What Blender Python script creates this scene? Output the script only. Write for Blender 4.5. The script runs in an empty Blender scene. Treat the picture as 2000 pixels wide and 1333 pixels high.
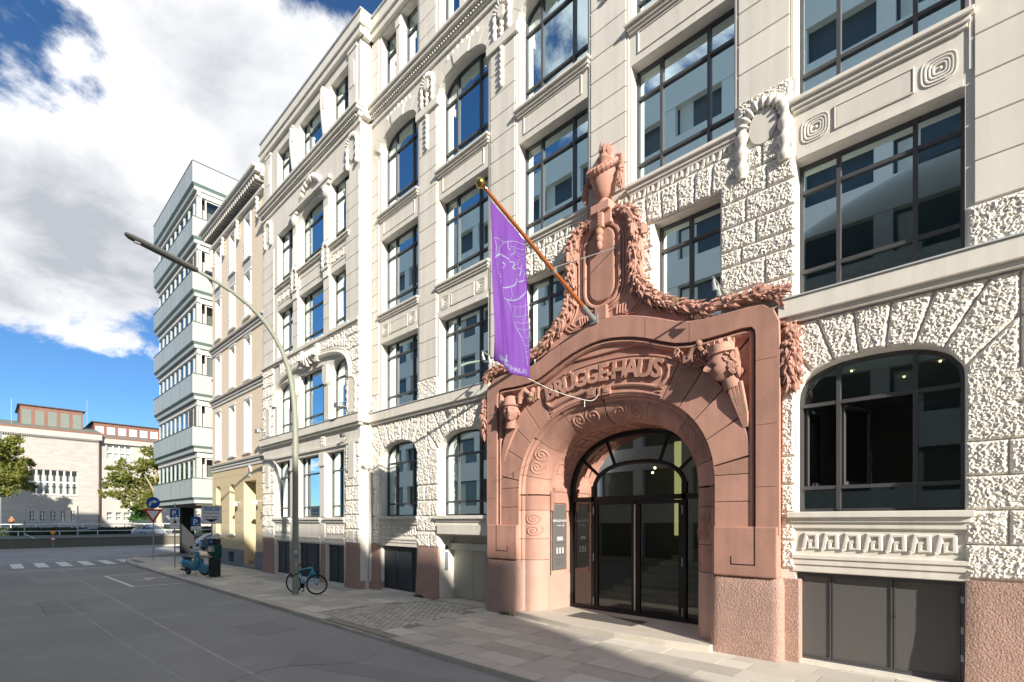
import bpy, bmesh, math, random
from mathutils import Vector, Matrix, noise
R = math.radians; PI = math.pi; sin = math.sin; cos = math.cos
random.seed(11)
S = bpy.context.scene; COL = S.collection

# ------------------------------------------------------------------ camera, sky, sun, exposure
F, CX, HY, CD, CH = 977.0, 1000.0, 1017.3, 9.7, 2.45     # lens and horizon measured on the photo (2000 px wide)
CA = math.atan2(1033, F)
fx, fy, rx, ry = -cos(CA), sin(CA), sin(CA), cos(CA)
cd = bpy.data.cameras.new('camera'); cam = bpy.data.objects.new('camera', cd); COL.objects.link(cam)
cam.location = (0, -CD, CH); cam.rotation_euler = (R(90), 0, PI/2 - CA)
cd.sensor_width = 36; cd.lens = F/2000*36; cd.shift_y = (HY-666.5)/2000; cd.clip_end = 2000; cd.clip_start = .05
S.camera = cam
S.render.resolution_x = 1024; S.render.resolution_y = 682
S.view_settings.view_transform = 'Standard'; S.view_settings.look = 'None'; S.view_settings.gamma = 1
S.view_settings.use_curve_mapping = False
S.view_settings.exposure = 2.05
SUN = Vector((2.9, -1.0, 1.18)).normalized()
sd = bpy.data.lights.new('sun', 'SUN'); sd.energy = 2.0; sd.angle = R(.53); sd.color = (1, .92, .80)
so = bpy.data.objects.new('sun', sd); COL.objects.link(so); so.location = (30, -30, 40)
so.rotation_euler = SUN.to_track_quat('Z', 'Y').to_euler()

def pdir(px, py):
    u = (px-CX)/F; v = (HY-py)/F
    return Vector((fx+u*rx, fy+u*ry, v)).normalized()

w = bpy.data.worlds.new('World'); S.world = w; w.use_nodes = True
nt = w.node_tree; N = nt.nodes; L = nt.links; N.clear()
def nd(tree, t, **k):
    n = tree.nodes.new(t)
    for a, b in k.items(): setattr(n, a, b)
    return n
def mth(tree, op, a, b=None, c=None, clamp=False):
    n = tree.nodes.new('ShaderNodeMath'); n.operation = op; n.use_clamp = clamp
    for i, x in enumerate((a, b, c)):
        if x is None: continue
        if isinstance(x, (int, float)): n.inputs[i].default_value = x
        else: tree.links.new(x, n.inputs[i])
    return n.outputs[0]
def build_sky():
    sky = nd(nt, 'ShaderNodeTexSky', sky_type='NISHITA', sun_disc=False)
    sky.sun_elevation = math.asin(SUN.z); sky.sun_rotation = math.atan2(SUN.x, SUN.y)
    sky.air_density = .8; sky.dust_density = .2; sky.ozone_density = 2.0
    tc = nd(nt, 'ShaderNodeTexCoord'); sep = nd(nt, 'ShaderNodeSeparateXYZ'); L.new(tc.outputs['Generated'], sep.inputs[0])
    zz = mth(nt, 'ADD', mth(nt, 'MAXIMUM', sep.outputs[2], 0.0), .22)
    cmb = nd(nt, 'ShaderNodeCombineXYZ')
    L.new(mth(nt, 'DIVIDE', sep.outputs[0], zz), cmb.inputs[0]); L.new(mth(nt, 'DIVIDE', sep.outputs[1], zz), cmb.inputs[1])
    def noi(scale, det, rough, off, dist=0.0):
        m = nd(nt, 'ShaderNodeMapping'); m.inputs['Location'].default_value = off
        L.new(cmb.outputs[0], m.inputs[0])
        n = nd(nt, 'ShaderNodeTexNoise'); n.inputs['Scale'].default_value = scale; n.inputs['Detail'].default_value = det
        n.inputs['Roughness'].default_value = rough; n.inputs['Distortion'].default_value = dist
        L.new(m.outputs[0], n.inputs['Vector']); return n.outputs['Fac']
    cover = noi(2.3, 13, .62, (5.4, 2.2, 0), .3)
    def blob(px, py, r0, r1, amp):
        d = pdir(px, py)
        vm = nd(nt, 'ShaderNodeVectorMath', operation='DOT_PRODUCT'); L.new(tc.outputs['Generated'], vm.inputs[0]); vm.inputs[1].default_value = d
        mr = nd(nt, 'ShaderNodeMapRange', interpolation_type='SMOOTHSTEP'); L.new(vm.outputs['Value'], mr.inputs[0])
        mr.inputs[1].default_value = cos(R(r1)); mr.inputs[2].default_value = cos(R(r0)); mr.inputs[3].default_value = 0; mr.inputs[4].default_value = amp
        return mr.outputs[0]
    tot = mth(nt, 'ADD', mth(nt, 'MULTIPLY', mth(nt, 'SUBTRACT', cover, .5), 2.3), .5)
    for b in ((480, 120, 4, 17, .30), (300, 300, 5, 15, .28), (560, 330, 4, 12, .26), (90, 400, 4, 13, .30), (420, 420, 3, 11, .22), (60, 230, 3, 9, .2), (250, 20, 3, 9, .26),
              (150, 640, 3, 17, -.12), (-10, 90, .5, 8, -.42), (90, 105, .5, 6.5, -.36), (180, 150, .5, 5, -.34), (270, 215, .3, 4.5, -.26), (370, 290, .3, 3, -.14), (30, 0, 1, 5, .2), (720, 0, 2, 8.0, -.55), (640, 60, 1, 4, .2),
              (40, 530, 1, 7, .24), (235, 580, 1, 8, .25), (180, 500, 1, 5, .1), (100, 560, 1, 4, -.1), (60, 760, 4, 14, -.14)):
        tot = mth(nt, 'ADD', tot, blob(*b))
    def dblob(d, r0, r1, amp):
        vm = nd(nt, 'ShaderNodeVectorMath', operation='DOT_PRODUCT'); L.new(tc.outputs['Generated'], vm.inputs[0]); vm.inputs[1].default_value = Vector(d).normalized()
        mr = nd(nt, 'ShaderNodeMapRange', interpolation_type='SMOOTHSTEP'); L.new(vm.outputs['Value'], mr.inputs[0])
        mr.inputs[1].default_value = cos(R(r1)); mr.inputs[2].default_value = cos(R(r0)); mr.inputs[3].default_value = 0; mr.inputs[4].default_value = amp
        return mr.outputs[0]
    tot = mth(nt, 'ADD', tot, dblob((-.15, -.15, 1), 20, 60, .26))          # unseen overhead cloud, extending the bank in view, added to lift ambient light
    tot = mth(nt, 'ADD', tot, dblob((-.75, -.42, .55), 8, 30, -.34))        # clear blue that shows in the upper panes
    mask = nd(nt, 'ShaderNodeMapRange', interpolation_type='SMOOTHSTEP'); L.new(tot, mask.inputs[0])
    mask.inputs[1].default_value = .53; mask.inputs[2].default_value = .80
    shade = nd(nt, 'ShaderNodeMapRange'); L.new(mth(nt, 'ADD', mth(nt, 'ADD', mth(nt, 'MULTIPLY', noi(1.1, 3, .5, (9.3, 4.1, 2), .3), .7), mth(nt, 'MULTIPLY', noi(4.2, 8, .62, (2.3, 7.1, 2), .4), .3)), mth(nt, 'MULTIPLY', tot, -.12)), shade.inputs[0])
    shade.inputs[1].default_value = .27; shade.inputs[2].default_value = .58
    cc = nd(nt, 'ShaderNodeMix', data_type='RGBA')
    cc.inputs[6].default_value = (.135, .142, .155, 1); cc.inputs[7].default_value = (.40, .398, .395, 1); L.new(shade.outputs[0], cc.inputs[0])
    sk = nd(nt, 'ShaderNodeMix', data_type='RGBA', blend_type='MULTIPLY'); sk.inputs[0].default_value = 1
    hs = nd(nt, 'ShaderNodeHueSaturation'); hs.inputs['Saturation'].default_value = 1.08; L.new(sky.outputs[0], hs.inputs['Color']); L.new(hs.outputs[0], sk.inputs[6]); sk.inputs[7].default_value = (.0205, .0290, .0355, 1)
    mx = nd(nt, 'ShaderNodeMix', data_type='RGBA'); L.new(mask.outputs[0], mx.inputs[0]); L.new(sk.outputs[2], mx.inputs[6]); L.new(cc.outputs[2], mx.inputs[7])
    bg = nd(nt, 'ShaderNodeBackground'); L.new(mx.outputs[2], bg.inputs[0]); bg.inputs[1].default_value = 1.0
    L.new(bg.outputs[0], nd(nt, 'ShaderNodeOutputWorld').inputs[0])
build_sky()

# ------------------------------------------------------------------ measuring: photo pixel -> point on a known plane
def fp(px, py, Y=0.0):
    u = (px-CX)/F; t = (Y+CD)/(fy+u*ry)
    return ((fx+u*rx)*t, CH+(HY-py)/F*t)

# ------------------------------------------------------------------ materials
MATS = {}
def mat(name, base, rough=.75, var=.12, scale=2.5, bump=0.0, bscale=40, metal=0.0, spec=.4, var2=0.0, scale2=40, rnd=0.0, isl=0.0, streak=0.0, tint=None, coat=0.0):
    m = bpy.data.materials.new(name); m.use_nodes = True; t = m.node_tree; n = t.nodes; l = t.links
    b = n['Principled BSDF']; b.inputs['Roughness'].default_value = rough; b.inputs['Metallic'].default_value = metal
    b.inputs['Specular IOR Level'].default_value = spec; b.inputs['Coat Weight'].default_value = coat
    tc = n.new('ShaderNodeTexCoord'); geo = n.new('ShaderNodeNewGeometry')
    val = None
    def nz(sc, det=6, stretch=None):
        x = n.new('ShaderNodeTexNoise'); x.inputs['Scale'].default_value = sc; x.inputs['Detail'].default_value = det
        if stretch:
            mp = n.new('ShaderNodeMapping'); mp.inputs['Scale'].default_value = stretch; l.new(geo.outputs['Position'], mp.inputs[0]); l.new(mp.outputs[0], x.inputs['Vector'])
        else: l.new(geo.outputs['Position'], x.inputs['Vector'])
        return x.outputs['Fac']
    terms = []
    if var: terms.append((nz(scale), var*2.2))
    if var2: terms.append((nz(scale2, 3), var2*2.2))
    if streak: terms.append((nz(1.0, 5, (5, 5, .35)), streak*2.2))
    if rnd: oi = n.new('ShaderNodeObjectInfo'); terms.append((oi.outputs['Random'], rnd))
    if isl: terms.append((geo.outputs['Random Per Island'], isl))
    for f, a in terms:
        v = mth(t, 'MULTIPLY', mth(t, 'SUBTRACT', f, .5), a)
        val = v if val is None else mth(t, 'ADD', val, v)
    rgb = n.new('ShaderNodeRGB'); rgb.outputs[0].default_value = (*base, 1)
    col = rgb.outputs[0]
    if tint:                                   # patches of a second colour
        mr = n.new('ShaderNodeMapRange'); l.new(nz(tint[1], 8), mr.inputs[0]); mr.inputs[1].default_value = tint[2]; mr.inputs[2].default_value = tint[2]+.12
        mr.inputs[4].default_value = tint[3]
        mx = n.new('ShaderNodeMix'); mx.data_type = 'RGBA'; l.new(mr.outputs[0], mx.inputs[0]); l.new(col, mx.inputs[6]); mx.inputs[7].default_value = (*tint[0], 1); col = mx.outputs[2]
    if val is not None:
        vm = n.new('ShaderNodeVectorMath'); vm.operation = 'SCALE'; l.new(col, vm.inputs[0]); l.new(mth(t, 'ADD', val, 1.0), vm.inputs['Scale']); col = vm.outputs[0]
    l.new(col, b.inputs['Base Color'])
    if bump:
        bp = n.new('ShaderNodeBump'); bp.inputs['Strength'].default_value = min(1, bump); bp.inputs['Distance'].default_value = .012*max(1, bump)
        l.new(nz(bscale, 5), bp.inputs['Height']); l.new(bp.outputs[0], b.inputs['Normal'])
    MATS[name] = m; return m
M = MATS
mat('paint', (.74, .705, .635), .75, .06, .9, .12, 90, streak=.16, rnd=.09, spec=.2)
mat('rough_stone', (.76, .725, .655), .85, .06, 2, .5, 60, var2=.10, scale2=60)
mat('sandstone', (.49, .27, .212), .85, .16, 1.1, .35, 60, streak=.24, rnd=.30, var2=.14, scale2=60, spec=.2, tint=((.40, .235, .18), 1.7, .48, .6))
mat('sandstone_carved', (.485, .265, .205), .85, .12, 3, .3, 60, var2=.06, scale2=60, tint=((.25, .21, .09), 2.2, .60, .75))
mat('granite', (.44, .29, .24), .8, .10, 3, 1.8, 40, var2=.55, scale2=48, spec=.2)
mat('joint_dark', (.16, .085, .065), .9, .1, 5)
mat('granite_smooth', (.47, .30, .245), .6, .10, 3, .15, 90, var2=.16, scale2=120)
mat('frame', (.075, .075, .08), .42, .05, 4, spec=.5)
mat('dark_gate', (.040, .047, .057), .5, .10, 3)
mat('gate_mesh', (.16, .155, .15), .5, .1, 3, .0)
mat('steel_door', (.46, .46, .41), .45, .06, 1.2, metal=.0)
mat('plaque', (.13, .125, .12), .45, .05, 3, spec=.5)
mat('white', (.8, .8, .78), .6, .04, 4)
mat('sign_white', (.75, .75, .75), .45, .04, 5)
mat('blue', (.01, .085, .32), .4, .05, 5)
mat('red', (.50, .02, .03), .45, .05, 5)
mat('black', (.015, .015, .016), .5, .1, 4)
mat('rubber', (.018, .018, .02), .8, .2, 8)
mat('chrome', (.6, .6, .6), .22, .02, 4, metal=1.0)
mat('galv', (.36, .38, .38), .5, .1, 9, metal=.6)
mat('room', (.36, .34, .31), .8, .1, 1)
mat('room_ceiling', (.65, .65, .62), .8, .1, 1)
mat('stair', (.75, .72, .62), .7, .06, 3)
mat('brass', (.50, .35, .10), .25, .05, 4, metal=1.0)
mat('wood_pole', (.34, .10, .025), .35, .2, 6, coat=.4)
mat('flag', (.13, .04, .27), .75, .05, 3)
mat('flag_print', (.21, .22, .34), .7, .04, 5)
mat('rope', (.7, .68, .62), .8, .1, 30)
mat('asphalt', (.295, .29, .285), .85, .20, .33, .6, 110, var2=.45, scale2=85, tint=((.34, .335, .33), .9, .56, .6))
mat('road_paint', (.80, .80, .78), .7, .2, 6, .2, 90, tint=((.2, .2, .21), 9, .58, .8))
mat('seam', (.40, .385, .35), .8, .3, 5, .3, 60)
mat('slab', (.55, .515, .45), .82, .10, 2, .25, 120, rnd=.42, isl=.30, var2=.10, scale2=70)
mat('slab_joint', (.30, .275, .225), .9, .2, 5, .3, 80)
mat('cobble', (.52, .49, .43), .85, .15, 3, .4, 90, isl=.35)
mat('kerb', (.54, .49, .42), .8, .1, 4, .35, 120, rnd=.2, var2=.14, scale2=80)
mat('ground', (.12, .115, .10), .9, .2, .3, .3, 20)
mat('lamp_green', (.27, .29, .24), .5, .1, 5)
mat('lamp_head', (.10, .10, .095), .5, .1, 5)
mat('bike_blue', (.02, .42, .72), .3, .03, 4, coat=.5)
mat('scooter_blue', (.05, .24, .36), .25, .03, 4, coat=.8)
mat('seat', (.02, .017, .016), .6, .1, 10)
mat('meter_green', (.0, .055, .04), .35, .05, 5)
mat('meter_dark', (.022, .026, .026), .4, .05, 5)
mat('paper', (.7, .68, .62), .8, .05, 9)
mat('orange_paper', (.65, .25, .13), .8, .1, 9)
mat('ochre', (.80, .68, .53), .8, .05, 1.2, .1, 60, streak=.06)
mat('yellow_plaster', (.66, .55, .345), .8, .05, 1.2, .1, 60)
mat('grey_plaster', (.20, .22, .25), .8, .06, 1.5, .1, 60)
mat('trim', (.68, .66, .62), .7, .05, 2)
mat('trim_dark', (.42, .40, .37), .7, .1, 2)
mat('light_grey', (.50, .52, .54), .75, .05, 2)
mat('panel', (.40, .45, .44), .42, .05, 1.4, streak=.05, rnd=.08)
mat('panel_green', (.20, .27, .24), .45, .06, 2)
mat('column', (.045, .05, .056), .9, .05, 2, spec=.1)
mat('limestone', (.40, .375, .345), .85, .07, .6, .25, 6, var2=.05, scale2=3, rnd=.10, isl=.16)
mat('copper', (.20, .09, .06), .6, .2, 1.5)
mat('copper_green', (.17, .19, .165), .7, .1, 1.5)
mat('roof_dark', (.07, .07, .065), .7, .1, 2)
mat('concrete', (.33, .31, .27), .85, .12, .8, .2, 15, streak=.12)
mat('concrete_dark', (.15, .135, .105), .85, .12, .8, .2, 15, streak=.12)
mat('bark', (.42, .35, .25), .9, .25, 3, .5, 12)
mat('skin', (.5, .3, .22), .6, .02, 3)
mat('coat', (.42, .16, .07), .8, .05, 5)
mat('trousers', (.03, .03, .04), .8, .05, 5)
mat('amber', (.85, .32, .01), .3, .02, 3)
mat('car_silver', (.35, .36, .37), .3, .02, 3, metal=.5, coat=.6)
mat('car_blue', (.22, .30, .44), .3, .02, 3, metal=.3, coat=.6)
mat('car_red', (.4, .02, .02), .3, .02, 3)
mat('opp_white', (.72, .72, .70), .7, .05, 1)
mat('opp_dark', (.06, .075, .085), .2, .05, 1, spec=.6)
mat('lock', (.01, .01, .01), .6, .1, 9)
mat('blind', (.60, .58, .54), .6, .05, 5)
mat('blind_dark', (.20, .16, .14), .6, .05, 5)
mat('moss', (.10, .12, .03), .9, .3, 20, .5, 60)
mat('curtain', (.6, .6, .56), .9, .08, 4)
def leafmat(name, a, b):
    m = bpy.data.materials.new(name); m.use_nodes = True; t = m.node_tree; n = t.nodes; l = t.links
    pb = n['Principled BSDF']; g = n.new('ShaderNodeNewGeometry'); cr = n.new('ShaderNodeMix'); cr.data_type = 'RGBA'
    l.new(g.outputs['Random Per Island'], cr.inputs[0]); cr.inputs[6].default_value = (*a, 1); cr.inputs[7].default_value = (*b, 1)
    l.new(cr.outputs[2], pb.inputs['Base Color']); pb.inputs['Roughness'].default_value = .55
    tr = n.new('ShaderNodeBsdfTranslucent'); l.new(cr.outputs[2], tr.inputs[0]); mx = n.new('ShaderNodeMixShader'); mx.inputs[0].default_value = .3
    l.new(pb.outputs[0], mx.inputs[1]); l.new(tr.outputs[0], mx.inputs[2]); l.new(mx.outputs[0], n['Material Output'].inputs[0]); MATS[name] = m
leafmat('leaf', (.09, .14, .025), (.26, .25, .05))
leafmat('leaf_dark', (.03, .10, .015), (.07, .17, .03))
leafmat('leaf_hedge', (.018, .035, .010), (.05, .075, .02))
leafmat('weed', (.05, .10, .02), (.10, .15, .04))
def glassmat(name, tr, ior, gl=(1, 1, 1)):
    m = bpy.data.materials.new(name); m.use_nodes = True; t = m.node_tree; n = t.nodes; l = t.links
    n.remove(n['Principled BSDF']); fr = n.new('ShaderNodeFresnel'); fr.inputs[0].default_value = ior
    a = n.new('ShaderNodeBsdfTransparent'); a.inputs[0].default_value = (*tr, 1); g = n.new('ShaderNodeBsdfGlossy'); g.inputs['Roughness'].default_value = 0.0; g.inputs[0].default_value = (*gl, 1)
    mx = n.new('ShaderNodeMixShader'); l.new(fr.outputs[0], mx.inputs[0]); l.new(a.outputs[0], mx.inputs[1]); l.new(g.outputs[0], mx.inputs[2]); l.new(mx.outputs[0], n['Material Output'].inputs[0]); MATS[name] = m
glassmat('glass', (.52, .66, .62), 2.05, (.72, .88, .90))
glassmat('glass_dark', (.50, .55, .53), 1.85)
glassmat('glass_blue', (.12, .2, .3), 2.6, (.9, .97, 1))
def emat(name, c, s):
    m = bpy.data.materials.new(name); m.use_nodes = True; b = m.node_tree.nodes['Principled BSDF']; b.inputs['Emission Color'].default_value = (*c, 1); b.inputs['Emission Strength'].default_value = s; b.inputs['Base Color'].default_value = (*c, 1); MATS[name] = m
emat('bulb', (1, .72, .35), 1.6)
emat('strip_light', (.70, .66, .25), .22)

# ------------------------------------------------------------------ object helpers
WL = {}
def empty(name, loc, label, cat, group=None, rz=0.0):
    o = bpy.data.objects.new(name, None); COL.objects.link(o); o.location = loc; o.rotation_euler.z = rz; o.empty_display_size = .2
    tag(o, label, cat, group); WL[o.name] = Vector((0, 0, 0)) if rz else Vector(loc); return o
def tag(o, label=None, cat=None, group=None, kind=None):
    if label: o['label'] = label
    if cat: o['category'] = cat
    if group: o['group'] = group
    if kind: o['kind'] = kind
    return o
def link(name, me, m, parent=None, loc=(0, 0, 0), world=True):
    o = bpy.data.objects.new(name, me); COL.objects.link(o)
    if m is not None and not me.materials: me.materials.append(M[m] if isinstance(m, str) else m)
    o.location = loc
    if parent is not None: o.parent = parent; WL[o.name] = WL.get(parent.name, Vector())+Vector(loc)
    else: WL[o.name] = Vector(loc)
    return o
class MB:
    def __init__(s): s.v = []; s.f = []
    def add(s, vs, fs):
        n = len(s.v); s.v += [tuple(v) for v in vs]; s.f += [tuple(i+n for i in f) for f in fs]; return s
    def box(s, x0, x1, y0, y1, z0, z1):
        return s.add([(x0, y0, z0), (x1, y0, z0), (x1, y1, z0), (x0, y1, z0), (x0, y0, z1), (x1, y0, z1), (x1, y1, z1), (x0, y1, z1)],
                     [(0, 3, 2, 1), (4, 5, 6, 7), (0, 1, 5, 4), (1, 2, 6, 5), (2, 3, 7, 6), (3, 0, 4, 7)])
    def quad(s, a, b, c, d): return s.add([a, b, c, d], [(0, 1, 2, 3)])
    def prism(s, poly, y0, y1, k=0.0):            # polygon in (x, z), from y0 (front) to y1; k insets nothing
        n = len(poly); vs = [(x, y0, z) for x, z in poly]+[(x, y1, z) for x, z in poly]
        fs = [tuple(range(n)), tuple(range(2*n-1, n-1, -1))]+[(i, i+n, (i+1) % n+n, (i+1) % n) for i in range(n)]
        return s.add(vs, fs)
    def extr(s, poly, d):                          # 3-D polygon extruded by vector d
        n = len(poly); d = Vector(d); vs = [Vector(p) for p in poly]; vs = vs+[p+d for p in vs]
        return s.add(vs, [tuple(range(n)), tuple(range(2*n-1, n-1, -1))]+[(i, i+n, (i+1) % n+n, (i+1) % n) for i in range(n)])
    def tube(s, pts, r, n=8, closed=False, cap=True, flat=1.0):
        pts = [Vector(p) for p in pts]; k = len(pts); rs = r if isinstance(r, (list, tuple)) else [r]*k
        vs = []; up = None
        for i, p in enumerate(pts):
            a = pts[(i-1) % k] if closed or i > 0 else p; b = pts[(i+1) % k] if closed or i < k-1 else p
            t = (b-a).normalized() if (b-a).length > 1e-9 else Vector((0, 0, 1))
            if up is None: up = Vector((0, 1, 0)) if abs(t.y) < .8 else Vector((0, 0, 1))
            sd_ = t.cross(up)
            if sd_.length < 1e-6: sd_ = t.cross(Vector((1, .1, 0)))
            sd_.normalize(); up = sd_.cross(t).normalized()
            for j in range(n):
                an = 2*PI*j/n; vs.append(p+(sd_*cos(an)+up*sin(an)*flat)*rs[i])
        fs = []
        for i in range(k if closed else k-1):
            for j in range(n):
                a = i*n+j; b = i*n+(j+1) % n; c = ((i+1) % k)*n+(j+1) % n; d = ((i+1) % k)*n+j; fs.append((a, b, c, d))
        if cap and not closed: fs.append(tuple(range(n-1, -1, -1))); fs.append(tuple(range((k-1)*n, k*n)))
        return s.add(vs, fs)
    def lathe(s, prof, c, n=16, axis='Z'):
        c = Vector(c); vs = []
        for r, h in prof:
            for j in range(n):
                a = 2*PI*j/n
                q = (r*cos(a), r*sin(a), h) if axis == 'Z' else ((r*cos(a), h, r*sin(a)) if axis == 'Y' else (h, r*cos(a), r*sin(a)))
                vs.append(c+Vector(q))
        k = len(prof); fs = [(i*n+j, i*n+(j+1) % n, (i+1)*n+(j+1) % n, (i+1)*n+j) for i in range(k-1) for j in range(n)]
        fs += [tuple(range(n-1, -1, -1)), tuple(range((k-1)*n, k*n))]
        return s.add(vs, fs)
    def ball(s, c, r, n=10, m=7, rot=None):
        c = Vector(c); r = (r, r, r) if isinstance(r, (int, float)) else r; vs = []
        for i in range(1, m):
            for j in range(n):
                a = PI*i/m; b = 2*PI*j/n; q = Vector((r[0]*sin(a)*cos(b), r[1]*sin(a)*sin(b), r[2]*cos(a)))
                if rot is not None: q = rot @ q
                vs.append(c+q)
        t = Vector((0, 0, r[2])); t = rot @ t if rot is not None else t
        vs += [c+t, c-t]; fs = []
        for i in range(m-2):
            for j in range(n): fs.append((i*n+j, (i+1)*n+j, (i+1)*n+(j+1) % n, i*n+(j+1) % n))
        T = (m-1)*n
        for j in range(n): fs.append((T, j, (j+1) % n)); fs.append((T+1, (m-2)*n+(j+1) % n, (m-2)*n+j))
        return s.add(vs, fs)
    def loft(s, rings, cap=True, closed=True):
        n = len(rings[0]); vs = [p for r in rings for p in r]; fs = []
        for i in range(len(rings)-1):
            for j in range(n if closed else n-1): fs.append((i*n+j, i*n+(j+1) % n, (i+1)*n+(j+1) % n, (i+1)*n+j))
        if cap and closed: fs += [tuple(range(n-1, -1, -1)), tuple(range((len(rings)-1)*n, len(rings)*n))]
        return s.add(vs, fs)
    def leaf(s, p, t, nrm, ln, wd, th=.3):        # a carved leaf: pointed, with a ridge
        p = Vector(p); t = Vector(t).normalized(); nrm = Vector(nrm).normalized(); b = t.cross(nrm).normalized()
        vs = [p, p+t*ln*.45+b*wd/2, p+t*ln, p+t*ln*.45-b*wd/2, p+t*ln*.45+nrm*wd*th, p+t*ln*.1-nrm*wd*.2]
        return s.add(vs, [(0, 1, 4), (1, 2, 4), (2, 3, 4), (3, 0, 4), (0, 5, 1), (1, 5, 2), (2, 5, 3), (3, 5, 0)])
    def xf(s, mtx):
        s.v = [tuple(mtx @ Vector(v)) for v in s.v]; return s
    def mesh(s, name, smooth=False, fix=True, off=Vector(), ang=38):
        me = bpy.data.meshes.new(name); me.from_pydata([(v[0]-off.x, v[1]-off.y, v[2]-off.z) for v in s.v], [], s.f)
        if fix:
            bm = bmesh.new(); bm.from_mesh(me); bmesh.ops.recalc_face_normals(bm, faces=bm.faces); bm.to_mesh(me); bm.free()
        if smooth: me.shade_smooth(); me.set_sharp_from_angle(angle=R(ang))
        return me
    def build(s, name, m, parent=None, smooth=False, bevel=0.0, fix=True, ang=38):
        off = WL.get(parent.name, Vector()) if parent is not None else Vector()
        o = link(name, s.mesh(name, smooth, fix, off, ang), m, parent)
        if bevel:
            b = o.modifiers.new('bevel', 'BEVEL'); b.width = bevel; b.segments = 2; b.limit_method = 'ANGLE'; b.angle_limit = R(50)
        return o
def bx(name, m, parent, x0, x1, y0, y1, z0, z1, bevel=0.0): return MB().box(x0, x1, y0, y1, z0, z1).build(name, m, parent, bevel=bevel)
def copytree(o, loc, label=None, group=None):
    c = o.copy(); COL.objects.link(c); c.location = loc
    if label: c['label'] = label
    if group: c['group'] = group
    for ch in o.children:
        k = ch.copy(); COL.objects.link(k); k.parent = c
        for g in ch.children:
            q = g.copy(); COL.objects.link(q); q.parent = k
    return c
def text_mesh(body, size, depth=.0, bold=0.0, name='text'):
    cu = bpy.data.curves.new('t', 'FONT'); cu.body = body; cu.size = size; cu.extrude = depth; cu.align_x = 'CENTER'; cu.offset = bold; cu.resolution_u = 3
    o = bpy.data.objects.new('t', cu); COL.objects.link(o); dg = bpy.context.evaluated_depsgraph_get(); dg.update()
    me = bpy.data.meshes.new_from_object(o.evaluated_get(dg)); bpy.data.objects.remove(o); bpy.data.curves.remove(cu); me.name = name; me.materials.clear(); return me
def put_text(body, size, m, parent, mtx, depth=.002, bold=0.0, name='lettering'):
    me = text_mesh(body, size, depth, bold, name); me.transform(mtx)
    off = WL.get(parent.name, Vector()) if parent else Vector(); me.transform(Matrix.Translation(-off))
    return link(name, me, m, parent)
def smooth_pts(pts, k=6):                          # Catmull-Rom
    P = [Vector(p) for p in pts]; out = []
    for i in range(len(P)-1):
        a = P[max(i-1, 0)]; b = P[i]; c = P[i+1]; d = P[min(i+2, len(P)-1)]
        for j in range(k):
            t = j/k; out.append(.5*((2*b)+(c-a)*t+(2*a-5*b+4*c-d)*t*t+(3*b-a-3*c+d)*t**3))
    out.append(P[-1]); return out
def arch_pts(xa, xb, z1, rise, n=2.5, k=18):
    if not rise: return [(xa, z1), (xb, z1)]
    c = (xa+xb)/2; a = (xb-xa)/2; out = []
    for i in range(k+1):
        th = PI*(1-i/k); q = cos(th); out.append((c+a*math.copysign(abs(q)**(2/n), q), z1-rise+rise*max(0, sin(th))**(2/n)))
    return out
def arch_z(x, xa, xb, z1, rise, n=2.5):
    if not rise: return z1
    c = (xa+xb)/2; a = (xb-xa)/2; q = min(1, abs(x-c)/a); return z1-rise+rise*(1-q**n)**(1/n)

# ------------------------------------------------------------------ the ground, roads and pavements
RZ = -.10
def flat(name, poly, z, m, kind='structure', parent=None):
    o = MB().add([(x, y, z) for x, y in poly], [tuple(range(len(poly)))]).build(name, m, parent, fix=False)
    if kind and parent is None: tag(o, kind=kind)
    return o
flat('ground', [(-600, -400), (200, -400), (200, 400), (-600, 400)], -3.2, 'ground')
road = flat('road', [(-59.8, -90), (70, -90), (70, 90), (-59.8, 90)], RZ, 'asphalt')
# corner of the pavement
KY = -3.9
curve_k = [(60, KY), (-34.5, KY)]+[tuple(p)[:2] for p in smooth_pts([(-34.5, KY, 0), (-38.0, -3.75, 0), (-40.6, -3.1, 0), (-43.2, -1.6, 0), (-45.6, 1.0, 0), (-47.3, 4.5, 0), (-48.5, 10, 0), (-49.5, 40, 0)], 4)][1:]
pav_poly = [(x+(.06 if x < -35 else 0), y+.08) for x, y in curve_k]+[(-49.5, 60), (60, 60)]
mb = MB(); n = len(pav_poly)
mb.add([(x, y, -.012) for x, y in pav_poly]+[(x, y, RZ-.05) for x, y in pav_poly], [tuple(range(n))]+[(i, i+n, i+n+1, i+1) for i in range(n-1)])
pavement = mb.build('pavement', 'slab_joint', fix=False); tag(pavement, kind='structure')
opp_pav = bx('pavement', 'slab_joint', None, -40, 70, -17.7, -13.6, RZ-.02, 0); tag(opp_pav, kind='structure')
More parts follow.
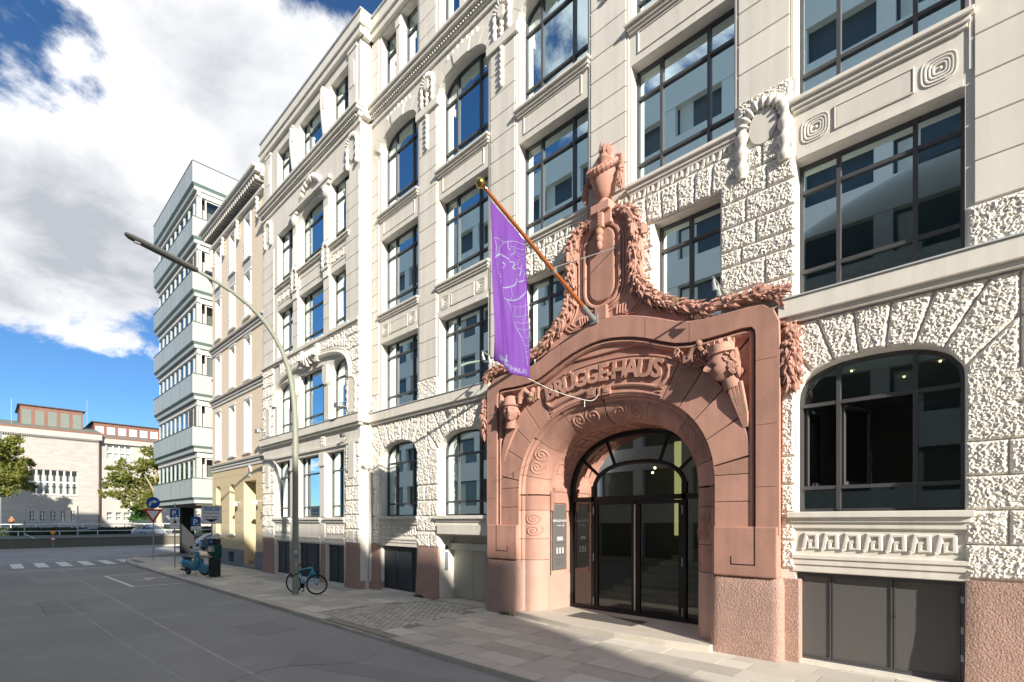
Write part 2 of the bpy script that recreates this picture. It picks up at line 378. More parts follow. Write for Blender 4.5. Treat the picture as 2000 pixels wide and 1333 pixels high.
# kerb stones
kerb = MB().add([(x, y+.28, -.03) for x, y in curve_k[:3]]+[(x, y+.02, -.03) for x, y in curve_k[:3]], [(0, 1, 4, 3), (1, 2, 5, 4)]).build('kerb', 'slab_joint', fix=False); tag(kerb, kind='structure')
kmesh = {}
def kerb_stone(ln, h):
    if (ln, h) not in kmesh:
        q = MB().box(0, ln-.008, 0, .29, -.16, h); kmesh[(ln, h)] = q.mesh('kerb_stone')
    return kmesh[(ln, h)]
x = 6.0
while x > -34.5:
    x -= 1.0
    h = -.035 if -13.0 < x < -9.6 else .006
    o = link('kerb_stone', kerb_stone(1.0, h), 'kerb', kerb, (x, KY, random.uniform(-.003, .003)))
    bv = o.modifiers.new('b', 'BEVEL'); bv.width = .018; bv.segments = 2
ck = curve_k[1:]
for i in range(len(ck)-6):
    a = Vector(ck[i]); b = Vector(ck[i+1]); d = (b-a); nn = Vector((-d.y, d.x)).normalized()*-.29 if False else Vector((d.y, -d.x)).normalized()*.29
    if (a+nn).y < a.y: nn = -nn
    MB().extr([(a.x, a.y, -.16), (b.x, b.y, -.16), (b.x+nn.x, b.y+nn.y, -.16), (a.x+nn.x, a.y+nn.y, -.16)], (0, 0, .167)).build('kerb_stone', 'kerb', kerb)
# paving slabs: the nearest ones singly, the others joined
smesh = {}
def slab_mesh(a, b):
    k = (round(a, 2), round(b, 2))
    if k not in smesh: smesh[k] = MB().box(0, a-.009, 0, b-.009, -.05, 0).mesh('paving_slab')
    return smesh[k]
slabs = []; row = 0; y = KY+.29
def drive(x, y):    # the crossing paved with small stones in front of the steel door
    t = (y+3.6)/3.4; return -13.0+.6*t < x < -9.7-.5*t
while y < .3:
    dep = .5; x = 6-(row % 2)*.37-(row % 3)*.12
    while x > -40:
        ln = random.choice((.5, .75, .75, 1.0)); x -= ln
        if drive(x+ln/2, y+dep/2): continue
        if x < -36 and y < -3.2: continue
        slabs.append((x, y, ln, dep))
    y += dep; row += 1
slabs.sort(key=lambda q: (q[0]+.5)**2+(q[1]+9.7)**2 if q[0] < 1 else 1e6+q[0])
rest = MB()
for i, (x, y, a, b) in enumerate(slabs):
    dz = random.uniform(-.004, .004)
    if i < 290: link('paving_slab', slab_mesh(a, b), 'slab', pavement, (x, y, dz))
    else: rest.box(x, x+a-.009, y, y+b-.009, -.05, dz)
tag(rest.build('paving_slabs', 'slab', pavement, fix=False), kind='stuff')
cob = MB(); y = KY+.29; row = 0
while y < -.2:
    x = -13.4-(row % 2)*.11
    while x < -9.2:
        if drive(x+.1, y+.06):
            z = random.uniform(-.004, .003); c = .035
            pts = [(x+.006, y+.055), (x+c, y+.004), (x+.20-c, y+.004), (x+.216, y+.055), (x+.20-c, y+.116), (x+c, y+.116)]
            cob.extr([(p[0], p[1], -.05) for p in pts], (0, 0, .05+z))
        x += .22
    y += .12; row += 1
tag(cob.build('small_pavers', 'cobble', pavement, fix=False), kind='stuff')
# road markings
def mark(name, poly, m='road_paint', z=RZ+.004): return flat(name, poly, z, m, None, road)
for i in range(9):
    y = -10.6+i*.98
    mark('crossing_stripe', [(-41.3, y), (-37.3+.10*i*0, y), (-37.3, y+.48), (-41.3, y+.48)])
for (a, b, wd) in [((-29.4, -5.85), (-23.9, -5.72), .12), ((-29.4, -5.9), (-29.3, -3.95), .11), ((-23.9, -5.8), (-23.7, -3.95), .11), ((-44.4, -14), (-44.2, -4.5), .12), ((-46.6, -16), (-46.2, 3), .12), ((-42.6, -10), (-42.4, -5), .14), ((-50.2, -20), (-50.0, -9), .12), ((-50.0, -6.5), (-50.2, -2), .12), ((-50.3, .5), (-50.6, 5), .12), ((-55.2, -20), (-55.0, -8), .12), ((-55, -4), (-55, 3), .12), ((-35.2, -8.9), (-35.0, -3.95), .14)]:
    a = Vector(a); b = Vector(b); d = (b-a).normalized(); q = Vector((-d.y, d.x))*wd/2
    mark('lane_line', [tuple(a+q), tuple(b+q), tuple(b-q), tuple(a-q)])
# the wheelchair sign painted in the bay
wc = MB()
c0 = Vector((-26.9, -4.9))
def arc2(c, r0, r1, a0, a1, k=12):
    for i in range(k):
        t0 = R(a0+(a1-a0)*i/k); t1 = R(a0+(a1-a0)*(i+1)/k)
        wc.add([(c[0]+r0*cos(t0), c[1]+r0*sin(t0), RZ+.004), (c[0]+r1*cos(t0), c[1]+r1*sin(t0), RZ+.004), (c[0]+r1*cos(t1), c[1]+r1*sin(t1), RZ+.004), (c[0]+r0*cos(t1), c[1]+r0*sin(t1), RZ+.004)], [(0, 1, 2, 3)])
arc2((c0.x, c0.y), .34, .44, -60, 200)
for p in ([(-26.95, -4.85), (-26.1, -4.85), (-26.1, -4.72), (-26.95, -4.72)], [(-26.95, -4.85), (-26.85, -4.85), (-26.85, -4.3), (-26.95, -4.3)], [(-26.2, -5.25), (-26.1, -5.25), (-26.1, -4.72), (-26.2, -4.72)]):
    wc.add([(a, b, RZ+.0045) for a, b in p], [(0, 1, 2, 3)])
arc2((-26.9, -4.12), 0, .12, 0, 360)
wc.build('wheelchair_symbol', 'road_paint', road, fix=False)
# tar seam lines, patched trench and gully
def seam(pts, wd, m='seam'):
    q = MB(); P = smooth_pts([(a, b, 0) for a, b in pts], 8)
    for i in range(len(P)-1):
        d = (P[i+1]-P[i]).normalized(); s_ = Vector((-d.y, d.x, 0)); w0 = wd*random.uniform(.6, 1.3)/2
        q.quad(*[tuple(Vector((0, 0, RZ+.003))+v) for v in (P[i]+s_*w0, P[i+1]+s_*w0, P[i+1]-s_*w0, P[i]-s_*w0)])
    return q.build('seam_line', m, road, fix=False)
seam([(-34.7, -7.0), (-28, -6.85), (-20, -6.78), (-14, -6.72), (-10, -6.66), (-7.6, -6.58), (0, -6.4)], .055)
seam([(-23.5, -8.05), (-16, -7.8), (-11, -7.6), (-8, -7.4), (-3, -7.2)], .022)
mat('asphalt_patch', (.265, .262, .26), .85, .1, 1, .7, 120, var2=.4, scale2=110)
flat('asphalt_patch', [(-9.0, -6.0), (-5.0, -4.6), (-5.2, -4.25), (-9.6, -5.5)], RZ+.003, 'asphalt_patch', None, road)
mat('tar', (.10, .10, .10), .7, .2, 8)
for poly in ([(-21.5, -8.6), (-18.4, -8.5), (-18.4, -7.6), (-21.5, -7.7)], [(-13.2, -5.6), (-11.6, -5.55), (-11.6, -4.7), (-13.2, -4.75)], [(-31.5, -9.4), (-27.2, -9.2), (-27.3, -8.2), (-31.5, -8.4)]): flat('asphalt_patch', poly, RZ+.0025, 'asphalt_patch', None, road)
for pts in ([(-21.5, -8.6), (-20, -8.52), (-18.4, -8.5), (-18.38, -8.0), (-18.4, -7.6)], [(-13.2, -4.75), (-12.4, -4.73), (-11.6, -4.7)], [(-9.2, -9.2), (-8.6, -7.6), (-8.9, -6.2), (-8.3, -5.2), (-8.5, -4.3)], [(-16, -9.5), (-15.2, -7.9), (-15.6, -6.0)]): seam(pts, .018, 'tar')
g = MB(); gx, gy = -5.5, -4.32
for i in range(9): g.box(gx+i*.055, gx+i*.055+.03, gy, gy+.34, RZ-.02, RZ+.006)
g.box(gx-.03, gx+.52, gy-.03, gy, RZ-.02, RZ+.007); g.box(gx-.03, gx+.52, gy+.34, gy+.37, RZ-.02, RZ+.007); g.box(gx-.03, gx, gy, gy+.34, RZ-.02, RZ+.007); g.box(gx+.49, gx+.52, gy, gy+.34, RZ-.02, RZ+.007)
tag(g.build('drain_grate', 'galv'), 'small iron drain grate in the road beside the kerb', 'drain')

# ------------------------------------------------------------------ the big office building
B = empty('office_building', (-6.24, 0, 0), 'tall cream stone office building with a red sandstone portal and rough blocks below', 'building')
XC = -6.24
BAY = {'A': -14.47, 'B': -11.18, 'C': -7.83, 'D': -4.515, 'E': -1.30, 'F': 2.0}
HW = 1.09; PIT = 1.68
RJ = random.Random(77)
def grid_rough(poly, y, proud, res, amp, inset=.008):
    """rock-faced stone: a clipped grid pushed out by noise; polygon convex in (x, z)"""
    cx_ = sum(p[0] for p in poly)/len(poly); cz_ = sum(p[1] for p in poly)/len(poly)
    ar = sum(poly[i][0]*poly[(i+1) % len(poly)][1]-poly[(i+1) % len(poly)][0]*poly[i][1] for i in range(len(poly)))
    if ar < 0: poly = poly[::-1]
    x0 = min(p[0] for p in poly); x1 = max(p[0] for p in poly); z0 = min(p[1] for p in poly); z1 = max(p[1] for p in poly)
    bm = bmesh.new(); nx = max(3, int((x1-x0)/res)); nz_ = max(3, int((z1-z0)/res))
    vg = [[bm.verts.new((x0+(x1-x0)*i/nx, y, z0+(z1-z0)*j/nz_)) for i in range(nx+1)] for j in range(nz_+1)]
    for j in range(nz_):
        for i in range(nx): bm.faces.new((vg[j][i], vg[j][i+1], vg[j+1][i+1], vg[j+1][i]))
    edges = []
    for i in range(len(poly)):
        a = Vector((poly[i][0], 0, poly[i][1])); b = Vector((poly[(i+1) % len(poly)][0], 0, poly[(i+1) % len(poly)][1]))
        if (b-a).length < 1e-4: continue
        nn = Vector(((b-a).z, 0, -(b-a).x)).normalized()      # outward
        p = a-nn*inset; edges.append((p, nn))
        bmesh.ops.bisect_plane(bm, geom=bm.verts[:]+bm.edges[:]+bm.faces[:], dist=1e-5, plane_co=p+Vector((0, y, 0)), plane_no=nn, clear_outer=True)
    be = [e for e in bm.edges if e.is_boundary]
    r = bmesh.ops.extrude_edge_only(bm, edges=be); back = [v for v in r['geom'] if isinstance(v, bmesh.types.BMVert)]; bs = set(back)
    for v in bm.verts:
        if v in bs: v.co.y = y+.02; continue
        d = min((p-Vector((v.co.x, 0, v.co.z))).dot(nn) for p, nn in edges); fall = min(1, max(0, d)/.035)
        q = Vector((v.co.x, 0, v.co.z))
        h = noise.noise(q*15+Vector((0, 3, 0)))*.55+noise.noise(q*34+Vector((2, 3, 5)))*.5+RJ.uniform(-.75, .75)+noise.noise(q*6+Vector((5, 0, 0)))*.25
        v.co.y = y-proud*(.35+.65*fall)-amp*h*(.25+.75*fall)
        v.co.x += RJ.uniform(-.3, .3)*res*fall; v.co.z += RJ.uniform(-.3, .3)*res*fall
    me = bpy.data.meshes.new('stone_block')
    bmesh.ops.recalc_face_normals(bm, faces=bm.faces); bmesh.ops.triangulate(bm, faces=bm.faces); bm.to_mesh(me); bm.free(); return me
def rough(parent, poly, y=0.0, m='rough_stone', amp=.021, name='stone_block', proud=.055):
    d = math.hypot(sum(p[0] for p in poly)/len(poly), 9.7)
    res = .021 if d < 10.6 else .024 if d < 11.6 else (.03 if d < 15 else .045)
    me = grid_rough(poly, y, proud, res, amp); me.transform(Matrix.Translation(-WL[parent.name])); return link(name, me, m, parent)
def rect(x0, x1, z0, z1): return [(x0, z0), (x1, z0), (x1, z1), (x0, z1)]
def courses(parent, x0, x1, z0, z1, h, y=0.0, seed=0):
    rr = random.Random(seed); n = max(1, round((z1-z0)/h)); hh = (z1-z0)/n
    for i in range(n):
        a = z0+i*hh; b = a+hh
        if x1-x0 < .62: rough(parent, rect(x0, x1, a, b), y); continue
        if x1-x0 < 1.0 and i % 2 == 0: rough(parent, rect(x0, x1, a, b), y); continue
        c = x0+(x1-x0)*(rr.choice((.35, .4)) if i % 2 else rr.choice((.6, .66)))
        rough(parent, rect(x0, c, a, b), y); rough(parent, rect(c, x1, a, b), y)
def wall_col(mb, x0, x1, zb, zt, rows, y, dep):
    cur = zb
    def q(a, b, c, d):
        if b-a > 1e-4 and d-c > 1e-4: mb.quad((a, y, c), (b, y, c), (b, y, d), (a, y, d))
    for z0, z1, ops in rows:
        q(x0, x1, cur, z0); c = x0
        for op in ops:
            xa, xb, rise = op[:3]; q(c, xa, z0, z1); c = xb; P = arch_pts(xa, xb, z1, rise)
            if len(op) > 3: continue
            for i in range(len(P)-1):
                mb.quad((P[i][0], y, P[i][1]), (P[i+1][0], y, P[i+1][1]), (P[i+1][0], y, z1), (P[i][0], y, z1)) if rise else None
                mb.quad((P[i][0], y, P[i][1]), (P[i+1][0], y, P[i+1][1]), (P[i+1][0], y+dep, P[i+1][1]), (P[i][0], y+dep, P[i][1]))
            mb.quad((xa, y, z0), (xa, y, z1-rise), (xa, y+dep, z1-rise), (xa, y+dep, z0)); mb.quad((xb, y, z0), (xb, y, z1-rise), (xb, y+dep, z1-rise), (xb, y+dep, z0))
            mb.quad((xa, y, z0), (xb, y, z0), (xb, y+dep, z0), (xa, y+dep, z0))
        q(c, x1, z0, z1); cur = z1
    q(x0, x1, cur, zt)
def bars_frame(mb, P, y0, y1, wd):                # frame along an open/closed outline (x, z), inset wd
    n = len(P); cx_ = sum(p[0] for p in P)/n; cz_ = sum(p[1] for p in P)/n; ins = []
    for i in range(n):
        a = Vector(P[i-1]); b = Vector(P[i]); c = Vector(P[(i+1) % n]); d1 = (b-a).normalized(); d2 = (c-b).normalized()
        n1 = Vector((-d1.y, d1.x)); n2 = Vector((-d2.y, d2.x)); nn = (n1+n2); nn = nn/max(.4, nn.dot(n1)) if nn.length > 1e-6 else n1
        if nn.dot(Vector((cx_, cz_))-b) < 0: nn = -nn
        ins.append(b+nn*wd)
    for i in range(n):
        j = (i+1) % n; a, b, c, d = P[i], P[j], ins[j], ins[i]
        mb.add([(a[0], y0, a[1]), (b[0], y0, b[1]), (c[0], y0, c[1]), (d[0], y0, d[1]), (a[0], y1, a[1]), (b[0], y1, b[1]), (c[0], y1, c[1]), (d[0], y1, d[1])],
               [(0, 1, 2, 3), (2, 3, 7, 6), (4, 5, 6, 7), (0, 1, 5, 4)])
def window(parent, xa, xb, z0, z1, rise=0.0, y=.28, cols=(.27, .735), rows=(), fw=.055, glass='glass', skip=(), name='window', fm='frame', tilt=.004, bw=.03):
    P = [(xa, z0)]+arch_pts(xa, xb, z1, rise)+[(xb, z0)]
    mb = MB(); bars_frame(mb, P, y-.03, y+.05, fw); W = mb.build(name, fm, parent)
    X = [xa]+[xa+(xb-xa)*c for c in cols]+[xb]; Z = [z0]+list(rows)+[z1]
    for xc_ in X[1:-1]:
        zt = arch_z(xc_, xa, xb, z1, rise); bx('glazing_bar', fm, W, xc_-bw, xc_+bw, y-.045, y+.045, z0+.02, zt-.02)
    for zc in Z[1:-1]: bx('glazing_bar', fm, W, xa+.02, xb-.02, y-.038, y+.04, zc-bw, zc+bw)
    for i in range(len(X)-1):
        for j in range(len(Z)-1):
            if (i, j) in skip: continue
            a, b = X[i]+.012, X[i+1]-.012; c = Z[j]+.012
            if j < len(Z)-2 or not rise: top = [(a, Z[j+1]-.012), (b, Z[j+1]-.012)]
            else: top = [(a+(b-a)*t/8, arch_z(a+(b-a)*t/8, xa, xb, z1, rise)-.012) for t in range(9)]
            poly = [(a, c)]+top+[(b, c)]
            ta, tb = random.uniform(-tilt, tilt), random.uniform(-tilt, tilt); mx_, mz_ = (a+b)/2, (c+top[0][1])/2
            MB().add([(px_, y+.01+(px_-mx_)*ta+(pz_-mz_)*tb, pz_) for px_, pz_ in poly], [tuple(range(len(poly)))]).build('pane', glass, W, fix=False)
    return W

def curtain(W, x0, x1, z0, z1, y):
    q = MB(); n = max(8, int((x1-x0)/.04)); top = [(x0+(x1-x0)*i/n, y+.03*sin(i*1.9)+.012*sin(i*.7), z1) for i in range(n+1)]; bot = [(a+.02*sin(i*.6), b, z0) for i, (a, b, c) in enumerate(top)]
    q.loft([bot, top], closed=False, cap=False); return q.build('curtain', 'curtain', W, True, fix=False)
# --- main wall with its openings
mb = MB()
G = (2.60, 5.15); G_R = .62
def fl(xc, hw=HW): return [(xc-hw, xc+hw, 0)]
for k, xc in BAY.items():
    x0 = xc-PIT; x1 = xc+PIT
    if k == 'A': x0 = -16.2
    if k == 'F': x1 = 5.2
    nxt = {'A': 'B', 'B': 'C', 'C': 'D', 'D': 'E', 'E': 'F'}.get(k)
    if nxt: x1 = (xc+BAY[nxt])/2
    prv = {v: u for u, v in {'A': 'B', 'B': 'C', 'C': 'D', 'D': 'E', 'E': 'F'}.items()}.get(k)
    if prv: x0 = (xc+BAY[prv])/2
    rows = []
    if k in 'AEF': rows += [(.06, 1.57, fl(xc)), (G[0], G[1], [(xc-HW, xc+HW, G_R)])]
    if k == 'B': rows += [(.0, 2.02, [(-12.25, -10.1, 0)]), (G[0], G[1], [(xc-HW, xc+HW, G_R)])]
    if k in 'CD':
        c1 = -4.37 if k == 'D' else -8.07
        rows += [(0, 5.0, [((-8.6 if k == 'C' else x0), (x1 if k == 'C' else -3.88), 0, k)]), (6.0, 8.70, [(c1-.69, c1+.69, 0)])]
    else: rows += [(6.36, 8.70, fl(xc))]
    rows += [(9.72, 12.35, fl(xc)), (13.22, 16.05, [(xc-HW, xc+HW, .58)]), (17.45, 19.62, [(xc-HW, xc-.13, 0), (xc+.13, xc+HW, 0)])]
    wall_col(mb, x0, x1, 0, 20.5, rows, 0, .34)
mb.quad((-16.2, .34, 20.5), (5.2, .34, 20.5), (5.2, 0, 20.5), (-16.2, 0, 20.5))
mb.quad((5.2, 0, 0), (5.2, 12, 0), (5.2, 12, 20.5), (5.2, 0, 20.5))
wall = mb.build('wall', 'paint', B, fix=False)
# floors and back of the rooms
rm = MB()
for z in (1.75, 5.6, 9.2, 12.75, 16.8, 20.45): rm.box(-25.0, -8.85 if z < 2 else 5.1, .40, 9, z-.2, z)
rm.build('floor_slab', 'room_ceiling', B)
rm2 = MB(); rm2.box(-25.0, 5.15, 6.2, 6.3, 0, 20.4); rm2.box(-25.0, -24.9, .4, 6.2, 0, 20.4)
for x in (-16.2, -9.6, -2.9): rm2.box(x-.06, x+.06, .42, 6.2, 1.8, 20.3)
rm2.box(-3.0, -2.9, .5, 6.2, 0, 5.5)
rm2.build('partition_wall', 'room', B)
bx('roof', 'roof_dark', B, -25, 5.1, .35, 12, 20.46, 20.6)

def gate3(parent, xa, xb, z0, z1, y, m, splits, hinges=True, fm='frame'):
    mb = MB(); bars_frame(mb, [(xa, z0), (xa, z1), (xb, z1), (xb, z0)], y-.03, y+.03, .05); Gt = mb.build('cellar_gate', fm, parent)
    X = [xa+.05]+[xa+(xb-xa)*s for s in splits]+[xb-.05]
    for i in range(len(X)-1):
        leaf = bx('gate_leaf', m, Gt, X[i]+.012, X[i+1]-.012, y-.012, y+.01, z0+.05, z1-.05)
        fr = MB(); bars_frame(fr, [(X[i]+.006, z0+.045), (X[i]+.006, z1-.045), (X[i+1]-.006, z1-.045), (X[i+1]-.006, z0+.045)], y-.03, y+.012, .028); fr.build('leaf_frame', fm, Gt)
    if hinges:
        for zz in (.25, .52, .82):
            for xx in (xa+.02, xb-.05): bx('hinge', 'galv', Gt, xx, xx+.035, y-.05, y-.028, z0+(z1-z0)*zz-.05, z0+(z1-z0)*zz+.05)
    bx('gate_back', 'black', Gt, xa, xb, y+.10, y+.14, z0, z1)
    return Gt
# perforated sheet for the nearest gate
def perforated():
    m = bpy.data.materials.new('perforated'); m.use_nodes = True; t = m.node_tree; n = t.nodes; l = t.links; b = n['Principled BSDF']
    g = n.new('ShaderNodeNewGeometry'); mp = n.new('ShaderNodeMapping'); mp.inputs['Scale'].default_value = (55, 55, 55); l.new(g.outputs['Position'], mp.inputs[0])
    s = n.new('ShaderNodeSeparateXYZ'); l.new(mp.outputs[0], s.inputs[0])
    a = mth(t, 'SINE', mth(t, 'MULTIPLY', mth(t, 'ADD', s.outputs[0], s.outputs[2]), PI)); c = mth(t, 'SINE', mth(t, 'MULTIPLY', mth(t, 'SUBTRACT', s.outputs[0], s.outputs[2]), PI))
    hole = mth(t, 'GREATER_THAN', mth(t, 'MULTIPLY', a, c), .52)
    b.inputs['Base Color'].default_value = (.125, .122, .118, 1); b.inputs['Roughness'].default_value = .55
    tr = n.new('ShaderNodeBsdfTransparent'); mx = n.new('ShaderNodeMixShader'); l.new(hole, mx.inputs[0]); l.new(b.outputs[0], mx.inputs[1]); l.new(tr.outputs[0], mx.inputs[2]); l.new(mx.outputs[0], n['Material Output'].inputs[0])
    MATS['perforated'] = m
perforated()

# --- ornaments
def meander_mesh(wd, ht):                          # one scroll of the frieze
    def ring(pts, r): return MB().tube(pts, r, 6)
    q = MB(); s = wd
    path = [(-.42*s, 0, -.42*ht), (-.30*s, 0, -.40*ht), (-.22*s, 0, .05*ht), (-.18*s, 0, .38*ht), (.36*s, 0, .38*ht), (.38*s, 0, -.36*ht), (.0, 0, -.36*ht), (.02*s, 0, .02*ht), (.16*s, 0, .02*ht)]
    q.tube(path, .062*ht*2.1, 6, flat=.9)
    q.v = [(a, b*.8, c) for a, b, c in q.v]; return q.mesh('meander', True, ang=50)
MEAN = meander_mesh(.28, .30)
def rosette_mesh(s):
    q = MB()
    for k, f in enumerate((1.0, .78, .56, .36)):
        pts = [(s/2*f*(abs(cos(a))**.55)*math.copysign(1, cos(a))+(.05*s*(1-f)), 0, s/2*f*(abs(sin(a))**.55)*math.copysign(1, sin(a))) for a in [2*PI*i/20 for i in range(20)]]
        q.tube(pts, .045*s if k else .03*s, 5, closed=True)
    q.ball((.05*s, 0, 0), .07*s, 8, 5); q.v = [(a, b*.7, c) for a, b, c in q.v]; return q.mesh('rosette', True, ang=60)
ROS = rosette_mesh(.40)
def at_mesh(name, me, m, parent, X, Y, Z): return link(name, me, m, parent, tuple(Vector((X, Y, Z))-WL[parent.name]))
def pendant(mb, x, y, z0, z1, wd=.13):             # string of husks
    z = z1; k = 0
    while z > z0:
        h = wd*1.05; mb.lathe([(wd*.12, 0), (wd*.5, -.25*h), (wd*.46, -.7*h), (wd*.25, -h)], (x, y, z), 7); z -= h
    return mb
def band_wreath(mb, xc, zc, a, b, y, r, leg, segs=13):  # ribbed garland bent over an oval, with two hanging legs
    pts = [(xc-a, y, zc-leg)]+[(xc-a, y, zc-leg*(1-i/4)) for i in range(1, 4)]+[(xc-a*cos(t), y, zc+b*sin(t)) for t in [PI*i/12 for i in range(13)]]+[(xc+a, y, zc-leg*i/4) for i in range(1, 5)]
    P = smooth_pts(pts, 3); rs = [r*(1.0+.22*(1 if (i//2) % 2 else -1)) for i in range(len(P))]
    mb.tube(P, rs, 8, flat=.8); return mb
def disc(mb, xc, zc, a, b, y0, y1, k=22): return mb.prism([(xc+a*cos(2*PI*i/k), zc+b*sin(2*PI*i/k)) for i in range(k)], y0, y1)
def bead_row(x0, x1, y, z, r, step):
    q = MB(); x = x0
    while x < x1: q.ball((x, y, z), (step*.36, r, r), 6, 4); x += step
    return q

# --- ground-floor piers, arches, sills
piers = [('0A', -16.2, -15.56), ('AB', -13.38, -12.27), ('EF', -.21, .91), ('F', 3.09, 5.2)]
for nm, a, b in piers + [('BP', -10.09, -9.86), ('PE', -2.62, -2.39)]:
    courses(B, a, b, 1.62 if nm != 'BP' else 2.62, 4.55, .48, 0, hash(nm) % 97 if False else len(nm)*7+int(abs(a)*10))
for k in 'ABEF':
    xc = BAY[k]; xl = xc-HW; xr = xc+HW
    x0 = {'A': -16.2, 'B': (BAY['A']+BAY['B'])/2, 'E': -2.62, 'F': (BAY['E']+BAY['F'])/2}[k]; x1 = {'A': (BAY['A']+BAY['B'])/2, 'B': -9.86, 'E': (BAY['E']+BAY['F'])/2, 'F': 5.2}[k]
    if k == 'F': x1 = xc+PIT
    zt = 5.86; O = (xc, 3.5)
    angs = [-80, -60, -43, -30, -18, -6, 6, 18, 30, 43, 60, 80]
    def ray(a):
        d = (sin(R(a)), cos(R(a))); lo = 0; hi = 3
        for _ in range(40):            # arch crossing
            m_ = (lo+hi)/2; X_ = O[0]+d[0]*m_; Z_ = O[1]+d[1]*m_
            if abs(X_-xc) < HW and Z_ < arch_z(X_, xl, xr, G[1], G_R): lo = m_
            else: hi = m_
        pin = (O[0]+d[0]*hi, O[1]+d[1]*hi)
        t = 99
        if d[1] > 1e-6: t = min(t, (zt-O[1])/d[1])
        if d[0] > 1e-6: t = min(t, (x1-O[0])/d[0])
        if d[0] < -1e-6: t = min(t, (x0-O[0])/d[0])
        return pin, (O[0]+d[0]*t, O[1]+d[1]*t)
    rays = [ray(a) for a in angs]
    for i in range(len(rays)-1):
        (pa, qa), (pb, qb) = rays[i], rays[i+1]
        poly = [pa, qa]
        if abs(qa[0]-x0) < 1e-4 and abs(qb[1]-zt) < 1e-4: poly.append((x0, zt))
        if abs(qa[1]-zt) < 1e-4 and abs(qb[0]-x1) < 1e-4: poly.append((x1, zt))
        poly += [qb, pb]
        if max(p[0] for p in poly)-min(p[0] for p in poly) > .06: rough(B, poly)
    # the springer stones that square the cell off
    for sgn, (p, q), xe, xw in ((-1, rays[0], x0, xl), (1, rays[-1], x1, xr)):
        zq = q[1]
        poly = [(xw, 4.55), (xe, 4.55), (xe, max(4.57, zq)), p]
        if abs(xe-xw) > .1 and zq > 4.6: rough(B, poly)
    # sill mouldings below the window
    sl = MB(); a, b = xl-.05, xr+.05
    sl.box(a-.06, b+.06, -.15, .26, 2.50, 2.60); sl.box(a-.02, b+.02, -.09, .02, 2.42, 2.498); sl.box(a, b, -.05, .02, 2.32, 2.418)
    sl.build('window_sill', 'paint', B, bevel=.012)
    if k != 'B':
        s2 = MB(); s2.box(a, b, -.07, .02, 1.80, 1.87); s2.box(a, b, -.045, .02, 1.70, 1.797); s2.box(a, b, -.02, .02, 1.575, 1.697); s2.build('base_moulding', 'paint', B, bevel=.01)
        for i in range(7): at_mesh('meander', MEAN, 'paint', B, xc+(i-3)*.292, -.012, 2.10)
# gates below
gate3(B, BAY['E']-HW, BAY['E']+HW, .06, 1.565, .16, 'perforated', (.235, .615))
gate3(B, BAY['F']-HW, BAY['F']+HW, .06, 1.565, .16, 'perforated', (.235, .615))
gate3(B, BAY['A']-HW, BAY['A']+HW, .10, 1.56, .16, 'dark_gate', (.36, .78), False, 'dark_gate')
for xx in (-1.02,): MB().lathe([(.012, -.02), (.012, 0), (.006, .001)], (xx, .13, .95), 8, 'Y').build('gate_knob', 'brass', B, True)
# granite plinths
def plinth(a, b, z1=1.60, y=-.07, yb=.18, m='granite', bat=.05):
    mb = MB(); nx = max(3, int((b-a)/.09)); nz_ = 16
    V = {}
    o = []
    rows = []
    for j in range(nz_+1):
        z = -.02+(z1+.02)*j/nz_; t = max(0, 1-z/z1); ring = []
        yy = y-bat*t*t
        ring.append((a-bat*.6*t*t, yb, z))
        for i in range(nx+1):
            x = a+(b-a)*i/nx+(-bat*.6*t*t if i == 0 else (bat*.6*t*t if i == nx else 0)); q = Vector((x, 0, z))
            edge = .04 if i in (0, nx) else 0
            ring.append((x, yy+edge*.5-.008*noise.noise(q*22)-.006*noise.noise(q*45), z))
        ring.append((b+bat*.6*t*t, yb, z)); rows.append(ring)
    mb.loft(rows, cap=True, closed=True); return mb.build('plinth', m, B, True, ang=60)
for nm, a, b in piers[1:]: plinth(a+.02, b-.02)
plinth(-16.18, -15.58)
# main string course and its metal cover
def string(x0, x1, y=0.0):
    s = MB(); s.box(x0, x1, y-.20, y+.02, 5.96, 6.26); s.box(x0, x1, y-.13, y+.02, 5.87, 5.958); s.build('string_course', 'paint', B, bevel=.01)
    bx('cover_strip', 'light_grey', B, x0, x1, y-.225, y+.02, 6.262, 6.285)
string(-16.2, -9.86); string(-2.62, 5.2)
# steel door next to the portal
jm = MB(); jm.quad((-12.25, .342, 0), (-12.25, .342, 2.02), (-12.25, .62, 2.02), (-12.25, .62, 0)); jm.quad((-12.25, .342, 2.02), (-10.1, .342, 2.02), (-10.1, .62, 2.02), (-12.25, .62, 2.02)); jm.quad((-10.1, .342, 0), (-10.1, .342, 2.02), (-10.1, .62, 2.02), (-10.1, .62, 0)); jm.build('door_reveal', 'paint', B, fix=False)
sl = MB(); sl.box(-12.27, -9.95, -.10, .02, 2.04, 2.33); sl.box(-12.30, -9.9, -.06, .02, 2.005, 2.038); sl.build('lintel', 'paint', B, bevel=.01)
sdr = bx('steel_door', 'steel_door', B, -12.24, -10.11, .55, .60, .02, 2.0)
bx('door_leaf', 'steel_door', sdr, -12.15, -11.3, .535, .549, .05, 1.97); bx('door_leaf', 'steel_door', sdr, -11.285, -10.2, .535, .549, .05, 1.97)
dp = bx('door_station', 'galv', B, -12.249, -12.23, .20, .32, .90, 1.48); MB().lathe([(.07, -.012), (.07, .0)], (-12.24, .26, 1.60), 16, 'X').build('door_light', 'black', B)
nb = bx('notice_sign', 'sign_white', B, -10.42, -10.14, .515, .53, 1.50, 1.78); fr = MB(); bars_frame(fr, [(-10.43, 1.49), (-10.43, 1.79), (-10.13, 1.79), (-10.13, 1.49)], .505, .52, .015); fr.build('sign_border', 'red', nb)
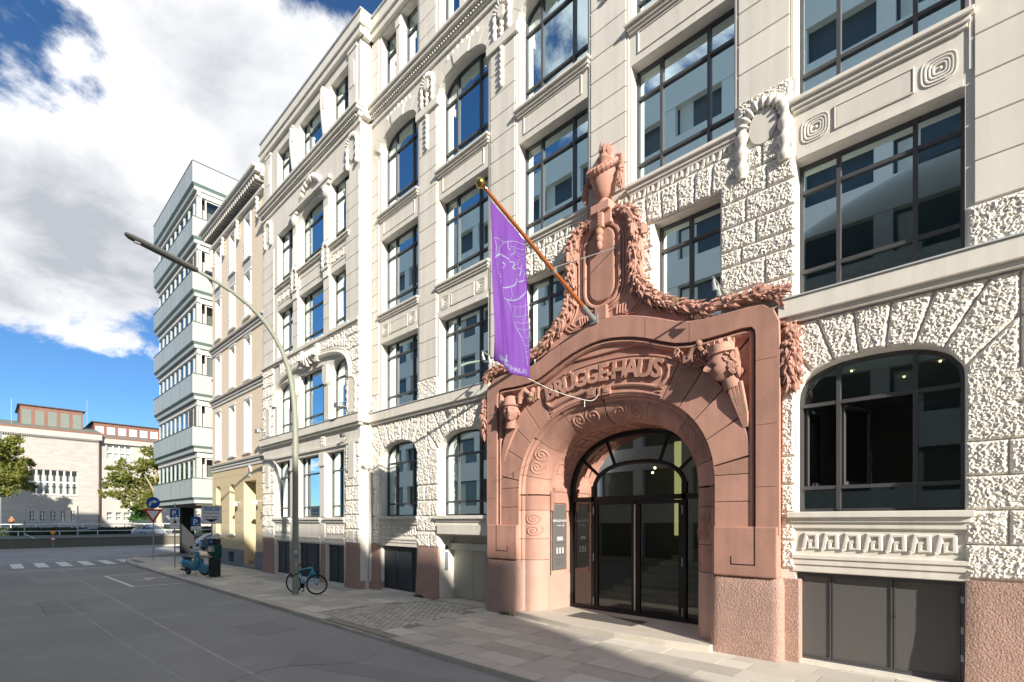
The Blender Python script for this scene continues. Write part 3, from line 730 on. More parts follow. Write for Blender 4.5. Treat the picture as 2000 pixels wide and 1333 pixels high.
for i, z in enumerate((1.70, 1.63, 1.56)): bx('print_line', 'black', nb, -10.38, -10.18, .510, .5145, z-.012, z+.012)
plinth(-12.40+.0, -12.385, 1.0) if False else None
bx('threshold', 'kerb', B, -12.27, -10.05, -.12, .6, -.03, .03)

# --- upper floors
def pier_blocks(xc, wd, z0, z1, y, yf=.035, h=.58, m='paint'):
    n = max(1, round((z1-z0)/h)); hh = (z1-z0)/n; key = ('pb', round(wd, 2), round(hh, 3))
    if key not in smesh: smesh[key] = MB().box(-wd/2, wd/2, -yf, .004, .007, hh-.007).mesh('pier_block')
    for i in range(n):
        o = at_mesh('pier_block', smesh[key], m, B, xc, y, z0+i*hh); bv = o.modifiers.new('b', 'BEVEL'); bv.width = .008; bv.segments = 1
mid = [(-15.90, .42, 'a'), ((BAY['A']+BAY['B'])/2, .88, 'b'), ((BAY['B']+BAY['C'])/2, .92, 'b'), ((BAY['C']+BAY['D'])/2, .92, 'c'), ((BAY['D']+BAY['E'])/2, .86, 'd'), ((BAY['E']+BAY['F'])/2, .92, 'b'), (4.1, 1.4, 'e')]
for xm, wd, t in mid:
    zl = {'a': 6.95, 'b': 6.95, 'c': 9.75, 'd': 10.15, 'e': 6.95}[t]
    if t in 'abe': 
        c = xm
        if wd > .7: rough(B, rect(c-.54, c+.54, 6.29, 6.93)) if wd < 1.3 else courses(B, c-1, c+1, 6.29, 6.93, .62)
        else: rough(B, rect(c-.21, c+.21, 6.29, 6.93))
    pier_blocks(xm, wd, zl, 15.3, 0)
    pier_blocks(xm, wd, 17.3, 19.6, 0)
    if wd < .7: continue
    sm = MB()
    for sg in (-1, 1):
        sm.box(xm+sg*(wd/2+.035)-.022, xm+sg*(wd/2+.035)+.022, -.02, .004, max(zl, 8.9 if t == 'b' else zl), 15.3)
    sm.build('pier_moulding', 'paint', B)
    # impost band, cartouche and husk pendant of the top arches
    bx('impost_band', 'paint', B, xm-wd/2-.12, xm+wd/2+.12, -.10, .004, 15.32, 15.56, .012)
    ct = band_wreath(MB(), xm, 16.2, .27, .30, -.05, .085, .62); disc(ct, xm, 16.22, .155, .21, -.09, .0); disc(ct, xm, 16.22, .115, .165, -.115, -.08)
    pendant(ct, xm, -.05, 15.58, 15.98, .15); ct.build('cartouche', 'paint', B, True, ang=50)
    pendant(MB(), xm, -.055, 14.2, 15.3, .15).build('husk_pendant', 'paint', B, True, ang=50)
# pier between the portal and the near bay: rock-faced up to the wreath
xm = (BAY['D']+BAY['E'])/2; zz = 6.3
rr = random.Random(3)
for i, h in enumerate((.42, .50, .30, .44, .46, .46, .40)):
    a, b = -3.67, -2.39
    c = a+(b-a)*(.44, .62, .30, .5, .36, .64, .58)[i]
    rough(B, rect(a, c, zz, zz+h)); rough(B, rect(c, b, zz, zz+h)); zz += h
for a, b in ((-3.36, -3.24), (-2.62, -2.44)): rough(B, rect(a, b, zz, 10.0))
rough(B, rect(-3.36, -2.44, 9.95, 10.2))
ct = MB(); ct.box(-3.22, -2.64, -.02, .01, zz, 9.95); band_wreath(ct, xm, 9.6, .36, .36, -.06, .10, .85); disc(ct, xm, 9.55, .235, .31, -.07, .0, 26); ct.build('cartouche', 'paint', B, True, ang=50)

for k, xc in BAY.items():
    xl, xr = xc-HW, xc+HW
    # first-floor spandrel (between the 1st and 2nd floor windows)
    if k in 'ABEF':
        sp = MB(); sp.box(xl+.02, xr-.02, -.012, .004, 8.71, 8.80); sp.build('spandrel_moulding', 'paint', B)
        pm = MB(); bars_frame(pm, rect(xc-.52, xc+.52, 8.93, 9.32), -.022, .004, .022); pm.box(xc-.49, xc+.49, -.012, .004, 8.96, 9.29); pm.build('spandrel_panel', 'paint', B, bevel=.006)
        for sg in (-1, 1): at_mesh('rosette', ROS, 'paint', B, xc+sg*.80, -.008, 9.12)
        for z0, z1 in ((6.42, 8.66),): window(B, xl, xr, 6.36, 8.70, 0, .28, rows=(6.83, 8.22))
    else:
        c1 = -4.37 if k == 'D' else -8.07
        window(B, c1-.69, c1+.69, 6.0, 8.70, 0, .28, cols=(.5,), rows=(8.18,))
        a, b = (xl-.3, xr+.38) if k == 'C' else (xl-.38, xr-.02)
        n = 7; top = 9.33; O = (c1, 4.5)
        for i in range(n):             # flat arch of rock-faced stones
            t0 = a+(b-a)*i/n; t1 = a+(b-a)*(i+1)/n
            s0 = c1+(t0-c1)*.93; s1 = c1+(t1-c1)*.93
            rough(B, [(s0, 8.72), (s1, 8.72), (t1, top), (t0, top)])
        for i in range(8): at_mesh('meander', MEAN, 'paint', B, a+.16+i*(b-a-.32)/7, -.012, 9.50)
        for sg in (-1, 1):
            e = c1+sg*.69; f = {('C', -1): xl-.35, ('C', 1): XC-.72, ('D', -1): XC+.72, ('D', 1): -3.68}[(k, sg)]
            lo, hi = min(e, f), max(e, f)
            if hi-lo > .12: courses(B, lo+.01, hi-.005, 6.3, 8.70, .48, 0, 5)
    # sills
    for z, pr in ((9.72, .13), (13.22, .15)):
        s = MB(); s.box(xl-.10, xr+.10, -pr, .26, z-.07, z); s.box(xl-.06, xr+.06, -pr*.62, .02, z-.15, z-.072); s.box(xl-.03, xr+.03, -pr*.35, .02, z-.21, z-.152); s.build('window_sill', 'paint', B, bevel=.01)
    W2 = window(B, xl, xr, 9.72, 12.35, 0, .28, rows=(10.28, 11.74))
    if k in 'BD': curtain(W2, xl+.03, xl+.33, 9.75, 12.3, .5)
    pm = MB(); bars_frame(pm, rect(xc-.92, xc+.92, 12.52, 12.98), -.018, .004, .02); pm.build('spandrel_panel', 'paint', B)
    W3 = window(B, xl, xr, 13.22, 16.05, .58, .28, rows=(13.85, 15.35))
    if k in 'ABC': curtain(W3, xl+.02, xl+.42, 13.25, 15.6, .48)
    # arch ring of the third floor: smooth voussoirs
    P = arch_pts(xl, xr, 16.05, .58, 2.5, 14); Q = arch_pts(xl-.32, xr+.32, 16.42, .72, 2.5, 14)
    for i in range(0, 14, 2):
        poly = [P[i], P[i+1], P[i+2], Q[i+2], Q[i+1], Q[i]]
        cxp = sum(p[0] for p in poly)/6; czp = sum(p[1] for p in poly)/6
        MB().prism([(cxp+(p[0]-cxp)*.975, czp+(p[1]-czp)*.985) for p in poly], -.05 if i != 6 else -.08, .004).build('voussoir', 'paint', B, bevel=.008)
    og = MB()
    for j in range(7):
        t = (j+.5)/7; a = PI*(1-t); og.tube([(xc+.72*(t-.5)*2.1, -.02, 16.46-abs(t-.5)*.22), (xc+.72*(t-.5)*2.1+.02, -.035, 16.58-abs(t-.5)*.18)], .032, 6)
    tag(og.build('arch_ornament', 'paint', B, True), kind='stuff')
    W4 = window(B, xl, xc-.13, 17.45, 19.62, 0, .28, cols=(), rows=(19.0,)); curtain(W4, xl+.02, xl+.45, 17.5, 19.6, .46); W4 = window(B, xc+.13, xr, 17.45, 19.62, 0, .28, cols=(), rows=(19.0,)); curtain(W4, xc+.15, xc+.55, 17.5, 19.6, .46)
    s = MB(); s.box(xc-.11, xc+.11, -.03, .02, 17.5, 19.2); s.box(xc-.14, xc+.14, -.06, .02, 19.2, 19.45); s.build('colonnette', 'paint', B, bevel=.01)
# upper cornice, parapet
def cornice(x0, x1, y, ends=0):
    c = MB(); c.box(x0-ends, x1+ends, y-.30, y+.02, 17.12, 17.22); c.box(x0-ends*.8, x1+ends*.8, y-.24, y+.02, 17.0, 17.118); c.box(x0-ends*.5, x1+ends*.5, y-.12, y+.02, 16.84, 16.998); c.box(x0-ends*.2, x1+ends*.2, y-.06, y+.02, 16.68, 16.838); c.build('cornice', 'paint', B, bevel=.012)
    tag(bead_row(x0+.05, x1, y-.145, 16.91, .035, .11).build('bead_row', 'paint', B, True, fix=False), kind='stuff')
    c = MB(); c.box(x0-ends, x1+ends, y-.12, y+.06, 19.70, 19.95); c.box(x0-ends*1.4, x1+ends*1.4, y-.18, y+.06, 19.952, 20.06); c.box(x0-ends, x1+ends, y-.09, y+.30, 20.062, 20.50); c.build('parapet', 'paint', B, bevel=.015)
    bx('parapet_cap', 'light_grey', B, x0-ends*1.1, x1+ends*1.1, y-.13, y+.34, 20.502, 20.57)
cornice(-16.2, 5.2, 0)
# windows of the ground floor
for k in 'ABF': window(B, BAY[k]-HW, BAY[k]+HW, 2.60, 5.15, G_R, .28, rows=(3.03, 4.46))
WE = window(B, BAY['E']-HW, BAY['E']+HW, 2.60, 5.15, G_R, .28, rows=(3.02, 4.46), skip=((0, 1), (1, 1)))
for (xh, ln, sg) in ((-2.28, .46, 1), (-1.74, .88, 1)):             # the two casements standing open
    a = R(72); dx, dy = cos(a), sin(a); cs = MB()
    def pt(u, z): return (xh+dx*u, .34+dy*u, z)
    for (u0, u1, z0, z1) in ((0, .06, 3.06, 4.42), (ln-.06, ln, 3.06, 4.42), (.06, ln-.06, 3.06, 3.12), (.06, ln-.06, 4.36, 4.42)):
        q = [pt(u0, z0), pt(u1, z0), pt(u1, z1), pt(u0, z1)]; cs.extr(q, (-dy*.05, dx*.05, 0))
    c = cs.build('casement', 'frame', WE)
    MB().add([pt(.06, 3.12), pt(ln-.06, 3.12), pt(ln-.06, 4.36), pt(.06, 4.36)], [(0, 1, 2, 3)]).build('pane', 'glass', WE, fix=False)
for x, y in ((-1.9, 2.0), (-1.2, 3.2), (-.6, 2.4)): MB().lathe([(.018, 0), (.018, .02)], (x, y, 5.37), 10).build('ceiling_spot', 'bulb', B)

# --- the projecting end bay
YR = -.45; RWG = {'L': (-23.7, -22.17), 'M': (-21.35, -19.33), 'R': (-18.75, -17.37)}; RW = {'L': (-23.5, -21.85), 'M': (-21.2, -18.98), 'R': (-18.42, -16.98)}; RL, RR_ = -25.15, -16.2
mb = MB()
rows3 = lambda z0, z1, rs=(0, 0, 0): (z0, z1, [(*(RW if z0 > 6 else RWG)[k], r) for k, r in zip('LMR', rs)])
wall_col(mb, RL, RR_, 0, 20.5, [rows3(.08, 1.52), rows3(2.58, 5.12), rows3(6.36, 8.62, (.5, 0, .5)), rows3(9.76, 12.0), rows3(13.08, 15.5, (0, .5, 0)), rows3(17.4, 19.3)], YR, .30)
mb.quad((RR_, YR, 0), (RR_, .05, 0), (RR_, .05, 20.5), (RR_, YR, 20.5)); mb.quad((RL, YR, 0), (RL, 12, 0), (RL, 12, 20.5), (RL, YR, 20.5)); mb.quad((RL, YR, 20.5), (RR_, YR, 20.5), (RR_, .35, 20.5), (RL, .35, 20.5))
mb.build('wall', 'paint', B, fix=False)
for k in 'LMR':
    a, b = RWG[k]; cols = (.24, .80) if k == 'M' else (.52,); yw = YR+.26
    window(B, a, b, 2.58, 5.12, 0, yw, cols, (3.02, 4.40))
    gate3(B, a-.1, b+.1, .08, 1.5, YR+.14, 'dark_gate', (.3, .75) if k == 'M' else (.5,), False, 'dark_gate'); a0, b0 = a, b
    a, b = RW[k]; yw = YR+.25
    window(B, a, b, 6.36, 8.62, 0 if k == 'M' else .5, yw, cols, (6.80, 7.98))
    window(B, a, b, 9.76, 12.0, 0, yw, cols, (10.22, 11.35))
    window(B, a, b, 13.08, 15.5, .5 if k == 'M' else 0, yw, cols, (13.6, 14.85))
    window(B, a, b, 17.4, 19.3, 0, yw, cols, (18.7,))
    a, b = a0, b0
    s = MB(); s.box(a-.14, b+.14, YR-.12, YR+.4, 2.48, 2.57); s.box(a-.08, b+.08, YR-.06, YR+.02, 2.38, 2.478); s.box(a-.06, b+.06, YR-.05, YR+.02, 1.72, 1.80); s.box(a-.06, b+.06, YR-.03, YR+.02, 1.56, 1.718); s.build('window_sill', 'paint', B, bevel=.01)
    if k != 'M':
        for i in range(4): at_mesh('meander', MEAN, 'paint', B, a+.15+i*(b-a-.3)/3, YR-.012, 2.08)
    a, b = RW[k]
    for z in (9.76, 13.08):
        s = MB(); s.box(a-.10, b+.10, YR-.13, YR+.4, z-.07, z); s.box(a-.06, b+.06, YR-.08, YR+.02, z-.15, z-.072); s.build('window_sill', 'paint', B, bevel=.01)
    pm = MB(); bars_frame(pm, rect(a+.06, b-.06, 12.25, 12.72), YR-.02, YR+.004, .02); pm.build('spandrel_panel', 'paint', B)
    if k != 'M':
        for i in range(4): at_mesh('meander', MEAN, 'paint', B, a+.15+i*(b-a-.3)/3, YR-.012, 12.50)
for a, b in ((RL, -23.85), (-17.2, RR_)):
    n0 = 1.62
    for z0, z1 in ((1.62, 5.25), (6.3, 9.2)):
        courses(B, a, b if a > -20 or z0 > 6 else -23.8, z0, z1, .5, YR, int(z1*10))
    rough(B, rect(a, b, 9.2, 9.62), YR)
    xm = (a+b)/2
    pier_blocks(xm, b-a-.06, 9.72, 15.0, YR)
    c = band_wreath(MB(), xm, 16.1, .33, .32, YR-.05, .09, .8); disc(c, xm, 15.95, .20, .42, YR-.06, YR); c.build('cartouche', 'paint', B, True, ang=50)
    c = band_wreath(MB(), xm, 7.4, .28, .30, YR-.06, .06, .9); c.prism([(xm-.26, 6.4), (xm+.26, 6.4)]+[(xm+.26*cos(t), 7.35+.3*sin(t)) for t in [PI*i/8 for i in range(9)]], YR-.085, YR-.03); c.build('cartouche', 'paint', B, True, ang=50)
    c = MB(); c.box(xm-.22, xm+.22, YR-.09, YR-.03, 4.0, 5.3); c.build('tablet', 'paint', B, bevel=.01)
    pn = MB(); pn.box(xm-.28, xm+.28, YR-.04, YR+.004, 17.5, 19.5); pn.prism([(xm-.16, 18.2), (xm+.16, 18.2)]+[(xm+.16*cos(t), 19.0+.16*sin(t)) for t in [PI*i/8 for i in range(9)]], YR-.06, YR-.039); pn.box(xm-.33, xm+.33, YR-.07, YR+.004, 19.5, 19.62); pn.build('pilaster', 'paint', B, bevel=.01)
    plinth(a+.02, b-.02, 1.60, YR-.05, YR+.2)
for a, b, xm in ((-22.07, -21.45, -21.53), (-19.23, -18.85, -18.70)):
    xg = (a+b)/2; plinth(a, b, 1.54, YR-.03, YR+.2)
    c = MB(); c.box(xg-.2, xg+.2, YR-.05, YR+.004, 2.6, 4.6); c.box(xg-.26, xg+.26, YR-.10, YR+.004, 4.6, 4.75); c.box(xg-.23, xg+.23, YR-.08, YR+.004, 4.75, 5.1); c.box(xg-.2, xg+.2, YR-.03, YR+.004, 1.6, 2.36); c.build('pilaster', 'paint', B, bevel=.012)
    pier_blocks(xm, .5, 9.78, 12.05, YR)
    c = MB(); c.box(xm-.2, xm+.2, YR-.06, YR+.004, 13.2, 15.1); 
    for i in range(4): c.box(xm-.16+i*.09, xm-.11+i*.09, YR-.075, YR-.05, 13.4, 14.7)
    c.ball((xm, YR-.06, 15.3), (.24, .12, .26), 10, 7); c.ball((xm, YR-.10, 15.32), (.11, .1, .14), 8, 6); c.box(xm-.3, xm+.3, YR-.12, YR+.004, 15.5, 15.62); c.build('pilaster', 'paint', B, True, ang=40)
    c = band_wreath(MB(), xm, 13.0, .21, .25, YR-.08, .075, .6); disc(c, xm, 12.78, .15, .30, YR-.10, YR); 
    for i in range(4): c.box(xm-.2+i*.11, xm-.12+i*.11, YR-.08, YR+.004, 11.95, 12.25)
    c.box(xm-.26, xm+.26, YR-.12, YR+.004, 12.25, 12.36); c.build('cartouche', 'paint', B, True, ang=50)
    c = MB(); c.box(xm-.2, xm+.2, YR-.04, YR+.004, 6.4, 7.7); c.prism([(xm-.2, 8.5), (xm-.2, 8.0)]+[(xm+.2*cos(t), 8.0-.24*sin(t)) for t in [PI*(1-i/8) for i in range(9)]]+[(xm+.2, 8.5)], YR-.12, YR+.004); c.build('bracket', 'paint', B, bevel=.01)
    c = MB(); c.tube([(xm, YR-.05, 17.5), (xm+.04, YR-.10, 18.0), (xm-.02, YR-.09, 18.6), (xm, YR-.12, 19.2)], [.14, .17, .2, .16], 10); 
    for i in range(9): c.ball((xm+random.uniform(-.15, .15), YR-.2, 18.4+i*.1), .07, 6, 5)
    c.build('carved_bracket', 'paint', B, True, ang=60)
# big flat arch over the first floor and its keystone
P = arch_pts(-23.75, -16.8, 8.98, 1.3, 3.2, 26)
MB().tube([(p[0], YR-.05, p[1]) for p in P], .10, 8).tube([(p[0], YR-.03, p[1]+.16) for p in P], .05, 6).build('arch_moulding', 'paint', B, True)
for i in range(1, 25):
    a, b = P[i], P[i+1]
    if a[1] < 8.62 or abs((a[0]+b[0])/2+20.1) < .95: continue
    rough(B, [(a[0], a[1]+.22), (b[0], b[1]+.22), (b[0], 9.6), (a[0], 9.6)], YR)
k = MB()
for i in range(7): k.tube([(-20.7+i*.2, YR-.12-.04*sin(i), 8.75+.1*abs(3-i)), (-20.65+i*.2, YR-.20, 9.05), (-20.7+i*.2, YR-.1, 9.4)], [.08, .12, .06], 7)
k.box(-20.9, -20.65, YR-.16, YR+.01, 8.8, 9.5); k.box(-19.5, -19.25, YR-.16, YR+.01, 8.8, 9.5); k.build('keystone_carving', 'paint', B, True, ang=50)
k = MB()
for i in range(16): 
    t = i/15; k.ball((-20.95+t*1.7+random.uniform(-.03, .03), YR-.06, 16.05+.38*sin(PI*t)+random.uniform(-.05, .05)), (.13, .1, .13), 7, 5)
k.build('garland_relief', 'paint', B, True, ang=70)
bx('ledge', 'paint', B, -21.9, -18.3, YR-.16, YR+.01, 15.64, 15.78, .01)
s = MB(); s.box(RL, RR_+.02, YR-.14, YR+.01, 9.60, 9.70); s.box(RL, RR_+.01, YR-.08, YR+.01, 9.52, 9.598); s.build('string_course', 'paint', B, bevel=.01)
s = MB(); s.box(RL, RR_+.02, YR-.08, YR+.01, 5.26, 5.36); s.build('string_course', 'paint', B, bevel=.01)
for a in (-21.76, -19.04):
    c = MB(); c.box(a-.2, a+.2, YR-.03, YR+.004, 5.4, 5.85)
    for i in range(2):
        for j in range(3): c.box(a-.12+i*.14, a-.02+i*.14, YR-.045, YR-.02, 5.45+j*.13, 5.54+j*.13)
    c.build('tablet', 'paint', B)
s = MB(); s.box(RL-.02, RR_+.2, YR-.20, YR+.02, 5.96, 6.26); s.box(RL, RR_+.13, YR-.13, YR+.02, 5.87, 5.958); s.box(RR_, RR_+.2, YR+.02, -.2, 5.96, 6.26); s.build('string_course', 'paint', B, bevel=.01)
bx('cover_strip', 'light_grey', B, RL-.03, RR_+.22, YR-.225, YR+.02, 6.262, 6.285)
cornice(RL, RR_, YR, .2)
c = MB(); c.box(RR_, RR_+.20, YR, -.0, 16.84, 17.22); c.box(RR_, RR_+.15, YR, 0, 19.7, 20.5); c.build('cornice_return', 'paint', B)
for i in range(16): bx('quoin', 'paint', B, RR_-.01, RR_+.03, YR+.03, -.02, 6.4+i*.6, 6.985+i*.6)
for i in range(9): rough(B, rect(RR_, RR_+.001, 0, .01), YR) if False else None
# rain pipe in the inner corner
rp = MB(); rp.tube([(-16.10, -.10, .28), (-16.10, -.10, 5.85), (-16.10, -.12, 6.0), (-16.10, -.28, 6.1), (-16.10, -.28, 6.3), (-16.10, -.10, 6.45), (-16.10, -.10, 16.7)], .05, 10)
for z in (.9, 2.6, 4.3, 8, 10, 12, 14): rp.tube([(-16.10, -.10, z), (-16.10, -.10, z+.06)], .062, 10)
rp.build('rain_pipe', 'trim', B, True)
# roof railing and lightning rod seen above the parapet
rl = MB()
for x in range(-27, -14, 2): rl.tube([(x+.9, .3, 20.5), (x+.9, .3, 20.9)], .015, 5)
rl.tube([(-26, .3, 20.9), (-14, .3, 20.9)], .015, 5); rl.tube([(-16.6, -.1, 20.5), (-16.6, -.1, 21.3)], .01, 5); rl.build('roof_railing', 'galv', B)

# ------------------------------------------------------------------ the sandstone portal
YP = -.24
def mir(pts): return [(-x, z) for x, z in pts]+[(x, z) for x, z in reversed(pts)]
outer_h = [(3.62, 2.2), (3.62, 4.0), (3.62, 5.60), (3.61, 5.90), (3.52, 6.12), (3.37, 6.23), (3.1, 6.26), (2.76, 6.26), (2.4, 6.26), (2.05, 6.30), (1.75, 6.38), (1.42, 6.53), (1.1, 6.66), (.8, 6.76), (.5, 6.85), (.25, 6.89), (.0, 6.905)]
inner_h = [(3.27, 2.2), (3.27, 4.0), (3.27, 5.55), (3.27, 5.72), (3.26, 5.85), (3.2, 5.93), (3.03, 5.95), (2.72, 5.93), (2.4, 5.92), (2.05, 5.93), (1.75, 5.99), (1.42, 6.12), (1.1, 6.26), (.8, 6.36), (.5, 6.43), (.25, 6.47), (.0, 6.485)]
def strip3(mb, A, B_): 
    for i in range(len(A)-1): mb.quad(A[i], A[i+1], B_[i+1], B_[i])
def c3(pts, y): return [(XC+x, y, z) for x, z in pts]
oc = mir(outer_h)[:len(outer_h)]+[(x, z) for x, z in reversed(outer_h[:-1])]; ic = mir(inner_h)[:len(inner_h)]+[(x, z) for x, z in reversed(inner_h[:-1])]
oc = [(-x, z) for x, z in outer_h]+[(x, z) for x, z in reversed(outer_h[:-1])]; ic = [(-x, z) for x, z in inner_h]+[(x, z) for x, z in reversed(inner_h[:-1])]
def inset(C, d):          # towards the portal's middle
    out = []
    for i, (x, z) in enumerate(C):
        a = Vector(C[max(i-1, 0)]); b = Vector(C[min(i+1, len(C)-1)]); t = (b-a).normalized(); nn = Vector((t.y, -t.x)); out.append((x+nn.x*d, z+nn.y*d))
    return out
def sell(a, top, zs, n=2.3, th=None):
    th = R(th); q = cos(th); return (math.copysign(abs(q)**(2/n), q)*a, zs+(top-zs)*max(0, sin(th))**(2/n))
ZS = 3.10
def ro(th): return sell(3.2, 6.05, ZS, 2.3, th)
def ri(th): return sell(2.52, 5.21, ZS, 2.3, th)
def rr2(th): return sell(2.0, 4.70, ZS, 2.3, th)
mb = MB()
strip3(mb, c3(oc, YP), c3(ic, YP)); strip3(mb, c3(oc, YP), c3(oc, .05))
i1 = inset(ic, .05); i2 = inset(ic, .13); i3 = inset(ic, .16)
strip3(mb, c3(ic, YP), c3(ic, YP+.10)); strip3(mb, c3(ic, YP+.10), c3(i1, YP+.13)); strip3(mb, c3(i1, YP+.13), c3(i1, YP+.05)); 
i15 = inset(ic, .09); strip3(mb, c3(i1, YP+.05), c3(i15, YP+.03)); strip3(mb, c3(i15, YP+.03), c3(i2, YP+.06)); strip3(mb, c3(i2, YP+.06), c3(i3, YP+.15))
# the field behind the ring
thl = [180-180*i/(len(ic)-1) for i in range(len(ic))]
fld = []
k = len(ic)
for i in range(k):
    x, z = i3[i]
    fld.append((x, z))
ringc = []
for i in range(k):
    x, z = fld[i]
    if z < ZS: ringc.append((math.copysign(2.6, x), z))
    else:
        an = math.degrees(math.atan2((z-ZS)/2.9, x/3.1)); ringc.append(sell(2.6, 5.3, ZS, 2.3, max(0, min(180, an))))
strip3(mb, c3(fld, YP+.15), c3(ringc, YP+.15)); strip3(mb, c3(ringc, YP+.15), c3(ringc, .05))
portal = mb.build('portal', 'sandstone', B, fix=True)
o = MB().tube(c3([p for p in inset(oc, -.015)], YP+.03), .035, 6); o.build('top_roll', 'sandstone', portal, True)
bx('kneeler', 'sandstone', portal, XC+3.6, XC+3.72, -.16, .03, 5.88, 6.18); bx('kneeler', 'sandstone', portal, XC-3.72, XC-3.6, -.16, .03, 5.88, 6.18)
jt = MB()
for sg in (1, -1):
    for z in (3.05, 4.15, 5.30): a_, b_ = sorted((XC+sg*3.275, XC+sg*3.615)); jt.box(a_, b_, YP-.0015, YP+.02, z-.005, z+.005)
for i in (9, 12, 20, 23):
    p_, q_ = Vector(oc[i]), Vector(ic[i]); t_ = (q_-p_).normalized(); n_ = Vector((-t_.y, t_.x))*.005
    jt.prism([(XC+v.x, v.y) for v in (p_+n_, q_+n_, q_-n_, p_-n_)], YP-.0015, YP+.02)
tag(jt.build('joints', 'joint_dark', portal), kind='stuff')
# voussoirs
def vous(t0, t1, y0=YP+.05, zlow=None):
    k = 6; g = .25
    A = [ro(t0+g+(t1-t0-2*g)*i/k) for i in range(k+1)]; C = [ri(t0+g+(t1-t0-2*g)*i/k) for i in range(k+1)]
    return A+C[::-1]
for sg in (1, -1):
    J = [8, 22, 35, 47, 58]
    for i in range(4):
        p = [(XC+sg*x, z) for x, z in vous(J[i], J[i+1])]; MB().prism(p, YP+.05, .02).build('voussoir', 'sandstone', portal, bevel=.008)
    zz = [2.33, 2.80, 3.30]
    for i in range(2): MB().prism([(XC+sg*2.52, zz[i]+.006), (XC+sg*3.2, zz[i]+.006), (XC+sg*3.2, zz[i+1]-.006), (XC+sg*2.52, zz[i+1]-.006)], YP+.05, .02).build('voussoir', 'sandstone', portal, bevel=.008)
    A = [(3.2, 3.306)]+[ro(7.7*i/3) for i in range(4) if ro(7.7*i/3)[1] > 3.32]; C = [(2.52, 3.306)]+[ri(7.7*i/3) for i in range(4) if ri(7.7*i/3)[1] > 3.32]
    MB().prism([(XC+sg*x, z) for x, z in A+C[::-1]], YP+.05, .02).build('voussoir', 'sandstone', portal, bevel=.008)
    # foot block with its hooked groove, and the rough granite base
    a, b = sorted((XC+sg*2.52, XC+sg*3.63))
    fb = MB().prism([(a, 1.44), (b, 1.44), (b, 2.34), (a, 2.34)], YP-.03, .1).build('foot_block', 'sandstone', portal, bevel=.025)
    xx = XC+sg*3.27; hk = MB(); hk.box(min(xx, xx-sg*.018), max(xx, xx-sg*.018), YP-.033, YP-.028, 1.66, 2.34); e = xx-sg*.42 if sg > 0 else xx+.42
    hk.box(min(xx, e), max(xx, e), YP-.033, YP-.028, 1.645, 1.665); hk.box(e-.009, e+.009, YP-.033, YP-.028, 1.645, 1.80); hk.build('groove', 'black', portal)
    pb = MB(); rows = []; nx = 14
    for j in range(17):
        z = 1.46*j/16-.02; t = 1-max(0, z)/1.46; rd = .06 if z < 1.3 else .06-.10*((z-1.3)/.16); ring = []
        aa, bb = a-.04+(-rd*.3), b+.04+rd*.3
        ring.append((aa, .14, z))
        for i in range(nx+1):
            x = aa+(bb-aa)*i/nx; q = Vector((x, 0, z)); ed = .05 if i in (0, nx) else 0
            ring.append((x, YP+.02-rd*.6-.03*t+ed-(.012*noise.noise(q*26)+.007*noise.noise(q*55)), z))
        ring.append((bb, .14, z)); rows.append(ring)
    pb.loft(rows).build('base_block', 'granite', portal, True, ang=70)
    s0 = MB(); a2, b2 = sorted((XC+sg*3.66, XC+sg*3.92)); s0.box(a2, b2, -.05, .15, -.02, 1.44); s0.build('base_block', 'granite', portal, bevel=.02)
# name panel with letters
pn = MB(); T0, T1 = 58.3, 121.7; k = 20
A = [ro(T0+(T1-T0)*i/k) for i in range(k+1)]; C = [ri(T0+(T1-T0)*i/k) for i in range(k+1)]
pn.prism([(XC+x, z) for x, z in A+C[::-1]], YP+.055, .02); npn = pn.build('name_panel', 'sandstone', portal)
def ringpt(th, f): a = ro(th); b = ri(th); return (a[0]*f+b[0]*(1-f), a[1]*f+b[1]*(1-f))
fr = MB(); P = [ringpt(63+54*i/24, .86) for i in range(25)]; Q = [ringpt(117-54*i/24, .24) for i in range(25)]
loop = P+[ringpt(119.5, .7), ringpt(120.2, .5), ringpt(119, .33)]+Q+[ringpt(61, .33), ringpt(59.8, .5), ringpt(60.5, .7)]
fr.tube([(XC+x, YP+.045, z) for x, z in loop], .045, 8, closed=True)
loop2 = [(x*1.0, z) for x, z in loop]
fr.build('panel_moulding', 'sandstone', portal, True)
fr = MB(); fr.tube([(XC+ringpt(58.8+62.4*i/24, .965)[0], YP+.05, ringpt(58.8+62.4*i/24, .965)[1]) for i in range(25)], .022, 6)
fr.tube([(XC+ringpt(58.8+62.4*i/24, .06)[0], YP+.05, ringpt(58.8+62.4*i/24, .06)[1]) for i in range(25)], .02, 6)
for sg in (0, 1):
    for j, f in enumerate((.15, .25, .7, .8)):
        p0 = ringpt(60 if not sg else 120, f); p1 = ringpt(62.2 if not sg else 117.8, f); fr.tube([(XC+p0[0], YP+.04, p0[1]), (XC+p1[0], YP+.04, p1[1])], .02, 5)
for x0, x1, z0, z1 in ((-.36, -.12, 5.235, 5.42), (-.06, .0, 5.235, 5.44), (.06, .26, 5.235, 5.42)):
    q = MB(); fr.box(XC+x0, XC+x1, YP-.02, YP+.055, z0, z1); fr.box(XC+x0+.05, XC+x1-.04, YP-.035, YP-.019, z0+.05, z1-.04)
fr.build('panel_carving', 'sandstone', portal, True, ang=40)
word = 'BRÜGGE-HAUS'; wds = {'B': 1, 'R': 1, 'Ü': 1.0, 'G': 1.12, 'E': .92, '-': .38, 'H': 1.02, 'A': 1.08, 'U': 1.0, 'S': .95}
tot = sum(wds[c] for c in word); cur = 0
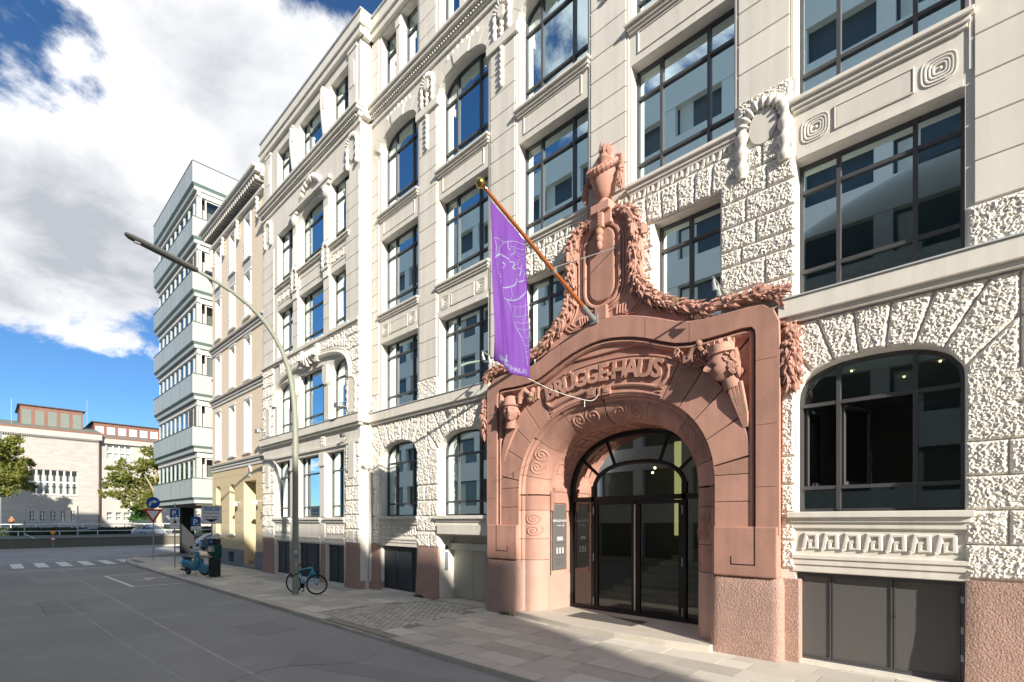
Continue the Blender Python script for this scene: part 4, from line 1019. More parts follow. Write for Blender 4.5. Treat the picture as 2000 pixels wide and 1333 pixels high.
for c in word:                                      # letters stand on a wide curve
    f = (cur+wds[c]/2)/tot; cur += wds[c]; th = R(15.6-31.2*f); rad = 5.6
    px_, pz_ = -rad*sin(th), -.03+rad*cos(th)
    me = text_mesh(c, .52, .05, .016, 'letter')
    mtx = Matrix.Translation((XC-.04+px_, YP+.03, pz_)) @ Matrix.Rotation(-th, 4, 'Y') @ Matrix.Rotation(PI/2, 4, 'X'); me.transform(mtx); me.transform(Matrix.Translation(-WL[portal.name])); link('letter', me, 'sandstone', portal)
# rounded inner order (archivolt), with spiral panels
def pos(s):            # s: 0 at floor .. 1 at spring, then angle; returns outer and inner points
    pass
prof = [(0, YP+.05), (.02, YP+.12), (.12, YP+.12), (.17, YP+.15), (.20, YP+.19), (.42, YP+.20), (.62, YP+.25), (.80, YP+.34), (.93, YP+.46), (1.0, YP+.62), (1.0, YP+.74)]
def orderpt(kind, v, f):
    if kind == 'z': a, b = (2.52, v), (2.0, v)
    else: a, b = ri(v), rr2(v)
    return (a[0]+(b[0]-a[0])*f, a[1]+(b[1]-a[1])*f)
def prof_y(f):
    for i in range(len(prof)-1):
        if prof[i][0] <= f <= prof[i+1][0] and prof[i+1][0] > prof[i][0]: t = (f-prof[i][0])/(prof[i+1][0]-prof[i][0]); return prof[i][1]+(prof[i+1][1]-prof[i][1])*t
    return prof[-1][1]
def order_stone(kind, v0, v1, sg, m='sandstone', spirals=False):
    k = 10 if kind == 't' else 2; gap = .006 if kind == 'z' else .2; mb = MB(); rings = []
    for i in range(k+1):
        v = v0+gap+(v1-v0-2*gap)*i/k; rings.append([(XC+sg*orderpt(kind, v, f)[0], y, orderpt(kind, v, f)[1]) for f, y in prof]+[(XC+sg*(orderpt(kind, v, 1)[0]+.25), YP+.74, orderpt(kind, v, 1)[1]+(.12 if kind == 't' else 0))])
    o = mb.loft(rings).build('archivolt_stone', m, portal, True, ang=40)
    if spirals:
        q = MB()
        for c_, dr in ((.3, 1), (.7, -1)):
            for k2 in (0, 1):
                pts = []
                for i in range(34):
                    a = i/33*4.2*PI*(1 if dr > 0 else -1)+(0 if dr > 0 else PI); r = (.02+.98*i/33)
                    vv = c_+.21*r*sin(a); ff = .62+.33*r*cos(a)
                    v = v0+(v1-v0)*vv; p = orderpt(kind, v, ff); pts.append((XC+sg*p[0], prof_y(ff)-.004, p[1]))
                if k2 == 0: q.tube(pts, .024, 5, flat=.7)
        q.build('spiral_carving', m, portal, True)
    return o
for sg in (1, -1):
    order_stone('z', 1.98, 2.72, sg, spirals=True); order_stone('z', 2.72, 3.10, sg); order_stone('z', 1.44, 1.98, sg)
    order_stone('t', .3, 12, sg); order_stone('t', 12, 40, sg, spirals=True); order_stone('t', 40, 66, sg)
    order_stone('z', .12, 1.44, sg, 'granite_smooth')
order_stone('t', 66, 90, 1, spirals=True); order_stone('t', 66, 90, -1, spirals=True)
# vault over the entrance with sunk panels
YD = 1.35; mb = MB(); V = [(2.0, .1), (2.0, 1.2), (2.0, 2.4), (2.0, ZS)]+[rr2(90*i/14) for i in range(1, 15)]
VV = [(-x, z) for x, z in V]+[(x, z) for x, z in reversed(V[:-1])]
strip3(mb, c3(VV, YP+.70), c3(VV, YD+.1)); mb.build('vault', 'sandstone', portal, True, ang=30)
for i in range(-4, 5):
    th = 90+i*15.5; p = Vector(sell(1.992, 4.69, ZS, 2.3, th)); p2 = Vector(sell(1.992, 4.69, ZS, 2.3, th+10)); t = (p2-p); nn = Vector((-t.y, t.x)).normalized()
    if nn.dot(Vector((0, 3))-p) < 0: nn = -nn
    for ya, yb in ((.62, .86), (.92, 1.16)):
        a, b = p, p2; q = [(XC+a.x, ya, a.y), (XC+b.x, ya, b.y), (XC+b.x, yb, b.y), (XC+a.x, yb, a.y)]
        MB().tube(q, .014, 4, closed=True).build('vault_panel', 'sandstone', portal)
bx('jamb_base', 'granite_smooth', portal, XC-2.02, XC-1.985, .4, YD+.05, .1, 1.02); bx('jamb_base', 'granite_smooth', portal, XC+1.985, XC+2.02, .4, YD+.05, .1, 1.02)
# company plaque on the left jamb
pq = bx('company_plaque', 'plaque', portal, XC-1.998, XC-1.965, .52, 1.12, 1.15, 2.88)
RT = Matrix.Rotation(PI/2, 4, 'Z') @ Matrix.Rotation(PI/2, 4, 'X')
put_text('BRÜGGE-HAUS', .085, 'sign_white', portal, Matrix.Translation((XC-1.962, .82, 2.42)) @ RT, .001)
put_text('5', .11, 'sign_white', portal, Matrix.Translation((XC-1.962, .98, 2.29)) @ RT, .001)
pt = MB(); pt.box(XC-1.964, XC-1.961, .70, .92, 2.315, 2.325)
for i in range(3): pt.box(XC-1.964, XC-1.961, .70, .95, 2.0-.035*i, 2.018-.035*i)
for i in range(5):
    for j in range(3): pt.box(XC-1.964, XC-1.961, .68+j*.12, .74+j*.12, 1.58+i*.033, 1.602+i*.033)
tag(pt.build('plaque_print', 'sign_white', portal), kind='stuff')
pt = MB(); bars = [(.60, 1.05, 1.54, 1.86)]
pt.box(XC-1.966, XC-1.960, .60, 1.05, 1.86, 1.865); pt.box(XC-1.966, XC-1.960, .60, 1.05, 1.535, 1.54); pt.box(XC-1.966, XC-1.960, .62, 1.0, 1.43, 1.436); pt.box(XC-1.966, XC-1.960, .65, .95, 1.36, 1.366); pt.box(XC-1.966, XC-1.960, .65, .95, 1.30, 1.306); pt.build('letter_slot', 'black', portal)
tb = MB(); tb.box(XC-2.0, XC-1.93, .44, .56, 2.7, 3.2); tb.box(XC-2.0, XC-1.93, 1.08, 1.2, 2.7, 3.2); tb.box(XC-2.0, XC-1.95, .5, 1.14, 2.9, 3.25); tb.box(XC-2.0, XC-1.92, .55, 1.1, 3.2, 3.32); tb.build('plaque_hood', 'sandstone', portal, bevel=.03)
bx('key_switch', 'plaque', portal, XC-2.58, XC-2.53, YP-.0, YP+.03, .92, 1.08)
# step and floor of the entrance
st = [(XC-2.5, -.28), (XC-1.6, -.46), (XC-.6, -.58), (XC+.6, -.62), (XC+1.7, -.56), (XC+2.52, -.42)]
stp = MB().extr([(x, y, -.03) for x, y in st]+[(XC+2.5, .45, -.03), (XC-2.5, .45, -.03)], (0, 0, .15)).build('door_step', 'kerb', portal, bevel=.015)
for i in range(5): bx('floor_tile', 'slab', portal, XC-2.0+i*.8+.004, XC-1.2+i*.8-.004, .455, 1.30, .0, .115)
bx('door_mat', 'plaque', portal, XC-1.2, XC+.6, .1, .8, .118, .128)

# glazed entrance doors
dr = MB(); PD = [(XC-1.98, .12), (XC-1.98, ZS)]+[(XC-x, z) for x, z in [sell(1.98, 4.66, ZS, 2.3, a) for a in range(6, 90, 7)]]+[(XC, 4.66)]+[(XC+x, z) for x, z in reversed([sell(1.98, 4.66, ZS, 2.3, a) for a in range(6, 90, 7)])]+[(XC+1.98, ZS), (XC+1.98, .12)]
bars_frame(dr, PD, YD-.05, YD+.06, .09); door = dr.build('entrance_door', 'black', B)
for x in (-1.24, 1.24): bx('door_post', 'black', door, XC+x-.05, XC+x+.05, YD-.06, YD+.06, .12, 3.35)
bx('transom', 'black', door, XC-1.93, XC+1.93, YD-.06, YD+.06, 2.95, 3.07)
ia = [(XC+x, YD, z) for x, z in [sell(1.24, 3.90, 3.2, 2.4, 180-180*i/20) for i in range(21)]]
q = MB(); q.tube(ia, .055, 6); q.build('fanlight_arch', 'black', door, True)
for a in (32, 65, 115, 148):
    p0 = sell(1.24, 3.90, 3.2, 2.4, a); p1 = sell(1.96, 4.64, ZS, 2.3, a*.92+90*.08); MB().tube([(XC+p0[0], YD, p0[1]), (XC+p1[0], YD, p1[1])], .04, 6).build('fanlight_bar', 'black', door)
for x0, x1 in ((-1.19, -.03), (.03, 1.19)):
    lf = MB(); bars_frame(lf, [(XC+x0, .14), (XC+x0, 2.94), (XC+x1, 2.94), (XC+x1, .14)], YD-.04, YD+.03, .085); lf.build('door_leaf', 'black', door)
    MB().quad((XC+x0+.05, YD, .18), (XC+x1-.05, YD, .18), (XC+x1-.05, YD, 2.9), (XC+x0+.05, YD, 2.9)).build('door_pane', 'glass_dark', door, fix=False)
    for z in (.35, 1.5, 2.7):
        xh = XC+(x0-.02 if x0 < 0 else x1+.02); bx('hinge', 'galv', door, xh-.015, xh+.015, YD-.075, YD-.04, z-.1, z+.1)
MB().tube([(XC+.02, YD-.11, .25), (XC+.02, YD-.11, 2.85)], .018, 8).build('door_handle', 'stair', door, True)
MB().quad((XC-1.93, YD, .14), (XC-1.25, YD, .14), (XC-1.25, YD, 2.95), (XC-1.93, YD, 2.95)).build('side_pane', 'glass_dark', door, fix=False)
MB().quad((XC+1.25, YD, .14), (XC+1.93, YD, .14), (XC+1.93, YD, 2.95), (XC+1.25, YD, 2.95)).build('side_pane', 'glass_dark', door, fix=False)
MB().add([(x, YD+.012, z) for x, z in [(XC-1.93, 3.07)]+[(a, b-.05) for a, b in PD[1:-1]]+[(XC+1.93, 3.07)]], [tuple(range(len(PD)))]).build('fanlight_pane', 'glass_dark', door, fix=False)
# hall and stairs behind the doors
hl = MB(); hl.box(-8.85, -8.75, YD+.1, 6.2, 0, 5.4); hl.box(-8.8, -3.0, YD+.05, 6.2, -.02, .10); hl.build('hall_wall', 'room', B)
for i in range(9): bx('stair_step', 'stair', B, -8.3+i*.22, -4.6, YD+.9+i*.3, YD+4.8, .10+.165*i, .10+.165*(i+1)-.002)
bx('light_strip', 'strip_light', B, -6.87, -6.67, YD+3.4, YD+3.45, 2.0, 4.85)
for x, y in ((-7.9, 2.6), (-6.6, 3.0), (-7.3, 4.2)): MB().ball((x, y, 3.9), .04, 8, 6).build('ceiling_spot', 'bulb', B)

# --- crest above the portal: slab, framed tablet, garlands, urn
ch = [(0, 9.22), (.34, 9.2), (.62, 9.05), (.86, 8.78), (.96, 8.4), (.97, 7.9), (1.0, 7.5), (1.12, 7.2), (1.35, 6.97), (1.7, 6.75), (2.0, 6.6), (2.0, 6.2), (0, 6.2)]
cr = [(XC+x, z) for x, z in ch]+[(XC-x, z) for x, z in reversed(ch[1:-1])]
MB().prism(cr, -.14, .03).build('crest', 'sandstone', portal, bevel=.02)
def rrect(hw, z0, z1, r, k=7):
    out = []
    for cx_, cz_, a0 in ((hw-r, z1-r, 0), (-hw+r, z1-r, 90), (-hw+r, z0+r, 180), (hw-r, z0+r, 270)):
        for i in range(k): a = R(a0+90*i/(k-1)); out.append((cx_+r*cos(a), cz_+r*sin(a)))
    return out
MB().prism([(XC+x, z) for x, z in rrect(.33, 7.36, 9.0, .3)], -.20, -.13).build('tablet', 'sandstone', portal, bevel=.04)
fr = MB()
for hw, r, y in ((.46, .045, -.16), (.54, .03, -.15), (.62, .025, -.14)):
    fr.tube([(XC+x, y, z) for x, z in rrect(hw, 7.26-(hw-.46), 9.06+(hw-.46)*.4, hw*.9, 8)], r, 6, closed=True)
for sg in (1, -1):
    for k_, (o1, o2) in enumerate(((.70, 0), (.78, .04), (.86, .09))):
        fr.tube([(XC+sg*x, -.15, z) for x, z in ((o1-.06, 8.4), (o1-.06, 7.6), (o1+.02, 7.3), (o1+.16, 7.08-o2), (o1+.02, 6.98-o2), (o1-.26, 7.0-o2))], .024, 6)
    for i in range(4): fr.tube([(XC+sg*(.38+i*.07), -.16, 6.98), (XC+sg*(.40+i*.07), -.17, 7.16)], .02, 5)
fr.build('tablet_moulding', 'sandstone', portal, True, ang=60)
bx('tablet_foot', 'sandstone', portal, XC-.16, XC+.16, -.24, -.1, 6.93, 7.25, .02)
kb = MB(); kb.box(XC-.30, XC+.30, -.26, .0, 9.0, 9.42); kb.box(XC-.11, XC+.11, -.30, -.2, 8.95, 9.38); kb.build('keystone', 'sandstone', portal, bevel=.03)
hk = MB()
for i in range(5): hk.leaf((XC+.0, -.31, 9.34-i*.07), (0, -.3, -1), (0, -1, 0), .1, .13)
for i, z in enumerate((8.86, 8.72, 8.58)): hk.ball((XC, -.27, z), (.10-.015*i, .09-.01*i, .11), 9, 7)
hk.build('fruit_drop', 'sandstone_carved', portal, True, ang=60)
def garland(path, r, seed, dens=110, name='garland'):
    g = MB(); P = smooth_pts(path, 7); rr = random.Random(seed); rs = r if isinstance(r, list) else None
    n = len(P); rad = [r]*n if not rs else [rs[min(len(rs)-1, int(i/(n-1)*(len(rs)-1)))]+(rs[min(len(rs)-1, int(i/(n-1)*(len(rs)-1))+1)]-rs[min(len(rs)-1, int(i/(n-1)*(len(rs)-1)))])*((i/(n-1)*(len(rs)-1)) % 1) for i in range(n)]
    g.tube(P, [a*.72 for a in rad], 10)
    ln = sum((P[i+1]-P[i]).length for i in range(n-1))
    for k in range(int(ln*dens)):
        i = rr.randrange(n-1); f = rr.random(); p = P[i].lerp(P[i+1], f); t = (P[i+1]-P[i]).normalized()
        y = Vector((0, -1, 0)); s_ = t.cross(y).normalized(); a = rr.uniform(-1.75, 1.75); nn = (y*cos(a)+s_*sin(a)).normalized(); R0 = rad[i]
        d = (t*rr.uniform(.7, 1.0)+nn*rr.uniform(-.05, .22)+s_*rr.uniform(-.55, .55)).normalized()
        L0 = rr.uniform(.17, .30)*R0/.17; g.leaf(p+nn*R0*rr.uniform(.52, .68), d, nn, L0, L0*rr.uniform(.30, .42), .42)
        if rr.random() < .12: g.ball(p+nn*R0*.85, R0*rr.uniform(.16, .28), 7, 5)
    return g.build(name, 'sandstone_carved', portal, True, ang=25, fix=False)
def pf(l, Y):
    return [(fp(a, b, Y)[0], Y, fp(a, b, Y)[1]) for a, b in l]
GR = [(.30, 9.26), (.62, 9.14), (.80, 8.86), (.84, 8.55), (.84, 8.15), (.86, 7.75), (.95, 7.42), (1.18, 7.12), (1.45, 6.92), (1.8, 6.72), (2.25, 6.55), (2.7, 6.50), (3.1, 6.50), (3.45, 6.48), (3.68, 6.38)]
for sg, sd_ in ((1, 1), (-1, 2)):
    garland([(XC+sg*x, -.17, z) for x, z in GR], [.11, .16, .16, .16, .165, .165, .155, .145, .135, .13, .14, .15], sd_)
    cuff = MB()
    for i in range(4): cuff.tube([(XC+sg*(.62+.0*i), -.10, 8.66-i*.045), (XC+sg*.84, -.36, 8.66-i*.045), (XC+sg*1.06, -.10, 8.66-i*.045)], .045, 6)
    cuff.v = [(x, max(y, -.37), z) for x, y, z in cuff.v]; cuff.build('garland_cuff', 'sandstone', portal, True)
    garland([(XC+sg*3.80, -.10, 5.86), (XC+sg*3.80, -.12, 5.5), (XC+sg*3.80, -.12, 5.1), (XC+sg*3.79, -.10, 4.82)], [.12, .15, .155, .13], 5+sd_, 190, 'garland_end')
    bx('garland_slab', 'sandstone', portal, XC+sg*3.80-.17, XC+sg*3.80+.17, -.06, .03, 4.80, 5.87, .03)
# urn
ux, uy = XC+.03, -.12
bx('urn_plinth', 'sandstone', portal, ux-.25, ux+.25, uy-.2, uy+.14, 9.30, 9.50, .02)
urn = MB(); urn.lathe([(.17, 9.49), (.18, 9.55), (.10, 9.60), (.10, 9.64), (.13, 9.66), (.20, 9.76), (.27, 9.94), (.30, 10.12), (.28, 10.26), (.20, 10.34), (.125, 10.38), (.11, 10.44), (.15, 10.50), (.165, 10.53), (.13, 10.555)], (ux, uy, 0), 20)
urn.build('urn', 'sandstone', portal, True, ang=50)
fl_ = MB()
for i in range(26):
    a = random.uniform(0, 2*PI); r = random.uniform(.0, .10); z = 10.55+random.uniform(0, .12); fl_.leaf((ux+r*cos(a), uy+r*sin(a), z), (cos(a)*.3+.25, sin(a)*.3, 1), (cos(a), sin(a), .2), .26, .12, .4)
fl_.ball((ux, uy, 10.62), (.11, .11, .14), 9, 7); fl_.build('urn_flame', 'sandstone_carved', portal, True, ang=50)
for sg in (1, -1):
    h = MB(); h.tube([(ux+sg*.24, uy, 10.12), (ux+sg*.38, uy, 10.10), (ux+sg*.45, uy, 10.25), (ux+sg*.44, uy, 10.44), (ux+sg*.33, uy, 10.48), (ux+sg*.27, uy, 10.36)], .05, 6); h.build('urn_handle', 'sandstone', portal, True, ang=50)
    garland([(ux+sg*.44, uy-.05, 10.16), (ux+sg*.46, uy-.06, 9.95), (ux+sg*.44, uy-.05, 9.72)], [.07, .09, .06], 9+sg, 170, 'urn_tassel')
sw = MB(); P = [Vector((ux+.34*cos(a), uy-.30*sin(a), 10.40-.26*sin(a))) for a in [PI*i/14 for i in range(15)]]
sw.tube(P, [.05+.035*sin(PI*i/14) for i in range(15)], 8)
for i, p in enumerate(P[:-1]): sw.tube([p, p.lerp(P[i+1], .3)], .055+.04*sin(PI*i/14), 8)
sw.build('urn_swag', 'sandstone_carved', portal, True, ang=40)

# --- the two carved heads
def head_mesh(mb, c, s, yaw, pitch=0.0, roll=0.0):
    """face looks along local -Y; s = head height"""
    rot = Matrix.Rotation(yaw, 3, 'Z') @ Matrix.Rotation(pitch, 3, 'X') @ Matrix.Rotation(roll, 3, 'Y'); n, m = 36, 30; c = Vector(c); vs = []
    g = lambda x, z, x0, z0, sx, sz: math.exp(-((x-x0)/sx)**2-((z-z0)/sz)**2)
    for i in range(m+1):
        for j in range(n):
            th = PI*i/m; ph = 2*PI*j/n; x = sin(th)*sin(ph); y = -sin(th)*cos(ph); z = cos(th)
            wx = .36*(1-.22*max(0, -z)**1.5); px_, py_, pz_ = x*wx, y*.43, z*.5
            if y < 0:
                f = (-y)**.6; d = 0
                d += .115*g(px_, pz_, 0, -.06, .05, .09)+.06*g(px_, pz_, 0, .05, .04, .10)          # nose
                d += .035*g(abs(px_), pz_, .12, .09, .12, .035)                                     # brow
                d -= .085*g(abs(px_), pz_, .13, .005, .065, .05); d += .022*g(abs(px_), pz_, .13, .005, .03, .022)  # sockets, eyes
                d += .04*g(px_, pz_, 0, -.21, .08, .022)+.035*g(px_, pz_, 0, -.265, .07, .02)-.02*g(px_, pz_, 0, -.238, .09, .012)
                d += .07*g(px_, pz_, 0, -.40, .09, .07)+.03*g(abs(px_), pz_, .19, -.12, .07, .1)
                py_ -= 1.5*d*f
            vs.append(c+(rot @ Vector((px_, py_, pz_)))*s)
    fs = [(i*n+j, (i+1)*n+j, (i+1)*n+(j+1) % n, i*n+(j+1) % n) for i in range(m) for j in range(n)]
    mb.add(vs, fs); return rot
# left: helmeted head turned to the right
hc = Vector((XC-2.72, YP-.02, 5.28)); hm = MB(); rot = head_mesh(hm, hc, .58, R(30), R(0)); 
def loc(p, c=None, rt=None): return (c if c is not None else hc)+(rt if rt is not None else rot) @ Vector(p)
hm.tube([loc((0, .02, -.16)), loc((0, .06, -.42))], [.13, .17], 10)
hm.build('helmeted_head', 'sandstone', portal, True, ang=80)
hh = MB(); prf = [(.29, .115), (.30, .14), (.24, .165), (.235, .19), (.225, .29), (.18, .37), (.10, .41), (.02, .42)]
n = 20; rings = []
for r, z in prf: rings.append([loc((r*.92*sin(2*PI*j/n), r*1.05*-cos(2*PI*j/n)+.03, z)) for j in range(n)])
hh.loft(rings)
for sg in (1, -1):
    for i in range(5): hh.leaf(loc((sg*.2, .02, .16+i*.03)), rot @ Vector((sg*.55, .45, .55-.12*i)), rot @ Vector((sg, -.5, 0)), .36-.03*i, .12, .3)
for i in range(16):
    a = R(60+i*15); hh.ball(loc((.22*sin(a), -.22*cos(a)+.05, -.02-.05*(i % 3))), .06, 7, 5)
hh.build('winged_helmet', 'sandstone', portal, True, ang=50)
dc = MB()
for i in range(5): dc.tube([(XC-2.75+i*.05, YP+.06, 4.92), (XC-2.98+i*.05, YP+.05, 4.6), (XC-3.12+i*.03, YP+.07, 4.2), (XC-3.17+i*.01, YP+.08, 3.8)], [.045, .05, .04, .02], 6)
for i in range(9):
    t = i/8; dc.ball((XC-2.35+t*.36, YP+.02-.04*sin(t*9), 5.62+.12*sin(t*7)), (.09, .07, .09), 8, 6)
dc.tube([(XC-2.42, YP-.02, 5.45), (XC-2.36, YP-.06, 5.66), (XC-2.2, YP-.05, 5.74), (XC-2.06, YP-.02, 5.62)], [.06, .07, .06, .05], 8)
for i in range(3): dc.box(XC-1.98+i*.07, XC-1.94+i*.07, YP-.02, YP+.06, 5.42+i*.03, 5.72+i*.03)
dc.build('drapery_carving', 'sandstone_carved', portal, True, ang=50)
# right: crowned head in profile, looking to the left
h2 = Vector((XC+2.72, YP-.06, 5.32)); hm = MB(); rot2 = head_mesh(hm, h2, .60, R(-48), R(10))
L2 = lambda p: loc(p, h2, rot2)
hm.tube([L2((0, .04, -.18)), L2((0, .10, -.44))], [.13, .16], 10); hm.build('crowned_head', 'sandstone', portal, True, ang=80)
hr = MB(); rr = random.Random(4)
for i in range(46):                       # wavy locks
    a = R(rr.uniform(78, 288)); z0 = rr.uniform(.05, .24); pts = []
    for k_ in range(6):
        t = k_/5; aa = a+R(13)*sin(t*9+i)+(R(22)*t if a < PI else -R(22)*t); rad = .235+.02*sin(i)-.01*t
        pts.append(L2((rad*sin(aa)*.93, -rad*cos(aa)*1.1, z0-t*rr.uniform(.24, .36))))
    hr.tube(pts, [.026, .034, .036, .036, .034, .02], 5)
hr.tube([L2((.1, .22, -.16)), L2((0, .30, -.2)), L2((-.12, .24, -.14))], [.07, .09, .06], 8); hr.build('hair', 'sandstone', portal, True, ang=70)
cw = MB(); n = 24
cw.loft([[L2((r*sin(2*PI*j/n), -r*1.08*cos(2*PI*j/n)+.02, z)) for j in range(n)] for r, z in ((.22, .20), (.235, .21), (.235, .24), (.215, .25), (.225, .37), (.02, .37))])
for i in range(10):
    a = 2*PI*i/10; ring = []
    q = [L2((r*sin(a+da), -r*1.08*cos(a+da)+.02, z)) for r, da, z in ((.195, -.15, .36), (.235, -.15, .36), (.235, .15, .36), (.195, .15, .36))]; cw.extr([tuple(v) for v in q], tuple(rot2 @ Vector((0, 0, .075))))
cw.build('mural_crown', 'sandstone', portal, True, ang=40)
ckn = MB()
def link_ring(c, r, a):
    ckn.tube([(c[0]+r*1.35*cos(t)*cos(a)-r*.7*sin(t)*sin(a), c[1]-.02*sin(t*2), c[2]+r*1.35*cos(t)*sin(a)+r*.7*sin(t)*cos(a)) for t in [2*PI*i/10 for i in range(10)]], .02, 5, closed=True)
for i in range(9): link_ring((XC+1.72+i*.082, YP-.02-.02*(i % 2), 5.72-.02*i+.07*sin(i*1.3)), .06, i*1.1)
for i in range(6):
    for j in range(3): link_ring((XC+2.02+i*.085, YP-.0, 5.46+j*.085+.03*i*0), .042, (i+j)*1.3)
ckn.tube([(XC+2.06, YP-.06, 5.60), (XC+2.16, YP-.08, 5.76), (XC+2.26, YP-.08, 5.78), (XC+2.34, YP-.06, 5.66)], .05, 7); ckn.box(XC+1.96, XC+2.14, YP-.09, YP+.02, 5.52, 5.66); ckn.ball((XC+2.28, YP-.09, 5.82), .07, 8, 6); ckn.build('chain_carving', 'sandstone', portal, True, ang=50)
dc = MB()
for i in range(4): dc.tube([(XC+2.80+i*.07, YP+.0, 4.98), (XC+2.88+i*.06, YP-.01, 4.7), (XC+2.98+i*.04, YP+.03, 4.4), (XC+3.05+i*.02, YP+.06, 4.15)], [.04, .045, .04, .02], 6)
for i in range(9): dc.leaf((XC+3.13+random.uniform(-.02, .03), YP+.10, 4.35-i*.06), (random.uniform(-.3, .3), -.1, -1), (0, -1, 0), .12, .07)
dc.build('drapery_carving', 'sandstone_carved', portal, True, ang=50)

# ------------------------------------------------------------------ flagpole and flag
pb_ = Vector((-6.40, -.26, 6.98)); ptip = Vector((-6.40, -3.66, 8.32)); pd_ = (ptip-pb_).normalized()
FPo = empty('flagpole', tuple(pb_), 'sloping wooden flagpole with a gold ball, fixed on the red portal', 'flagpole')
MB().tube([pb_+pd_*.35, pb_+pd_*1.8, ptip], [.045, .042, .032], 10).build('pole', 'wood_pole', FPo, True)
MB().tube([pb_-pd_*.05, pb_+pd_*.45], .06, 10).tube([pb_+pd_*1.50, pb_+pd_*1.57], .055, 10).tube([pb_+pd_*1.50, pb_+pd_*1.53+Vector((.05, 0, .06))], .03, 6).build('socket', 'galv', FPo, True)
bx('base_plate', 'galv', FPo, -6.50, -6.30, -.27, -.2, 6.88, 7.08)
MB().lathe([(.02, -.06), (.045, -.05), (.03, -.02), (.075, .03), (.09, .08), (.07, .13), (.03, .16)], (0, 0, 0), 14).xf(Matrix.Translation(ptip) @ pd_.to_track_quat('Z', 'Y').to_matrix().to_4x4()).build('finial', 'brass', FPo, True)
MB().tube([pb_+pd_*1.62, Vector((-5.88, -.2, 8.42))], .009, 6).build('stay', 'galv', FPo)
RPo = tag(MB().tube(smooth_pts([(-6.38, -2.55, 5.19), (-6.2, -1.9, 5.02), (-5.95, -1.2, 4.92), (-5.9, -.95, 4.98), (-5.88, -.85, 5.10)], 5), .006, 5).tube([(-5.97, -1.22, 4.92), (-5.97, -1.22, 4.78)], .009, 5).tube([(-6.38, -2.55, 5.19), (-6.39, -2.55, 5.30)], .006, 5).build('rope', 'rope'), 'thin white rope hanging from the bottom corner of the purple flag', 'rope')
FO = empty('flag', (-6.40, -3.0, 5.2), 'long purple flag with a pale profile head hanging from the wooden pole', 'flag')
def flagpt(u, v, off=0.0):
    """u 0 outer .. 1 inner edge, v 0 bottom .. 1 top"""
    y = -3.50+.93*u; ztop = pb_.z+pd_.z/-pd_.y*(pb_.y-y)-.10 if False else pb_.z+(pb_.y-y)*(pd_.z/-pd_.y)-.09
    zb = 5.27-.12*u; z = zb+(ztop-zb)*v; k = .6+.4*v
    fx_ = (.06*sin(7*u+2.0*v+.5)*(.35+.9*(1-v))+.024*sin(17*u-4*v)*(.4+.6*v)+.012*sin(31*u+9*v)+.06*sin(2.2*v+1)*(1-v))*min(1, 3*(1.02-v)+.1)
    yy = y+.02*sin(3*v)*(1-v)
    return Vector((-6.40+fx_+off, yy, z))
fm = MB(); NU, NV = 26, 60
fm.add([flagpt(i/NU, j/NV) for j in range(NV+1) for i in range(NU+1)], [(j*(NU+1)+i, j*(NU+1)+i+1, (j+1)*(NU+1)+i+1, (j+1)*(NU+1)+i) for j in range(NV) for i in range(NU)])
fl1 = fm.build('cloth', 'flag', FO, True, fix=False); sol = fl1.modifiers.new('s', 'SOLIDIFY'); sol.thickness = .003; sol.offset = 0
def fz(x, y):          # photo close-up coordinates -> flag (u, v)
    X0 = 90+(y/1333)*28; X1 = 350; ty = 60+(x-90)*1.12; by = 1190+(x-115)*.30
    return ((x-X0)/(X1-X0), 1-(y-ty)/(by-ty))
pr = MB()
def pline(pts, wd):
    P = smooth_pts([(*fz(a, b), 0) for a, b in pts], 5)
    for sgn in (1, -1):
        vs = []
        for i, p in enumerate(P):
            a = P[max(i-1, 0)]; b = P[min(i+1, len(P)-1)]; d = Vector(((b-a).x*.95, (b-a).y*3.0)); d = d.normalized() if d.length > 0 else Vector((1, 0)); nn = Vector((-d.y/.95, d.x/3.0))*wd*.46
            for q in (p.xy+nn, p.xy-nn): vs.append(flagpt(max(0, min(1, q.x)), max(0, min(1, q.y)), .004*sgn))
        pr.add(vs, [(2*i, 2*i+1, 2*i+3, 2*i+2) for i in range(len(P)-1)])
